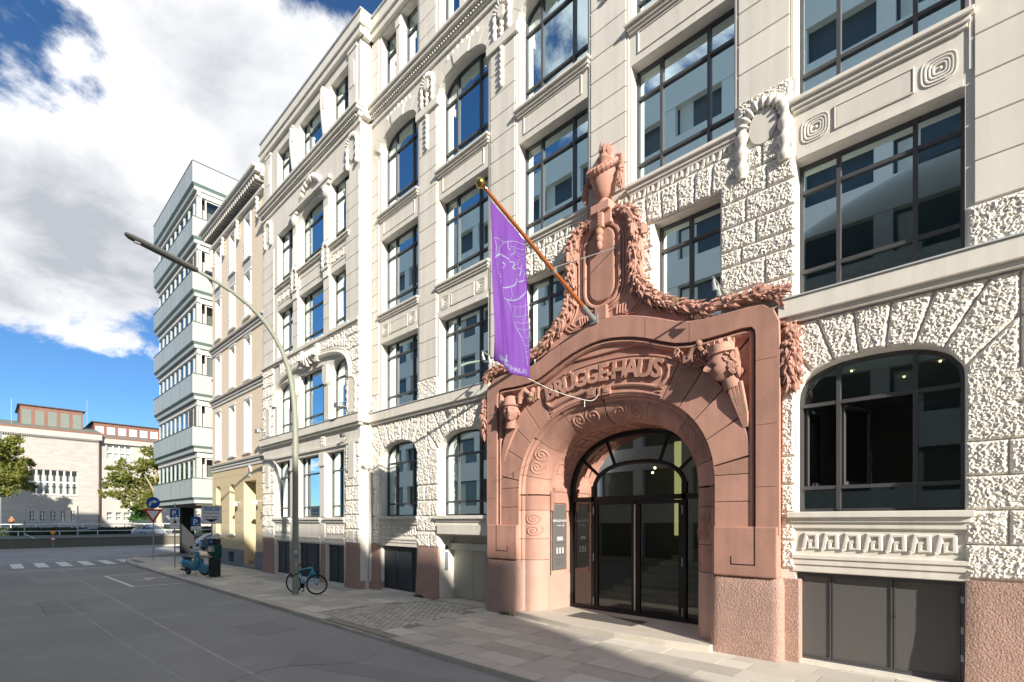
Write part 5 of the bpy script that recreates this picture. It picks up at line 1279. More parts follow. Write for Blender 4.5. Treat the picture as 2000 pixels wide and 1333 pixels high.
for pts, wd in [([(125, 470), (150, 445), (190, 440), (235, 465)], .030), ([(125, 320), (140, 380), (135, 445)], .013), ([(125, 320), (180, 345), (225, 350)], .013), ([(225, 340), (230, 390), (240, 400)], .02), ([(225, 345), (290, 355), (348, 375)], .013),
                ([(150, 440), (160, 390), (200, 352)], .010), ([(240, 380), (290, 400), (340, 405)], .010), ([(250, 400), (290, 430), (335, 440)], .010), ([(255, 425), (300, 455), (335, 470)], .010), ([(270, 365), (262, 420), (240, 440)], .012),
                ([(128, 475), (140, 520), (140, 570), (165, 580), (160, 600), (190, 605), (165, 625), (175, 660), (210, 660)], .012), ([(165, 480), (195, 485), (215, 500)], .022), ([(175, 505), (195, 525), (210, 505)], .012), ([(175, 500), (195, 490), (212, 505)], .010),
                ([(185, 660), (235, 655), (265, 640), (275, 600), (300, 620), (330, 610)], .024), ([(200, 665), (205, 720), (235, 745), (290, 735), (330, 690), (335, 640)], .024), ([(245, 660), (250, 710), (240, 740)], .014),
                ([(235, 480), (260, 500), (250, 530), (280, 550), (270, 590)], .022), ([(265, 470), (290, 490), (280, 520), (310, 540), (300, 580)], .020), ([(295, 470), (320, 500), (310, 530), (335, 560), (320, 600)], .020),
                ([(225, 750), (255, 850), (290, 960), (320, 1060), (340, 1180)], .014), ([(240, 780), (300, 790), (345, 770)], .008), ([(255, 850), (300, 855), (345, 840)], .008), ([(275, 890), (310, 900), (345, 890)], .010), ([(285, 930), (315, 945), (345, 935)], .008), ([(300, 985), (325, 995), (348, 985)], .008), ([(312, 1040), (330, 1048), (348, 1040)], .008), ([(320, 1085), (348, 1090)], .008), ([(328, 1125), (348, 1128)], .008),
                ([(270, 790), (265, 850)], .008), ([(300, 760), (295, 850)], .008), ([(325, 740), (320, 890)], .008), ([(310, 860), (318, 980)], .008), ([(335, 860), (338, 1060)], .008)]: pline(pts, wd)
pline([(198, 1195), (198, 1150)], .045); pline([(222, 1200), (222, 1155)], .045); pline([(196, 1158), (224, 1160)], .045); pline([(209, 1150), (209, 1120)], .035)
pr.build('profile_print', 'flag_print', FO, fix=False)
word = 'BRÜGGEHAUS'
for i, c in enumerate(word):                        # printed letters bend with the cloth
    u0 = .10+.84*(i+.5)/len(word); me = text_mesh(c, .125, 0, .003, 'letter')
    for v in me.vertices: v.co = flagpt(min(.995, u0+v.co.x/.93), .022+v.co.y/3.0, .005)-Vector(FO.location)
    link('letter', me, 'flag_print', FO)
# small spot lights on arms
def spot(x, z, y0, ln, up, label, sg):
    t = empty('spot_light', (x, y0, z), label, 'lamp'); a = Vector((x, y0, z)); b = a+Vector((0, -ln, up)); MB().tube([a, b], .022, 6).build('arm', 'galv', t)
    for f in (.72, .97):
        p = a.lerp(b, f); MB().tube([p, p+Vector((0, 0, -.07)), p+Vector((0, .05, -.20))], [.012, .03, .05], 8).build('lamp', 'galv', t, True)
spot(-3.50, 6.60, -.04, .78, .16, 'small twin spot light on a grey arm beside the right garland of the portal', 1)
spot(-9.35, 6.62, -.04, .9, .16, 'small twin spot light on a grey arm behind the purple flag', -1)
def flood(x, y, z, label):
    t = empty('flood_light', (x, y, z), label, 'lamp'); MB().tube([(x, y, z), (x, y-.22, z), (x, y-.28, z+.0)], .02, 6).build('arm', 'galv', t); bx('housing', 'galv', t, x-.17, x+.17, y-.46, y-.28, z-.07, z+.10, .01); bx('camera', 'lamp_head', t, x-.22, x-.1, y-.2, y-.1, z+.1, z+.18)
flood(-17.0, YR-.06, 6.62, 'grey box flood light on the cream wall near the rain pipe'); flood(-24.7, YR-.06, 6.62, 'grey box flood light on the cream wall next to the ochre house')
def cam_(x, y, z, label):
    t = empty('security_camera', (x, y, z), label, 'camera'); MB().tube([(x, y, z), (x, y-.1, z-.02), (x, y-.12, z-.12)], .018, 6).build('bracket', 'galv', t); bx('body', 'lamp_head', t, x-.16, x+.04, y-.24, y-.1, z-.05, z+.07, .02)
cam_(-17.0, YR-.06, 5.55, 'small grey camera under the string course, above the tablet nearer the rain pipe'); cam_(-24.7, YR-.06, 5.4, 'small grey camera under the string course, next to the ochre house')

# ------------------------------------------------------------------ street lamp, bicycle, scooter, parking meter, signs
LX, LY = -16.69, -2.55
SL = empty('street_lamp', (LX, LY, 0), 'tall grey-green street lamp with a long curved arm over the road', 'street lamp')
arm = [(LY, 0), (LY, .4), (LY, 5.2), (LY-.05, 6.4), (LY-.22, 7.4), (LY-.55, 8.2), (LY-1.05, 8.85), (LY-1.7, 9.32), (LY-2.4, 9.6), (LY-2.95, 9.76)]
P = [Vector((LX, y, z)) for y, z in arm]; P = P[:2]+smooth_pts(P[2:], 5)
rs = [.105, .10]+[.095-.05*i/(len(P)-3) for i in range(len(P)-2)]
MB().tube(P, rs, 12).build('post', 'lamp_green', SL, True)
hd = MB(); rings = []
for t, wd, h0, h1 in ((0, .07, -.05, .05), (.08, .11, -.06, .05), (.5, .14, -.07, .05), (1.35, .15, -.07, .04), (1.62, .13, -.06, .03), (1.7, .07, -.03, .02)):
    y = LY-2.85-t; z = 9.75+t*.22; rings.append([(LX-wd, y, z+h0*.4), (LX-wd*.7, y, z+h0), (LX+wd*.7, y, z+h0), (LX+wd, y, z+h0*.4), (LX+wd*.7, y, z+h1), (LX-wd*.7, y, z+h1)])
hd.loft(rings).build('lamp_head', 'lamp_head', SL, True, ang=30)
bx('lens', 'sign_white', SL, LX-.06, LX+.06, LY-4.35, LY-4.2, 9.965, 9.975)
bx('access_door', 'lamp_green', SL, LX+.06, LX+.108, LY-.06, LY+.06, .5, .9)
MB().lathe([(.035, 0), (.035, .003)], (LX+.095, LY-.03, 1.42), 12, 'X').build('sticker', 'sign_white', SL); bx('sticker', 'blue', SL, LX+.09, LX+.106, LY-.05, LY+.03, 1.24, 1.29); bx('sticker', 'sign_white', SL, LX+.09, LX+.106, LY-.05, LY+.01, .98, 1.0)

def torus(mb, c, R_, r, ax, n=28, m=7):
    c = Vector(c); ax = Vector(ax).normalized(); a = ax.orthogonal().normalized(); b = ax.cross(a); mb.tube([c+(a*cos(2*PI*i/n)+b*sin(2*PI*i/n))*R_ for i in range(n)], r, m, closed=True); return mb
def bicycle():
    t = empty('bicycle', (-16.52, -2.28, 0), 'bright blue city bicycle with black wheels locked to the street lamp', 'bicycle', rz=0)
    yaw = R(22); bt = Matrix.Translation((-16.52, -2.28, 0)) @ Matrix.Rotation(yaw, 4, 'Z') @ Matrix.Rotation(R(5), 4, 'X')
    T = lambda p: bt @ Vector(p)
    fwd = .50; wr = .335; ax = bt.to_3x3() @ Vector((0, 1, 0)); st_ = R(38)
    fax = bt.to_3x3() @ (Matrix.Rotation(st_, 3, 'Z') @ Vector((0, 1, 0)))
    for c, a, nm in (((fwd, 0, wr), fax, 'front'), ((-fwd, 0, wr), ax, 'rear')):
        w_ = torus(MB(), T(c), wr-.014, .017, a, 36, 8).build('tyre', 'rubber', t, True)
        torus(MB(), T(c), wr-.042, .011, a, 32, 6).build('rim', 'black', w_, True)
        sp = MB(); cc = T(c); u = Vector(a).orthogonal().normalized(); v = Vector(a).cross(u)
        for i in range(20): an = 2*PI*i/20; sp.tube([cc+Vector(a)*.02*(1 if i % 2 else -1), cc+(u*cos(an)+v*sin(an))*(wr-.045)], .0022, 3, cap=False)
        sp.build('spokes', 'galv', w_); MB().tube([cc-Vector(a)*.05, cc+Vector(a)*.05], .022, 8).build('hub', 'black', w_, True)
    bb = (-.06, 0, .28); hd0 = (.37, 0, .86); hd1 = (.34, 0, .96) if False else (.335, 0, .93); hl = (.365, 0, .80); stt = (-.20, 0, .80); 
    fr = MB(); fr.tube([T(hd1), T(hl)], .024, 8); fr.tube([T((.34, 0, .90)), T(stt)], .019, 8); fr.tube([T((.36, 0, .82)), T(bb)], .024, 8); fr.tube([T(bb), T((-.215, 0, .85))], .02, 8)
    for s_ in (.05, -.05): fr.tube([T(bb), T((-fwd, s_, wr))], .012, 6); fr.tube([T(stt), T((-fwd, s_, wr))], .010, 6); fr.tube([T(hl), T((.40, s_*1.0, .70)), T((fwd, s_, wr))], .014, 6)
    fr.build('frame', 'bike_blue', t, True)
    MB().tube([T((-.21, 0, .84)), T((-.235, 0, .96))], .013, 7).build('seat_post', 'black', t)
    sdl = MB(); rings = []
    for x, wd, z in ((-.36, .07, .985), (-.30, .075, .99), (-.2, .045, .98), (-.10, .02, .972)): rings.append([T((x, wd*cos(a), z+.022*sin(a))) for a in [2*PI*i/8 for i in range(8)]])
    sdl.loft(rings).build('saddle', 'seat', t, True)
    hb = MB(); hb.tube([T((.335, 0, .93)), T((.33, 0, .99)), T((.37, 0, 1.0))], .014, 7); sr = Matrix.Rotation(st_, 3, 'Z'); hb.tube([T(Vector((.34, 0, 0))+sr @ Vector(q)) for q in ((.0, .28, 1.01), (.04, .1, 1.0), (.04, -.1, 1.0), (.0, -.28, 1.01))], .012, 7); hb.build('handlebar', 'black', t, True)
    ck_ = MB(); ck_.lathe([(.09, -.006), (.09, .006)], (0, 0, 0), 18, 'Y').xf(Matrix.Translation(T((-.06, -.05, .28))) @ bt.to_3x3().to_4x4()); ck_.tube([T((-.06, -.06, .28)), T((-.0, -.07, .12))], .011, 6); ck_.tube([T((-.06, .06, .28)), T((-.12, .07, .44))], .011, 6); ck_.box(*(lambda p: (p.x-.04, p.x+.04, p.y-.05, p.y+.03, p.z-.012, p.z+.012))(T((-.0, -.1, .12)))); ck_.build('crank', 'black', t, True)
    ch_ = MB(); ch_.tube([T((-.06, -.05, .365)), T((-fwd, -.05, wr+.03))], .006, 4); ch_.tube([T((-.06, -.05, .195)), T((-fwd, -.05, wr-.03))], .006, 4); ch_.build('chain', 'black', t)
    return t
bicycle()
lk = MB().tube(smooth_pts([(-16.66, -2.34, .80), (-16.55, -2.42, .76), (-16.55, -2.58, .68), (-16.72, -2.67, .60), (-16.82, -2.60, .56), (-16.84, -2.44, .62), (-16.78, -2.38, .74), (-16.68, -2.34, .79)], 5), .016, 7).build('bicycle_lock', 'lock', None, True); tag(lk, 'black chain lock looped round the lamp post and the blue bicycle', 'lock')

def scooter():
    t = empty('scooter', (-25.8, -3.03, 0), 'light blue motor scooter with a black seat parked by the parking meter', 'scooter')
    bt = Matrix.Translation((-25.75, -3.12, 0)) @ Matrix.Rotation(R(14), 4, 'Z') @ Matrix.Rotation(R(6), 4, 'X'); T0 = lambda p: bt @ Vector(p); T = T0
    st3 = Matrix.Rotation(R(42), 3, 'Z'); pv = Vector((.50, 0, 0)); TS = lambda p: bt @ (pv+st3 @ (Vector(p)-pv))
    def ring(c, wy, wz, n=14, tilt=0.0): return [(TS if c[0] > .25 and c[2] > 1.0 else T0)((c[0]-sin(a)*wz*tilt, c[1]+wy*cos(a), c[2]+wz*sin(a))) for a in [2*PI*i/n for i in range(n)]]
    for x, a in ((.62, st3 @ Vector((0, 1, 0))), (-.62, Vector((0, 1, 0)))):
        ax = bt.to_3x3() @ a; c = (TS if x > 0 else T)((x, 0, .22)); wt = torus(MB(), c, .165, .055, ax, 26, 9).build('tyre', 'rubber', t, True)
        rm_ = MB(); rm_.tube([c-ax*.045, c+ax*.045], .115, 18); rm_.build('rim', 'black', wt); u = ax.orthogonal().normalized(); v = ax.cross(u); sp = MB()
        for i in range(5): an = 2*PI*i/5; sp.tube([c-ax*.05, c-ax*.05+(u*cos(an)+v*sin(an))*.12], [.03, .02], 6); 
        torus(sp, c-ax*.045, .115, .014, ax, 20, 5); sp.build('wheel_star', 'galv', wt, True)
    bd = MB(); bd.loft([ring((x, 0, z), wy, wz) for x, z, wy, wz in ((-.98, .60, .05, .06), (-.93, .60, .15, .13), (-.80, .57, .22, .19), (-.62, .54, .24, .22), (-.42, .52, .235, .22), (-.24, .48, .19, .18), (-.12, .42, .15, .13), (-.04, .36, .12, .06))]).build('rear_body', 'scooter_blue', t, True)
    ls = MB(); rows = []
    for z, x, wd in ((.27, .20, .20), (.36, .30, .22), (.52, .40, .23), (.70, .42, .21), (.86, .39, .16), (.97, .355, .09)):
        rows.append([T((x-.10*(abs(k_)/3)**2, wd*k_/3, z)) for k_ in range(-3, 4)])
    ls.loft(rows, closed=False); o = ls.build('leg_shield', 'scooter_blue', t, True); sm_ = o.modifiers.new('s', 'SOLIDIFY'); sm_.thickness = .035
    MB().loft([ring((x, 0, z), wy, .035) for x, z, wy in ((-.2, .27, .17), (.0, .25, .18), (.22, .26, .18), (.28, .30, .16))]).build('floorboard', 'scooter_blue', t, True)
    T = TS
    MB().loft([[TS((x, wy*cos(a), .24+rz_*max(-.25, sin(a)))) for a in [2*PI*i/16 for i in range(16)]] for x, wy, rz_ in ((.36, .05, .10), (.42, .10, .22), (.52, .125, .285), (.63, .13, .30), (.75, .12, .27), (.84, .09, .18), (.88, .03, .08))]).build('front_mudguard', 'scooter_blue', t, True)
    MB().tube([T0((.56, 0, .30)), T0((.42, 0, .90)), TS((.40, 0, 1.02))], [.035, .05, .045], 8).build('steering_column', 'scooter_blue', t, True)
    MB().loft([ring((x, 0, z), wy, wz) for x, z, wy, wz in ((.26, 1.06, .03, .02), (.30, 1.06, .10, .05), (.37, 1.06, .12, .075), (.45, 1.05, .085, .07), (.475, 1.05, .07, .06))]).build('headset', 'scooter_blue', t, True)
    MB().tube([T((.46, 0, 1.05)), T((.485, 0, 1.05))], .065, 14).build('headlight', 'sign_white', t)
    hb = MB()
    for s_ in (1, -1): hb.tube([T((.34, s_*.08, 1.06)), T((.30, s_*.22, 1.07)), T((.27, s_*.36, 1.07))], [.03, .02, .02], 7)
    hb.build('handlebar', 'black', t, True)
    for s_ in (1, -1):
        mr_ = MB().tube([T((.30, s_*.22, 1.08)), T((.32, s_*.30, 1.25)), T((.30, s_*.34, 1.30))], .007, 5).build('mirror_stalk', 'chrome', t); MB().lathe([(.02, -.02), (.055, -.01), (.06, .01)], (0, 0, 0), 12, 'X').xf(Matrix.Translation(T((.30, s_*.35, 1.34)))).build('mirror', 'black', mr_, True)
    MB().loft([ring((x, 0, z), wy, wz) for x, z, wy, wz in ((-.90, .79, .06, .03), (-.82, .80, .12, .045), (-.6, .79, .135, .05), (-.35, .78, .12, .05), (-.22, .76, .07, .035))]).build('seat', 'seat', t, True)
    T = T0
    MB().tube([T((-.5, -.15, .24)), T((-.85, -.16, .26))], .05, 10).build('exhaust', 'black', t, True)
    bx('lower_trim', 'black', t, *(lambda p, q: (p.x, q.x, p.y, q.y, p.z, q.z))(T((-.95, -.2, .38)), T((-.4, .2, .46)))) if False else MB().loft([ring((x, 0, .38), wy, .05) for x, wy in ((-.88, .14), (-.7, .2), (-.45, .2), (-.3, .14))]).build('lower_trim', 'black', t, True)
    tl = MB().ball(T((-.97, 0, .68)), (.04, .06, .05), 8, 6).build('tail_light', 'red', t, True)
    for s_ in (1, -1): MB().ball(T((.43, s_*.15, .72)), (.03, .03, .05), 7, 5).build('indicator', 'orange_paper', t, True)
    MB().tube([T((-.2, .1, .25)), T((-.26, .16, .0))], .012, 5).build('stand', 'black', t)
scooter()

PMx, PMy = -24.28, -2.80
PM = empty('parking_meter', (PMx, PMy, 0), 'dark green parking ticket machine with a round blue P sign', 'parking meter', rz=0)
bx('plinth', 'concrete', PM, PMx-.32, PMx+.32, PMy-.28, PMy+.28, -.02, .02)
RM = Matrix.Translation((PMx, PMy, 0)) @ Matrix.Rotation(R(32), 4, 'Z')
def pmb(name, m, x0, x1, y0, y1, z0, z1, bv=.02): 
    o = MB().box(x0, x1, y0, y1, z0, z1).xf(RM).build(name, m, PM); b = o.modifiers.new('b', 'BEVEL'); b.width = bv; b.segments = 2; return o
pmb('pedestal', 'meter_dark', -.19, .19, -.16, .16, .02, .80, .05); pmb('housing', 'meter_green', -.215, .215, -.185, .185, .80, 1.42, .04); pmb('head', 'meter_dark', -.18, .18, -.16, .16, 1.42, 1.66, .03)
MB().loft([[RM @ Vector(p) for p in q] for q in ([(-.28, -.26, 1.66), (.28, -.26, 1.66), (.28, .26, 1.66), (-.28, .26, 1.66)], [(-.28, -.26, 1.68), (.28, -.26, 1.68), (.28, .26, 1.68), (-.28, .26, 1.68)], [(-.14, -.12, 1.78), (.14, -.12, 1.78), (.14, .12, 1.78), (-.14, .12, 1.78)])]).build('roof', 'galv', PM)
pmb('display', 'galv', -.16, .16, -.192, -.183, 1.1, 1.37, .002); pmb('notice', 'paper', -.14, .02, -.196, -.1925, 1.13, 1.30, .001); pmb('sticker', 'orange_paper', -.18, -.06, -.192, -.186, .84, .95, .001); pmb('sticker', 'paper', -.18, -.08, -.192, -.186, .95, 1.02, .001); pmb('sticker', 'paper', -.03, .04, -.192, -.186, .88, .92, .001)
MB().lathe([(.10, -.167), (.10, -.162)], (-.02, 0, 1.535), 20, 'Y').xf(RM).build('round_sign', 'blue', PM)
put_text('P', .15, 'sign_white', PM, RM @ Matrix.Translation((-.02, -.169, 1.483)) @ Matrix.Rotation(PI/2, 4, 'X'), .001, .004)

# road signs: faces look along the street towards the camera
def facing(x, y, rz): return Matrix.Translation((x, y, 0)) @ Matrix.Rotation(rz, 4, 'Z')
def signpost(x, y, h, label, rz, r=.03):
    t = empty('sign_post', (x, y, 0), label, 'road sign'); MB().tube([(x, y, -.02), (x, y, h)], r, 8).build('post', 'galv', t, True); return t, facing(x, y, rz)
def plate(mb, pts, y0, y1, T): return mb.add([T @ Vector((x, y0, z)) for x, z in pts]+[T @ Vector((x, y1, z)) for x, z in pts], [tuple(range(len(pts))), tuple(range(2*len(pts)-1, len(pts)-1, -1))]+[(i, i+len(pts), (i+1) % len(pts)+len(pts), (i+1) % len(pts)) for i in range(len(pts))])
circ = lambda cx_, cz_, r, n=26: [(cx_+r*cos(2*PI*i/n), cz_+r*sin(2*PI*i/n)) for i in range(n)]
RZS = R(66)
t, T = signpost(-37.2, -2.5, 3.45, 'post with a round blue right-turn arrow above a red and white yield triangle', RZS)
o = plate(MB(), circ(0, 3.55, .36), -.06, -.04, T).build('turn_sign', 'blue', t)
ar = MB(); path = smooth_pts([(-.16, 3.35, 0), (-.15, 3.5, 0), (-.08, 3.6, 0), (.03, 3.62, 0)], 4)
for i in range(len(path)-1):
    a, b = path[i], path[i+1]; d = (b-a).normalized(); nn = Vector((-d.y, d.x, 0))*.045; ar.add([T @ Vector((q.x, -.064, q.y)) for q in (a+nn, b+nn, b-nn, a-nn)], [(0, 1, 2, 3)])
ar.add([T @ Vector((x, -.064, z)) for x, z in ((.03, 3.73), (.24, 3.62), (.03, 3.51))], [(0, 1, 2)]); ar.build('arrow', 'sign_white', o, fix=False)
o = plate(MB(), [(-.50, 3.15), (.50, 3.15), (.0, 2.30)], -.06, -.04, T).build('yield_sign', 'red', t); plate(MB(), [(-.33, 3.05), (.33, 3.05), (0, 2.50)], -.066, -.061, T).build('sign_face', 'sign_white', o)
t, T = signpost(-30.6, -2.85, 3.35, 'thin post with a small blue P sign and a white disabled-parking panel', RZS)
o = plate(MB(), rect(-.20, .20, 2.62, 3.06), -.05, -.035, T).build('parking_sign', 'blue', t); put_text('P', .36, 'sign_white', o, T @ Matrix.Translation((-.03, -.052, 2.72)) @ Matrix.Rotation(PI/2, 4, 'X'), .001, .006)
plate(MB(), rect(.0, .14, 2.70, 2.73), -.054, -.051, T).build('arrow', 'sign_white', o)
o = plate(MB(), rect(-.20, .20, 2.22, 2.60), -.05, -.035, T).build('extra_panel', 'sign_white', t); q = plate(MB(), circ(.02, 2.38, .07, 12), -.054, -.051, T); plate(q, rect(-.01, .03, 2.42, 2.52), -.054, -.051, T); q.build('wheelchair_symbol', 'black', o)
plate(MB(), rect(-.20, .20, 2.02, 2.20), -.05, -.035, T).build('extra_panel', 'sign_white', t)
t, T = signpost(-25.55, -2.55, 3.0, 'post behind the ticket machine with a white AUTOMAT panel and a blue P sign', R(58))
o = plate(MB(), rect(-.40, .40, 2.32, 3.12), -.06, -.04, T).build('automat_panel', 'sign_white', t)
q = MB()
for a in (rect(-.41, .41, 3.10, 3.13), rect(-.41, .41, 2.31, 2.335), rect(-.41, -.385, 2.31, 3.13), rect(.385, .41, 2.31, 3.13)): plate(q, a, -.064, -.038, T)
q.build('panel_border', 'galv', o); plate(MB(), rect(-.33, .33, 2.90, 3.06), -.066, -.061, T).build('blue_band', 'blue', o)
def st_text(s, size, x, z, y, m='black', b=0.0): put_text(s, size, m, o, T @ Matrix.Translation((x, y, z)) @ Matrix.Rotation(PI/2, 4, 'X'), .0008, b)
st_text('AUTOMAT', .145, 0, 2.93, -.068, 'sign_white', .004); st_text('Parkschein', .15, 0, 2.74, -.063); st_text('hier lösen', .15, 0, 2.58, -.063)
plate(MB(), [(-.30, 2.52), (.30, 2.52), (0, 2.37)], -.066, -.061, T).build('arrow', 'black', o)
o = plate(MB(), rect(-.84, -.44, 2.20, 2.62), -.03, -.015, T).build('parking_sign', 'blue', t); put_text('P', .36, 'sign_white', o, T @ Matrix.Translation((-.66, -.032, 2.27)) @ Matrix.Rotation(PI/2, 4, 'X'), .001, .006); plate(MB(), rect(-.62, -.48, 2.27, 2.295), -.035, -.031, T).build('arrow', 'sign_white', o)
o2 = plate(MB(), rect(-.84, -.44, 2.0, 2.19), -.03, -.015, T).build('extra_panel', 'sign_white', t); o = o2; st_text('mit', .06, -.64, 2.12, -.033); st_text('Parkschein', .075, -.64, 2.03, -.033)
plate(MB(), rect(-.6, .1, 2.40, 2.44), -.012, .02, T).build('cross_bar', 'galv', t)

# ------------------------------------------------------------------ the ochre house next door
HX0, HX1, HYf = -33.4, -25.16, -.32
Hs = empty('ochre_house', (-29.3, HYf, 0), 'narrow ochre house with grey plinth, dark cornices and white window reveals', 'building')
wx = [(-32.35, .42), (-29.95, .42), (-27.65, .42)]
mb = MB(); top = 19.0
rowsH = [(1.75, 4.45, [(-32.35-.4, -32.35+.4, .25), (-30.0-.4, -30.0+.4, .25)]), (6.0, 8.75, [(c-h, c+h, .18) for c, h in wx]), (9.75, 12.0, [(c-h, c+h, .18) for c, h in wx]), (13.0, 15.3, [(c-h, c+h, .15) for c, h in wx]), (16.0, 18.2, [(c-h, c+h, 0) for c, h in wx])]
wall_col(mb, HX0, -28.7, .9, 5.55, [(1.75, 4.45, [(-32.75, -31.95, .25), (-30.4, -29.6, .25)])], HYf, .4)
wall_col(mb, -28.7, HX1, 0, 5.55, [(0, 4.5, [(-28.2, -26.5, 0)])], HYf, 1.1)
mb.build('wall', 'yellow_plaster', Hs, fix=False)
mb = MB(); wall_col(mb, HX0, HX1, 5.55, top, rowsH[1:], HYf, .42); mb.quad((HX0, HYf, 0), (HX0, 10, 0), (HX0, 10, top), (HX0, HYf, top)); mb.build('wall', 'ochre', Hs, fix=False)
mb = MB(); wall_col(mb, HX0, -28.2, 0, .9, [(.2, .75, [(-32.9, -31.9, 0), (-30.5, -29.6, 0)])], HYf-.04, .3); mb.quad((HX0, HYf-.04, .9), (-28.2, HYf-.04, .9), (-28.2, HYf, .9), (HX0, HYf, .9)); mb.box(-26.5, HX1, HYf-.04, HYf-.003, -.01, .9); mb.build('plinth', 'grey_plaster', Hs, fix=False)
bx('cellar_back', 'black', Hs, HX0+.1, -28.9, HYf+.27, HYf+.3, .1, .8); bx('room_back', 'room', Hs, HX0+.1, HX1-.1, 1.6, 1.7, 1, 18.8)
for (z0, z1, ops) in rowsH:
    for (a, b, r) in ops:
        P = [(a, z0)]+arch_pts(a, b, z1, r, 2.5, 8)+[(b, z0)]; f = MB(); bars_frame(f, P, HYf+.30, HYf+.36, .06); w_ = f.build('window', 'white', Hs)
        bx('glazing_bar', 'white', w_, (a+b)/2-.025, (a+b)/2+.025, HYf+.30, HYf+.35, z0, z1-r); bx('glazing_bar', 'white', w_, a, b, HYf+.30, HYf+.35, z0+(z1-z0)*.68, z0+(z1-z0)*.68+.05)
        MB().add([(x, HYf+.34, z) for x, z in P], [tuple(range(len(P)))]).build('pane', 'glass_dark', w_, fix=False)
        rv = MB()                                   # white painted reveal, 2 mm inside the opening
        for i in range(len(P)-1):
            (x0, zz0), (x1, zz1) = P[i], P[i+1]; e = .003; c_ = (a+b)/2
            s0 = (x0+(e if x0 < c_ else -e), zz0-(e if zz0 > z0+.1 else 0)); s1 = (x1+(e if x1 < c_ else -e), zz1-(e if zz1 > z0+.1 else 0))
            rv.quad((s0[0], HYf-.03, s0[1]), (s1[0], HYf-.03, s1[1]), (s1[0], HYf+.30, s1[1]), (s0[0], HYf+.30, s0[1]))
        if z0 > 2: rv.build('reveal', 'white', w_, fix=False)
        f = MB(); Po = [(a-.1, z0-.02)]+[(x-.1 if i < 1 else x, z+.1) for i, (x, z) in enumerate(arch_pts(a-.1, b+.1, z1, r, 2.5, 8))]+[(b+.1, z0-.02)]
        f.box(a-.12, b+.12, HYf-.10, HYf+.1, z0-.10, z0-.003); f.build('window_sill', 'white', w_)
        if z0 > 5:
            f = MB(); f.box(a-.09, a-.004, HYf-.025, HYf+.002, z0, z1-r+.02); f.box(b+.004, b+.09, HYf-.025, HYf+.002, z0, z1-r+.02); f.box(a-.09, b+.09, HYf-.025, HYf+.002, z1+.01, z1+.1); f.build('window_trim', 'white', w_)
        if z0 > 12:
            g_ = MB()
            for k in range(3): g_.tube([(a, HYf-.05, z0+.25+.25*k), (b, HYf-.05, z0+.25+.25*k)], .015, 5)
            g_.build('window_guard', 'galv', w_)
for c, h in wx: bx('spandrel', 'light_grey', Hs, c-h-.08, c+h+.08, HYf-.012, HYf+.002, 15.42, 15.88)
for z, p, m_ in ((5.55, .16, 'trim_dark'), (9.36, .2, 'trim_dark'), (12.38, .22, 'trim_dark')):
    s = MB(); s.box(HX0-.05, HX1, HYf-p, HYf+.01, z+.02, z+.14); s.build('cornice', 'trim_dark', Hs, bevel=.02); s = MB(); s.box(HX0-.03, HX1, HYf-p*.6, HYf+.01, z-.12, z+.018); s.box(HX0-.02, HX1, HYf-p*.3, HYf+.01, z-.28, z-.122); s.build('cornice_moulding', 'trim', Hs, bevel=.02)
s = MB(); s.box(HX0-.1, HX1, HYf-.18, HYf+.01, 18.42, 18.58); s.build('cornice_moulding', 'trim', Hs, bevel=.02)
s = MB(); s.box(HX0-.5, HX1-.02, HYf-.62, HYf+.2, 19.3, 19.45); s.box(HX0-.4, HX1-.02, HYf-.5, HYf+.2, 19.12, 19.298); s.box(HX0-.2, HX1-.02, HYf-.25, HYf+.2, 19.0, 19.118); s.build('eaves', 'trim', Hs, bevel=.02)
for i in range(30): bx('modillion', 'trim_dark', Hs, HX0-.1+i*.275, HX0+.02+i*.275, HYf-.44, HYf+.01, 18.86, 19.1)
for c in (-33.1, -31.15, -28.8, -26.0):
    q = MB(); pendant(q, c, HYf-.12, 17.5, 18.4, .2); q.build('console', 'trim', Hs, True)
bx('roof', 'roof_dark', Hs, HX0, HX1-.03, HYf+.25, 10, 19.46, 19.6)
g_ = MB(); g_.tube([(HX0, .4, 20.4), (HX1, .4, 20.4)], .02, 5); g_.tube([(HX0, .4, 20.1), (HX1, .4, 20.1)], .015, 5)
for i in range(7): g_.tube([(HX0+.2+i*1.3, .4, 19.6), (HX0+.2+i*1.3, .4, 20.4)], .018, 5)
g_.build('roof_railing', 'galv', Hs)
# the recessed doorway with steps, lamps, oval shield, number
d_ = bx('door', 'stair', Hs, -28.2, -26.5, HYf+1.02, HYf+1.08, .5, 4.5)
for i in range(3): bx('step', 'concrete', Hs, -28.19, -26.51, HYf-.05+.3*i, HYf+1.0, .17*i, .17*(i+1)-.002)
for x in (-28.75, -25.9):
    q = MB(); q.tube([(x, HYf, 3.4), (x, HYf-.25, 3.45)], .015, 5); q.lathe([(.06, 3.45), (.15, 3.3), (.16, 3.25)], (x, HYf-.27, 0), 10); q.build('wall_lamp', 'white', Hs, True)
q = MB(); disc(q, -27.3, 5.0, .17, .30, HYf-.06, HYf); q.build('oval_shield', 'sign_white', Hs); q = MB(); disc(q, -27.3, 5.05, .09, .11, HYf-.068, HYf-.061, 10); q.build('shield_emblem', 'red', Hs)
put_text('3', .5, 'plaque', Hs, Matrix.Translation((-25.75, HYf-.02, 2.55)) @ Matrix.Rotation(PI/2, 4, 'X'), .008)
q = MB()
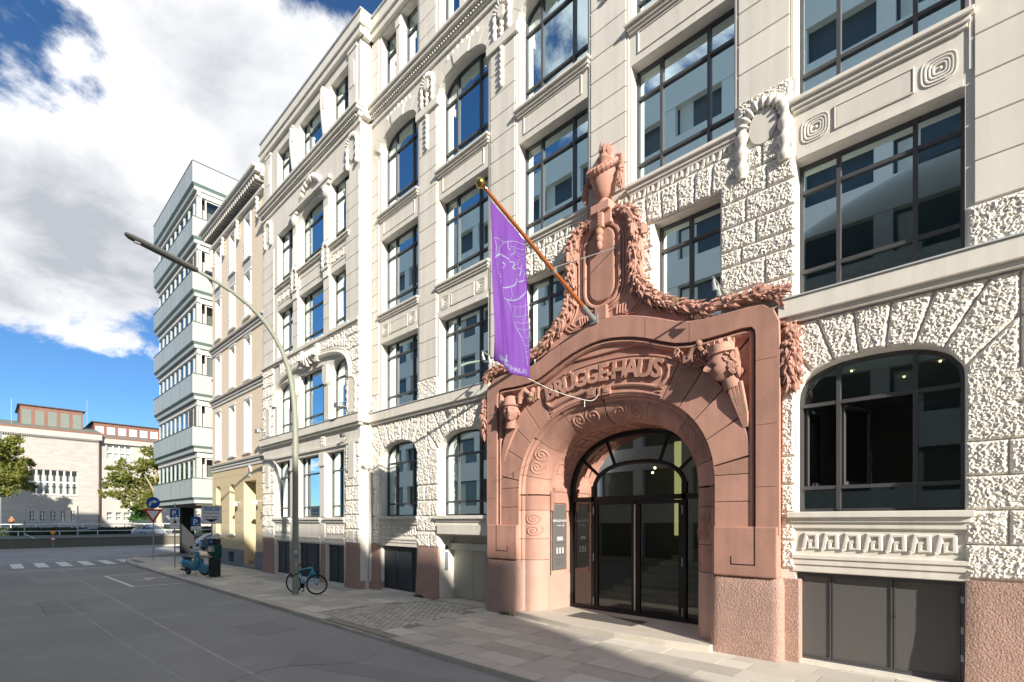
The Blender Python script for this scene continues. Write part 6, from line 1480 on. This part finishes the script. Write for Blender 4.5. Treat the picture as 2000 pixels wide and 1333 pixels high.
for z in (1.7, 2.35, 3.0, 3.65, 4.3, 4.9): (q.box(HX0, -28.25, HYf-.0035, HYf-.001, z-.009, z+.009), q.box(-26.45, HX1-.17, HYf-.0035, HYf-.001, z-.009, z+.009)) if not 1.75 < z < 4.5 else (q.box(HX0, -32.8, HYf-.0035, HYf-.001, z-.009, z+.009), q.box(-31.9, -30.45, HYf-.0035, HYf-.001, z-.009, z+.009), q.box(-29.55, -28.25, HYf-.0035, HYf-.001, z-.009, z+.009), q.box(-26.45, HX1-.17, HYf-.0035, HYf-.001, z-.009, z+.009))
tag(q.build('joint_lines', 'trim_dark', Hs), kind='stuff')
bx('corner_strip', 'white', Hs, HX1-.16, HX1+.0, HYf-.06, HYf-.002, .9, 19.0)

# ------------------------------------------------------------------ panelled office block on the corner
GX, GY, GL = -36.0, -.69, -46.3
Gb = empty('corner_office_block', (-41, GY+6, 0), 'pale panelled office block on the corner with green-edged bands and ribbon windows', 'building')
tops = [24.95, 21.5, 18.15, 14.9, 11.65, 8.35, 5.1]
def gband(z0, z1, i):
    # panels on the street face and on the side face; chamfered green edge below
    ht = z1-z0; n = 9; xs = [GL+(GX-GL)*k/n for k in range(n+1)]; zc = z0+.36
    for k in range(n): bx('panel', 'panel', Gb, xs[k]+.008, xs[k+1]-.008, GY-.03, GY+.06, zc+.008, z1)
    m_ = 5; ys = [GY+(8)*k/m_ for k in range(m_+1)]
    for k in range(m_): bx('panel', 'panel', Gb, GX-.06, GX+.03, ys[k]+(.008 if k else -.03), ys[k+1]-.008, zc+.008, z1)
    d = .30; q = MB()
    q.loft([[(GL, GY-.03, zc), (GX+.03, GY-.03, zc), (GX+.03, GY+8, zc)], [(GL, GY+d, z0), (GX-d, GY+d, z0), (GX-d, GY+8, z0)]], closed=False, cap=False)
    q.build('green_edge', 'panel_green', Gb, fix=False)
    bx('band_core', 'panel', Gb, GL+.05, GX-.1, GY+.1, GY+8, z0, z1-.02); bx('cap_strip', 'lamp_head', Gb, GL-.02, GX+.05, GY-.05, GY+8, z1+.002, z1+.05)
for i, z in enumerate(tops): gband(z-1.55 if i else z-1.65, z, i)
bx('core', 'light_grey', Gb, GL+.2, GX-2.5, GY+2.5, GY+8, 3.56, 24.3); bx('core', 'light_grey', Gb, GL+.2, GX-2.5, GY+6.6, GY+8, 0, 3.4)
for i in range(6):
    zt = tops[i]-1.62 if i else tops[0]-1.68; zb = tops[i+1]+.05; n = 9; yw = GY+.32
    for k in range(n):
        x0 = GL+(GX-GL)*k/n+.05; x1 = GL+(GX-GL)*(k+1)/n-.05
        f = MB(); bars_frame(f, rect(x0, x1, zb, zt-.28), yw, yw+.06, .07); w_ = f.build('window', 'panel', Gb); blind = (i in (1, 4) and k in (7, 8))
        if blind:
            q = MB()
            for s in range(14): q.box(x0+.05, x1-.05, yw+.0, yw+.04, zb+.05+s*(zt-.38-zb)/14, zb+.05+(s+.55)*(zt-.38-zb)/14)
            q.build('blind', 'blind_dark', w_)
        MB().quad((x0+.04, yw+.05, zb), (x1-.04, yw+.05, zb), (x1-.04, yw+.05, zt-.28), (x0+.04, yw+.05, zt-.28)).build('pane', 'glass_blue', w_, fix=False)
    bx('head_strip', 'trim', Gb, GL+.02, GX-.05, yw-.06, yw+.1, zt-.27, zt-.0); bx('head_strip', 'trim', Gb, GX-.42, GX-.16, yw+.12, GY+7.9, zt-.27, zt-.0)
    bx('corner_post', 'trim', Gb, GX-.42, GX-.2, yw-.04, yw+.22, zb, zt-.28)
    for (y0, y1) in ((GY+.75, GY+3.6), (GY+3.8, GY+6.6)):
        f = MB(); X = GX-.30
        for a, b, c, d in ((y0, y1, zb, zb+.08), (y0, y1, zt-.36, zt-.28), (y0, y0+.08, zb+.08, zt-.36), (y1-.08, y1, zb+.08, zt-.36)): f.box(X-.04, X+.03, a, b, c, d)
        w_ = f.build('window', 'trim', Gb); bx('room_back', 'curtain', w_, X-.75, X-.7, y0, y1, zb, zt-.28); MB().quad((X, y0, zb), (X, y1, zb), (X, y1, zt-.28), (X, y0, zt-.28)).build('pane', 'glass_dark', w_, fix=False)
        if i in (1, 4):
            q = MB()
            for s in range(13): q.box(X+.035, X+.06, y0+.05, y1-.05, zb+.06+s*(zt-.4-zb)/13, zb+.06+(s+.75)*(zt-.4-zb)/13)
            q.build('blind', 'blind', w_)
        if i == 3 and y0 < 1:
            q = MB(); q.box(X-.10, X-.06, y0+.1, y1-.1, zb+.05, zt-.4); q.build('curtain', 'light_grey', w_); q = MB()
            for yy in (.95, 1.7): q.box(X-.058, X-.05, y0+yy-.35, y0+yy, zb+.05, zt-.4)
            q.build('curtain_stripe', 'red', w_)
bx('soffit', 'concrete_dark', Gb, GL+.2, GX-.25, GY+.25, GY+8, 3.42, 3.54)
for x in (-44.1,): bx('column', 'column', Gb, x-.33, x+.33, .55, 1.35, -.02, 3.42)
bx('column', 'column', Gb, -37.4, -36.9, 6.0, 6.6, -.02, 3.42)
bx('corner_post', 'panel', Gb, -36.6, -36.45, 2.9, 3.1, 0, 3.42)
bx('roof_rail', 'roof_dark', Gb, GL+.1, GX-.1, GY+.1, GY+8, 24.96, 25.0)

# ------------------------------------------------------------------ buildings across the street: they shade the road and show in the panes
def opp(x0, x1, h, label, first):
    t = empty('street_block', ((x0+x1)/2, -22, 0), label, 'building'); bx('core', 'opp_dark', t, x0+.2, x1-.2, -20.8, -18.1, 0, h-.3); n = round((h-3.6)/3.5)
    for i in range(n+1):
        z = h-.02 if i == 0 else h-i*(h-3.8)/n; bx('band', 'opp_white', t, x0, x1, -21, -17.7, z-(1.5 if i else 1.7), z)
    k = round((x1-x0)/3.4)
    for i in range(k+1):
        x = x0+(x1-x0)*i/k; bx('pier', 'opp_white', t, max(x0+.01, x-.35), min(x1-.01, x+.35), -18.2, -17.75, 0, h-.1)
        if i < k:
            for j in range(n): 
                z = h-1.5-(j)*(h-3.8)/n
                if (i*7+j*3) % 3 == 0: bx('curtain', 'curtain', t, x+.5, x+1.3, -18.095, -18.06, z-2.0, z-.2)
    bx('roof', 'roof_dark', t, x0+.1, x1-.1, -20.9, -17.8, h, h+.1)
opp(-44, 0, 28.4, 'tall white office block across the street, mirrored in the windows', True)
opp(0.1, 42, 22.2, 'lower white office block across the street that shades the road', False)

# ------------------------------------------------------------------ beyond the crossing: walls, railings, hedge, museum, trees, cars
terr = MB().box(-140, -73.0, -80, 80, -1, .45); o = terr.build('ground', 'ground'); tag(o, kind='structure')
o = bx('road', 'asphalt', None, -81.5, -73, -80, 80, .3, .455); tag(o, kind='structure')
o = MB().box(-140, -86.5, -80, 80, .4, 1.35).build('pavement', 'slab'); tag(o, kind='structure')
o = bx('ramp_road', 'asphalt', None, -72.8, -60.3, -80, 80, -1.3, -.7); tag(o, kind='structure')
def lowwall(x, y0, y1, z0, z1, wd, m, label, step=6.0):
    t = empty('low_wall', (x, 0, z0), label, 'wall'); y = y0
    while y < y1: bx('wall_section', m, t, x-wd/2, x+wd/2, y+.01, min(y+step, y1)-.01, z0, z1, .01); y += step
    bx('coping', m, t, x-wd/2-.05, x+wd/2+.05, y0, y1, z1+.002, z1+.06); return t
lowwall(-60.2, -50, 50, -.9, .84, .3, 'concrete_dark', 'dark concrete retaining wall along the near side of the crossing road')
lowwall(-72.9, -50, 50, -1.1, .80, .3, 'concrete', 'grey concrete wall with a railing on the far side of the ramp')
o = bx('kerb', 'kerb', None, -60.05, -59.6, -50, 50, RZ-.1, .03); tag(o, kind='structure')
def railing(x, y0, y1, z0, z1, step, label, m='white', r=.035, mid=False):
    t = empty('railing', (x, 0, z0), label, 'railing'); y = y0
    MB().tube([(x, y0, z1), (x, y1, z1)], r, 6).build('rail', m, t)
    if mid: MB().tube([(x, y0, (z0+z1)/2), (x, y1, (z0+z1)/2)], r*.8, 6).build('rail', m, t)
    while y < y1: MB().tube([(x, y, z0), (x, y, z1)], r, 6).build('post', m, t); y += step
railing(-72.9, -36, 24, .86, 1.32, 3.2, 'white railing on the far concrete wall of the ramp'); railing(-60.2, -30, 20, .9, 1.12, 5.0, 'low pale railing on the dark retaining wall', 'galv', .03)
railing(-85.5, -36, 30, .45, 2.0, 2.2, 'white railing behind the clipped hedge in front of the museum', 'white', .05, True)
def leaves(mb, c, rx_, ry_, rz_, n, s, rr, shell=.55):
    for _ in range(n):
        while True:
            p = Vector((rr.gauss(0, .48), rr.gauss(0, .48), rr.gauss(0, .48)))
            if shell*.5 < p.length < 1.25: break
        q = Vector(c)+Vector((p.x*rx_, p.y*ry_, p.z*rz_)); a = Vector((rr.gauss(0, 1), rr.gauss(0, 1), rr.gauss(0, 1))).normalized(); b = a.orthogonal().normalized(); b = (Matrix.Rotation(rr.uniform(0, 6.28), 3, a) @ b); l = s*rr.uniform(.6, 1.3); c2 = a.cross(b)
        mb.add([q-b*l*.5, q+c2*l*.36+b*l*.05, q+b*l*.6, q-c2*l*.36+b*l*.05], [(0, 1, 2, 3)])
hg = MB(); rr = random.Random(8)
for i in range(9000): 
    y = rr.uniform(-36, 24); hx = rr.uniform(-84.6, -82.6); z = 1.52+rr.uniform(-.12, .05) if rr.random() < .55 else rr.uniform(.45, 1.5)
    if z < 1.35: hx = -82.6+rr.uniform(-.15, .1)
    leaves(hg, (hx, y, z), .08, .1, .06, 1, .24, rr, .0)
ho = empty('hedge', (-83.5, 0, .45), 'long low clipped green hedge beyond the far railing', 'hedge'); hg.build('foliage', 'leaf_hedge', ho, fix=False); bx('core', 'leaf_hedge', ho, -84.5, -82.7, -36, 24, .45, 1.42)
def tree(x, y, z, h, blobs, label, seed, lm='leaf', n=900, s=.42, tr=.35, limbs=True):
    t = empty('plane_tree' if limbs else 'bush', (x, y, z), label, 'tree' if limbs else 'bush'); rr = random.Random(seed); tk = MB()
    if limbs:
        fork = Vector((x, y, z+h*.30)); tk.tube([(x, y, z-.1), (x+.05, y, z+h*.15), fork], [tr*1.25, tr, tr*.85], 10)
        for b in blobs[:9]:
            e = Vector(b[:3]); m_ = fork.lerp(e, .5)+Vector((rr.uniform(-.4, .4), rr.uniform(-.4, .4), .2)); tk.tube([fork-Vector((0, 0, .3)), m_, e], [tr*.55, tr*.33, .05], 7)
        tk.build('trunk', 'bark', t, True)
    lf = MB()
    for b in blobs:
        leaves(lf, b[:3], b[3]*1.05, b[3]*1.05, b[3]*.85, int(n*b[3]**2/4*.55), s, rr, .25)
        for _ in range(4):
            o_ = Vector((rr.gauss(0, 1), rr.gauss(0, 1), rr.gauss(0, .8))).normalized()*b[3]*rr.uniform(.7, 1.15); r_ = b[3]*rr.uniform(.3, .55)
            leaves(lf, Vector(b[:3])+o_, r_, r_, r_*.8, int(n*r_**2/4)+6, s, rr, .0)
    lf.build('crown', lm, t, fix=False)
def blobset(cx_, cy_, cz_, rx_, ry_, rz_, k, r0, r1, seed):
    rr = random.Random(seed); out = []
    for _ in range(k):
        p = Vector((rr.gauss(0, .5), rr.gauss(0, .5), rr.gauss(0, .5)))
        if p.length > 1: p.normalize()
        out.append((cx_+p.x*rx_, cy_+p.y*ry_, cz_+p.z*rz_, rr.uniform(r0, r1)))
    return out
def at(px, py, X):         # photo pixel -> point on the plane x = X
    u = (px-CX)/F; t = X/(fx+u*rx); return Vector((X, (fy+u*ry)*t-CD, CH+(HY-py)/F*t))
# left tree: only its hanging right side shows; the trunk stands outside the frame
bl = [(*at(a, b, -88+c), r) for a, b, c, r in ((10, 872, 0, 1.3), (-25, 880, 1, 1.9), (20, 905, -1, 1.5), (-10, 930, 0, 1.9), (35, 940, 1, 1.1), (15, 950, 0, 1.3), (-45, 920, -2, 2.2), (-60, 860, 1, 2.2), (55, 948, 0, .7), (-90, 900, 0, 2.5), (-120, 860, 0, 2.6), (-70, 820, 0, 2.0), (-5, 960, 1, 1.0), (40, 915, 0, .9), (28, 885, 0, .8), (-130, 940, 1, 2.2), (60, 905, 0, .5))]
p = at(-75, 1020, -88); tree(-88, p.y, 1.35, 9, bl, 'leafy plane tree in front of the museum, its trunk away from the corner block', 3, n=1500, s=.36)
bl = [(*at(a, b, -90+c), r) for a, b, c, r in ((290, 880, 0, .9), (300, 905, 0, 1.2), (275, 915, 1, 1.2), (240, 910, 0, 1.0), (220, 935, 0, .9), (205, 945, 0, .6), (250, 940, 0, 1.4), (285, 945, -1, 1.5), (300, 970, 0, 1.3), (260, 965, 0, 1.2), (230, 965, 0, .9), (275, 985, 1, 1.0), (320, 940, 0, 1.6), (330, 900, 0, 1.6), (350, 930, 0, 1.6), (200, 965, 0, .5), (245, 985, 0, .6), (215, 915, 0, .5), (340, 975, 0, 1.3), (365, 960, 0, 1.0), (235, 930, 1, .9))]
p = at(311, 1022, -90); tree(-90, p.y, 1.35, 7.5, bl, 'pale-barked plane tree forking beside the corner office block', 5, n=1500, s=.34, tr=.42)
bl = [(*at(a, b, -92), r) for a, b, r in ((265, 998, .9), (275, 1010, .9), (262, 1012, .7), (278, 990, .8), (285, 1004, .7))]
p = at(270, 1022, -92); tree(-92, p.y, 1.35, 3, bl, 'round bright green bush against the museum wall', 6, 'leaf_dark', 1800, .28, limbs=False)

# the museum
MX = -105.0
Mu = empty('museum', (MX-8, 6, 1.35), 'long pale limestone museum with copper roof lanterns', 'museum')
def my(px): return at(px, 1000, MX).y
def mz(py, px=100): return at(px, py, MX).z
yl, yp, yr = my(3), my(194), my(470); ztop = mz(842, 60); zt2 = mz(862, 230)
mb = MB()
def mwall(y0, y1, z0, z1, X, rows, m='limestone'):
    q = MB(); wall_col(q, y0, y1, z0, z1, rows, 0, .35); q.v = [(X-b, a, c) for a, b, c in q.v]; return q.build('wall', m, Mu, fix=False)
wins = [((my(57), my(152)), (mz(966), mz(918)), 7, 2), ]
gw = [(my(a), my(b)) for a, b in ((57, 68), (77, 88), (98, 109), (118, 128), (138, 147))]; gz = (mz(1018), mz(998))
g2 = [(my(211), my(222)), (my(229), my(240)), (my(245), my(257))]; gz2 = (mz(1017, 220), mz(1001, 220)); uw = ((my(211), my(259)), (mz(897, 235), mz(870, 235)))
rowsm = [(gz[0], gz[1], [(a, b, 0) for a, b in gw]), (wins[0][1][0], wins[0][1][1], [(wins[0][0][0], wins[0][0][1], 0)])]
mwall(yl, yp, 1.3, ztop, MX, rowsm)
mwall(yp, yr, 1.3, zt2, MX-1.2, [(gz2[0], gz2[1], [(a, b, 0) for a, b in g2]), (uw[1][0], uw[1][1], [(uw[0][0], uw[0][1], 0)])])
q = MB(); q.quad((MX, yl, 1.3), (MX-14, yl, 1.3), (MX-14, yl, ztop), (MX, yl, ztop)); q.build('side_wall', 'limestone', Mu, fix=False)
def mwin(y0, y1, z0, z1, nc, nr, X):
    f = MB(); s = .09 if nc > 2 else .05
    for i in range(nc+1): yy = y0+(y1-y0)*i/nc; f.box(X-.30, X-.20, yy-s, yy+s, z0, z1)
    for j in range(nr+1): zz = z0+(z1-z0)*j/nr; f.box(X-.295, X-.21, y0, y1, zz-s, zz+s)
    w_ = f.build('window', 'white', Mu)
    for i in range(nc):
        for j in range(nr): MB().quad((X-.28, y0+(y1-y0)*i/nc, z0+(z1-z0)*j/nr), (X-.28, y0+(y1-y0)*(i+1)/nc, z0+(z1-z0)*j/nr), (X-.28, y0+(y1-y0)*(i+1)/nc, z0+(z1-z0)*(j+1)/nr), (X-.28, y0+(y1-y0)*i/nc, z0+(z1-z0)*(j+1)/nr)).build('pane', 'glass_pale', w_, fix=False)
glassmat('glass_pale', (.8, .85, .85), 1.8)
mwin(*wins[0][0], *wins[0][1], 7, 2, MX)
for a, b in gw: mwin(a, b, *gz, 2, 3, MX)
for a, b in g2: mwin(a, b, *gz2, 1, 2, MX-1.2)
mwin(*uw[0], *uw[1], 4, 2, MX-1.2)
bx('blind_wall', 'blind', Mu, MX-1.9, MX-1.8, yl, yr, 1.4, ztop-.5)
bx('window_ledge', 'trim_dark', Mu, MX-.02, MX+.12, my(50), my(153), mz(968.5), mz(966.8))
def slab_band(X, y0, y1, z0, z1, m, name): bx(name, m, Mu, X-.3, X+.25, y0, y1, z0, z1)
bx('cornice', 'limestone', Mu, MX-1, MX+.55, yl-.6, yp+.3, ztop-.55, ztop+.35); bx('cornice', 'limestone', Mu, MX-2, MX-.7, yp+.302, yr, zt2-.45, zt2+.4)
bx('gutter', 'copper', Mu, MX-1.2, MX+.65, yl-.7, yp+.35, ztop+.352, ztop+.62); bx('gutter', 'copper', Mu, MX-2.2, MX-.6, yp+.36, yr, zt2+.402, zt2+.62)
for i in range(44): y = yl+(yp-yl)*i/44; bx('dentil', 'limestone', Mu, MX, MX+.45, y, y+.12, ztop-.78, ztop-.56)
MB().add([(MX+.5, yl-.6, ztop+.62), (MX+.5, yp+.3, ztop+.62), (MX-9, yp+.3, ztop+2.6), (MX-9, yl-.6, ztop+2.6)], [(0, 1, 2, 3)]).build('roof', 'copper_green', Mu, fix=False)
MB().add([(MX-.7, yp+.36, zt2+.62), (MX-.7, yr, zt2+.62), (MX-9, yr, zt2+2.2), (MX-9, yp+.36, zt2+2.2)], [(0, 1, 2, 3)]).build('roof', 'copper_green', Mu, fix=False)
MB().tube([(MX+.12, yp-.05, 1.4), (MX+.12, yp-.05, ztop-.6)], .07, 6).build('downpipe', 'copper', Mu)
# roof lanterns
def lantern(px0, px1, zt, zb, X, nb, pane):
    y0, y1 = at(px0, 900, X).y, at(px1, 900, X).y; z1 = at((px0+px1)/2, zt, X).z; z0 = at((px0+px1)/2, zb, X).z-1.0
    L_ = bx('roof_lantern', 'copper', Mu, X-9, X, y0, y1, z0, z1)
    q = MB(); q.extr([(X+.35, y0-.35, z1+.01), (X-9.3, y0-.35, z1+.01), (X-9.3, y0-.35, z1+1.1), (X-5, y0-.35, z1+1.3)][:3], (0, y1-y0+.7, 0)) if False else q.box(X-9.3, X+.3, y0-.3, y1+.3, z1+.005, z1+.16); q.build('lantern_roof', 'roof_dark', L_)
    for i in range(nb):
        a = y0+(y1-y0)*(i+.5)/nb; wd = (y1-y0)/nb*.36; bx('shutter', pane, L_, X+.01, X+.05, a-wd, a+wd, z0+.5, z1-.6)
lantern(39, 162, 798, 832, MX-4, 5, 'copper_green'); lantern(183, 330, 833, 848, MX-6, 7, 'glass_pale_solid' if False else 'light_grey')
for px in (22, 170): 
    p = at(px, 830, MX-3); MB().tube([tuple(p), (p.x, p.y, p.z+4.0)], .03, 5).build('lightning_rod', 'galv', Mu)
# stone courses of the big wall: thin recessed joints drawn by separate slabs of stone
cs_ = MB(); z = ztop-.8; rr = random.Random(12); k = 0
def free(y0, y1, z0, z1):
    for (a, b), (c, d) in [(wins[0][0], wins[0][1])]+[(g, gz) for g in gw]:
        if y1 > a-.12 and y0 < b+.12 and z1 > c-.12 and z0 < d+.12: return False
    return True
while z > 1.6:
    h = rr.choice((.22, .26, .32)); y = yl+.02-rr.random()*.8
    while y < yp-.2:
        wd = rr.uniform(.5, 1.3); a, b = max(yl+.01, y), min(yp-.15, y+wd)
        if b-a > .15 and free(a, b, z-h, z): cs_.box(MX+.002, MX+.022, a+.006, b-.006, z-h+.006, z-.006)
        y += wd
    z -= h
tag(cs_.build('stone_facing', 'limestone', Mu, fix=False), kind='stuff')

# cars
def car(x, y, z, rz, m, label, hatch=True):
    t = empty('parked_car', (x, y, z), label, 'car'); T = Matrix.Translation((x, y, z)) @ Matrix.Rotation(rz, 4, 'Z')
    sec = []
    for X_, zb, zs, wd, zt, wt in ((-2.08, .38, .62, .66, .66, .62), (-2.02, .26, .78, .78, .86, .70), (-1.75, .22, .90, .84, 1.00, .74), (-1.2, .20, .92, .86, 1.40, .60), (-.4, .20, .90, .87, 1.46, .60), (.35, .20, .88, .87, 1.42, .58), (1.0, .20, .86, .86, .98, .72), (1.7, .22, .78, .82, .84, .66), (2.0, .30, .66, .72, .68, .60), (2.1, .40, .58, .60, .60, .52)):
        sec.append([(X_, -wd*.92, zb), (X_, -wd, (zb+zs)/2), (X_, -wd*.97, zs), (X_, -wt, zt), (X_, 0, zt+.03), (X_, wt, zt), (X_, wd*.97, zs), (X_, wd, (zb+zs)/2), (X_, wd*.92, zb), (X_, 0, zb)])
    MB().loft([[T @ Vector(p) for p in r] for r in sec]).build('body', m, t, True, ang=35)
    for s_ in (1, -1):
        for poly in ([(-1.5, .97), (-1.1, 1.34), (-.45, 1.39), (-.45, .95)], [(-.38, .95), (-.38, 1.39), (.3, 1.35), (.85, .96)]):
            q = []
            for a, b in poly: q.append(T @ Vector((a, s_*(.855-.27*max(0, (b-.90))/.5+.012), b)))
            MB().add(q, [tuple(range(4))]).build('side_window', 'opp_dark', t, fix=False)
        for X_ in (1.28, -1.28):
            w_ = MB().tube([T @ Vector((X_, s_*.70, .31)), T @ Vector((X_, s_*.885, .31))], .31, 18).build('wheel', 'rubber', t, True); MB().tube([T @ Vector((X_, s_*.88, .31)), T @ Vector((X_, s_*.893, .31))], .20, 14).build('rim', 'galv', w_)
        MB().ball(T @ Vector((-1.98, s_*.64, .80)), (.10, .12, .12), 8, 6, T.to_3x3()).build('tail_light', 'car_red', t, True); MB().ball(T @ Vector((1.92, s_*.58, .68)), (.14, .14, .09), 8, 6, T.to_3x3()).build('headlight', 'sign_white', t, True)
        MB().ball(T @ Vector((.75, s_*.98, .98)), (.07, .1, .07), 8, 6, T.to_3x3()).build('wing_mirror', m, t, True)
    MB().add([T @ Vector(p) for p in ((-1.80, -.62, 1.03), (-1.80, .62, 1.03), (-1.27, .55, 1.38), (-1.27, -.55, 1.38))], [(0, 1, 2, 3)]).build('rear_window', 'opp_dark', t, fix=False)
    MB().add([T @ Vector(p) for p in ((.98, -.62, 1.01), (.98, .62, 1.01), (.40, .52, 1.41), (.40, -.52, 1.41))], [(0, 1, 2, 3)]).build('windscreen', 'opp_dark', t, fix=False)
    plate(MB(), rect(-.26, .26, .58, .70), -2.11, -2.09, T @ Matrix.Rotation(-PI/2, 4, 'Z')).build('number_plate', 'sign_white', t)
p = at(297, 1030, -77); car(-77, p.y, .455, R(-80)-PI, 'car_silver', 'silver grey hatchback passing behind the white railing')
car(-49.9, 5.15, RZ, R(95), 'car_blue', 'pale blue car on the crossing road, half hidden by the ticket machine')
# amber warning lamp with a roadworks triangle
p = at(100, 1052, -61.5)
t = empty('warning_lamp', (-59.85, p.y, .03), 'round amber warning lamp above a small red and white triangle', 'warning light')
MB().tube([(-59.85, p.y, 0.02), (-59.85, p.y, 1.3)], .025, 6).build('post', 'galv', t); MB().ball((-59.85, p.y, 1.40), (.08, .17, .17), 12, 8).build('lamp', 'amber', t, True)
q = MB(); q.extr([(-59.80, p.y-.24, .72), (-59.80, p.y+.24, .72), (-59.80, p.y, 1.16)], (.01, 0, 0)); tq = q.build('triangle', 'red', t); MB().extr([(-59.787, p.y-.15, .77), (-59.787, p.y+.15, .77), (-59.787, p.y, 1.05)], (.004, 0, 0)).build('triangle_face', 'sign_white', tq)
# height-limit mast beyond the ramp
p = at(152, 1020, -70); t = empty('height_mast', (-70, p.y, -.7), 'slim grey mast with a curved arm above the ramp wall', 'mast'); MB().tube([(-70, p.y, -.7), (-70, p.y, 4.0)], .06, 6).build('post', 'galv', t); MB().tube(smooth_pts([(-70, p.y, .9), (-70, p.y, 1.3), (-70, p.y+.3, 1.5), (-70, p.y+1.0, 1.52)], 4), .05, 6).build('arm', 'galv', t); bx('board', 'galv', t, -70.1, -70, p.y+.8, p.y+1.6, 1.55, 1.75)
p = at(48, 1035, -70); t = empty('fence_post', (-70, p.y, -.7), 'dark upright post with a slanting strut by the ramp wall', 'post'); MB().tube([(-70, p.y, -.7), (-70, p.y, 2.5)], .06, 6).build('post', 'lamp_green', t); MB().tube([(-70, p.y, 1.1), (-70, p.y+1.1, .45)], .05, 6).build('strut', 'white', t)
# a person walking by the museum
p = at(22.5, 1025, -96); px_, py_ = -96.0, p.y; t = empty('person', (px_, py_, 1.35), 'person in a rust orange coat and dark trousers walking by the museum', 'person')
me = bpy.data.meshes.new('body'); vs = [(0, 0, .92), (0, 0, 1.15), (0, 0, 1.38), (0, 0, 1.50), (0, .0, 1.66), (0, -.18, 1.38), (0, -.25, 1.12), (.08, -.22, .9), (0, .18, 1.38), (0, .25, 1.12), (.08, .22, .9), (.0, -.09, .88), (.08, -.10, .48), (.02, -.10, .06), (.14, -.10, .04), (0, .09, .88), (-.06, .10, .48), (-.18, .10, .07), (-.06, .10, .04)]
ed = [(0, 1), (1, 2), (2, 3), (3, 4), (2, 5), (5, 6), (6, 7), (2, 8), (8, 9), (9, 10), (0, 11), (11, 12), (12, 13), (13, 14), (0, 15), (15, 16), (16, 17), (17, 18)]
me.from_pydata(vs, ed, []); bo = link('body', me, 'coat', t); sk_ = bo.modifiers.new('skin', 'SKIN'); rad = [.15, .14, .15, .06, .10, .07, .055, .04, .07, .055, .04, .1, .07, .045, .04, .1, .07, .045, .04]
for i, r in enumerate(rad): me.skin_vertices[0].data[i].radius = (r, r)
me.skin_vertices[0].data[0].use_root = True; bo.modifiers.new('sub', 'SUBSURF').levels = 1; bo.modifiers['sub'].render_levels = 1
MB().ball((px_, py_, 1.35+1.66), (.12, .11, .14), 10, 8).build('head', 'skin', t, True); MB().ball((px_-.03, py_, 1.35+1.71), (.135, .13, .12), 10, 8).build('hair', 'black', t, True)
tr_ = MB()
for sy, kx in ((-.1, .08), (.1, -.06)): tr_.tube([(px_, py_+sy, 1.35+.95), (px_+kx, py_+sy, 1.35+.48), (px_+kx*2-.04, py_+sy, 1.35+.08)], [.125, .09, .07], 8)
tr_.build('trousers', 'trousers', t, True)
# weeds in the joint by the plinths
for x, y, lab, k in ((-13.2, -.13, 'tuft of weeds at the granite foot left of the steel door', 26), (-9.0, -.34, 'thin moss and weeds at the foot of the portal next to the steel door', 22)):
    q = MB(); rr = random.Random(int(x*-10))
    for _ in range(k):
        a = rr.uniform(0, 6.28); q.leaf((x+rr.uniform(-.28, .28), y+rr.uniform(-.05, .03), .0), (cos(a)*.7, -.5, rr.uniform(.4, 1.3)), (sin(a), .2, .5), rr.uniform(.05, .15), .04, .1)
    tag(q.build('weed_tuft', 'weed', None, fix=False), lab, 'weed')
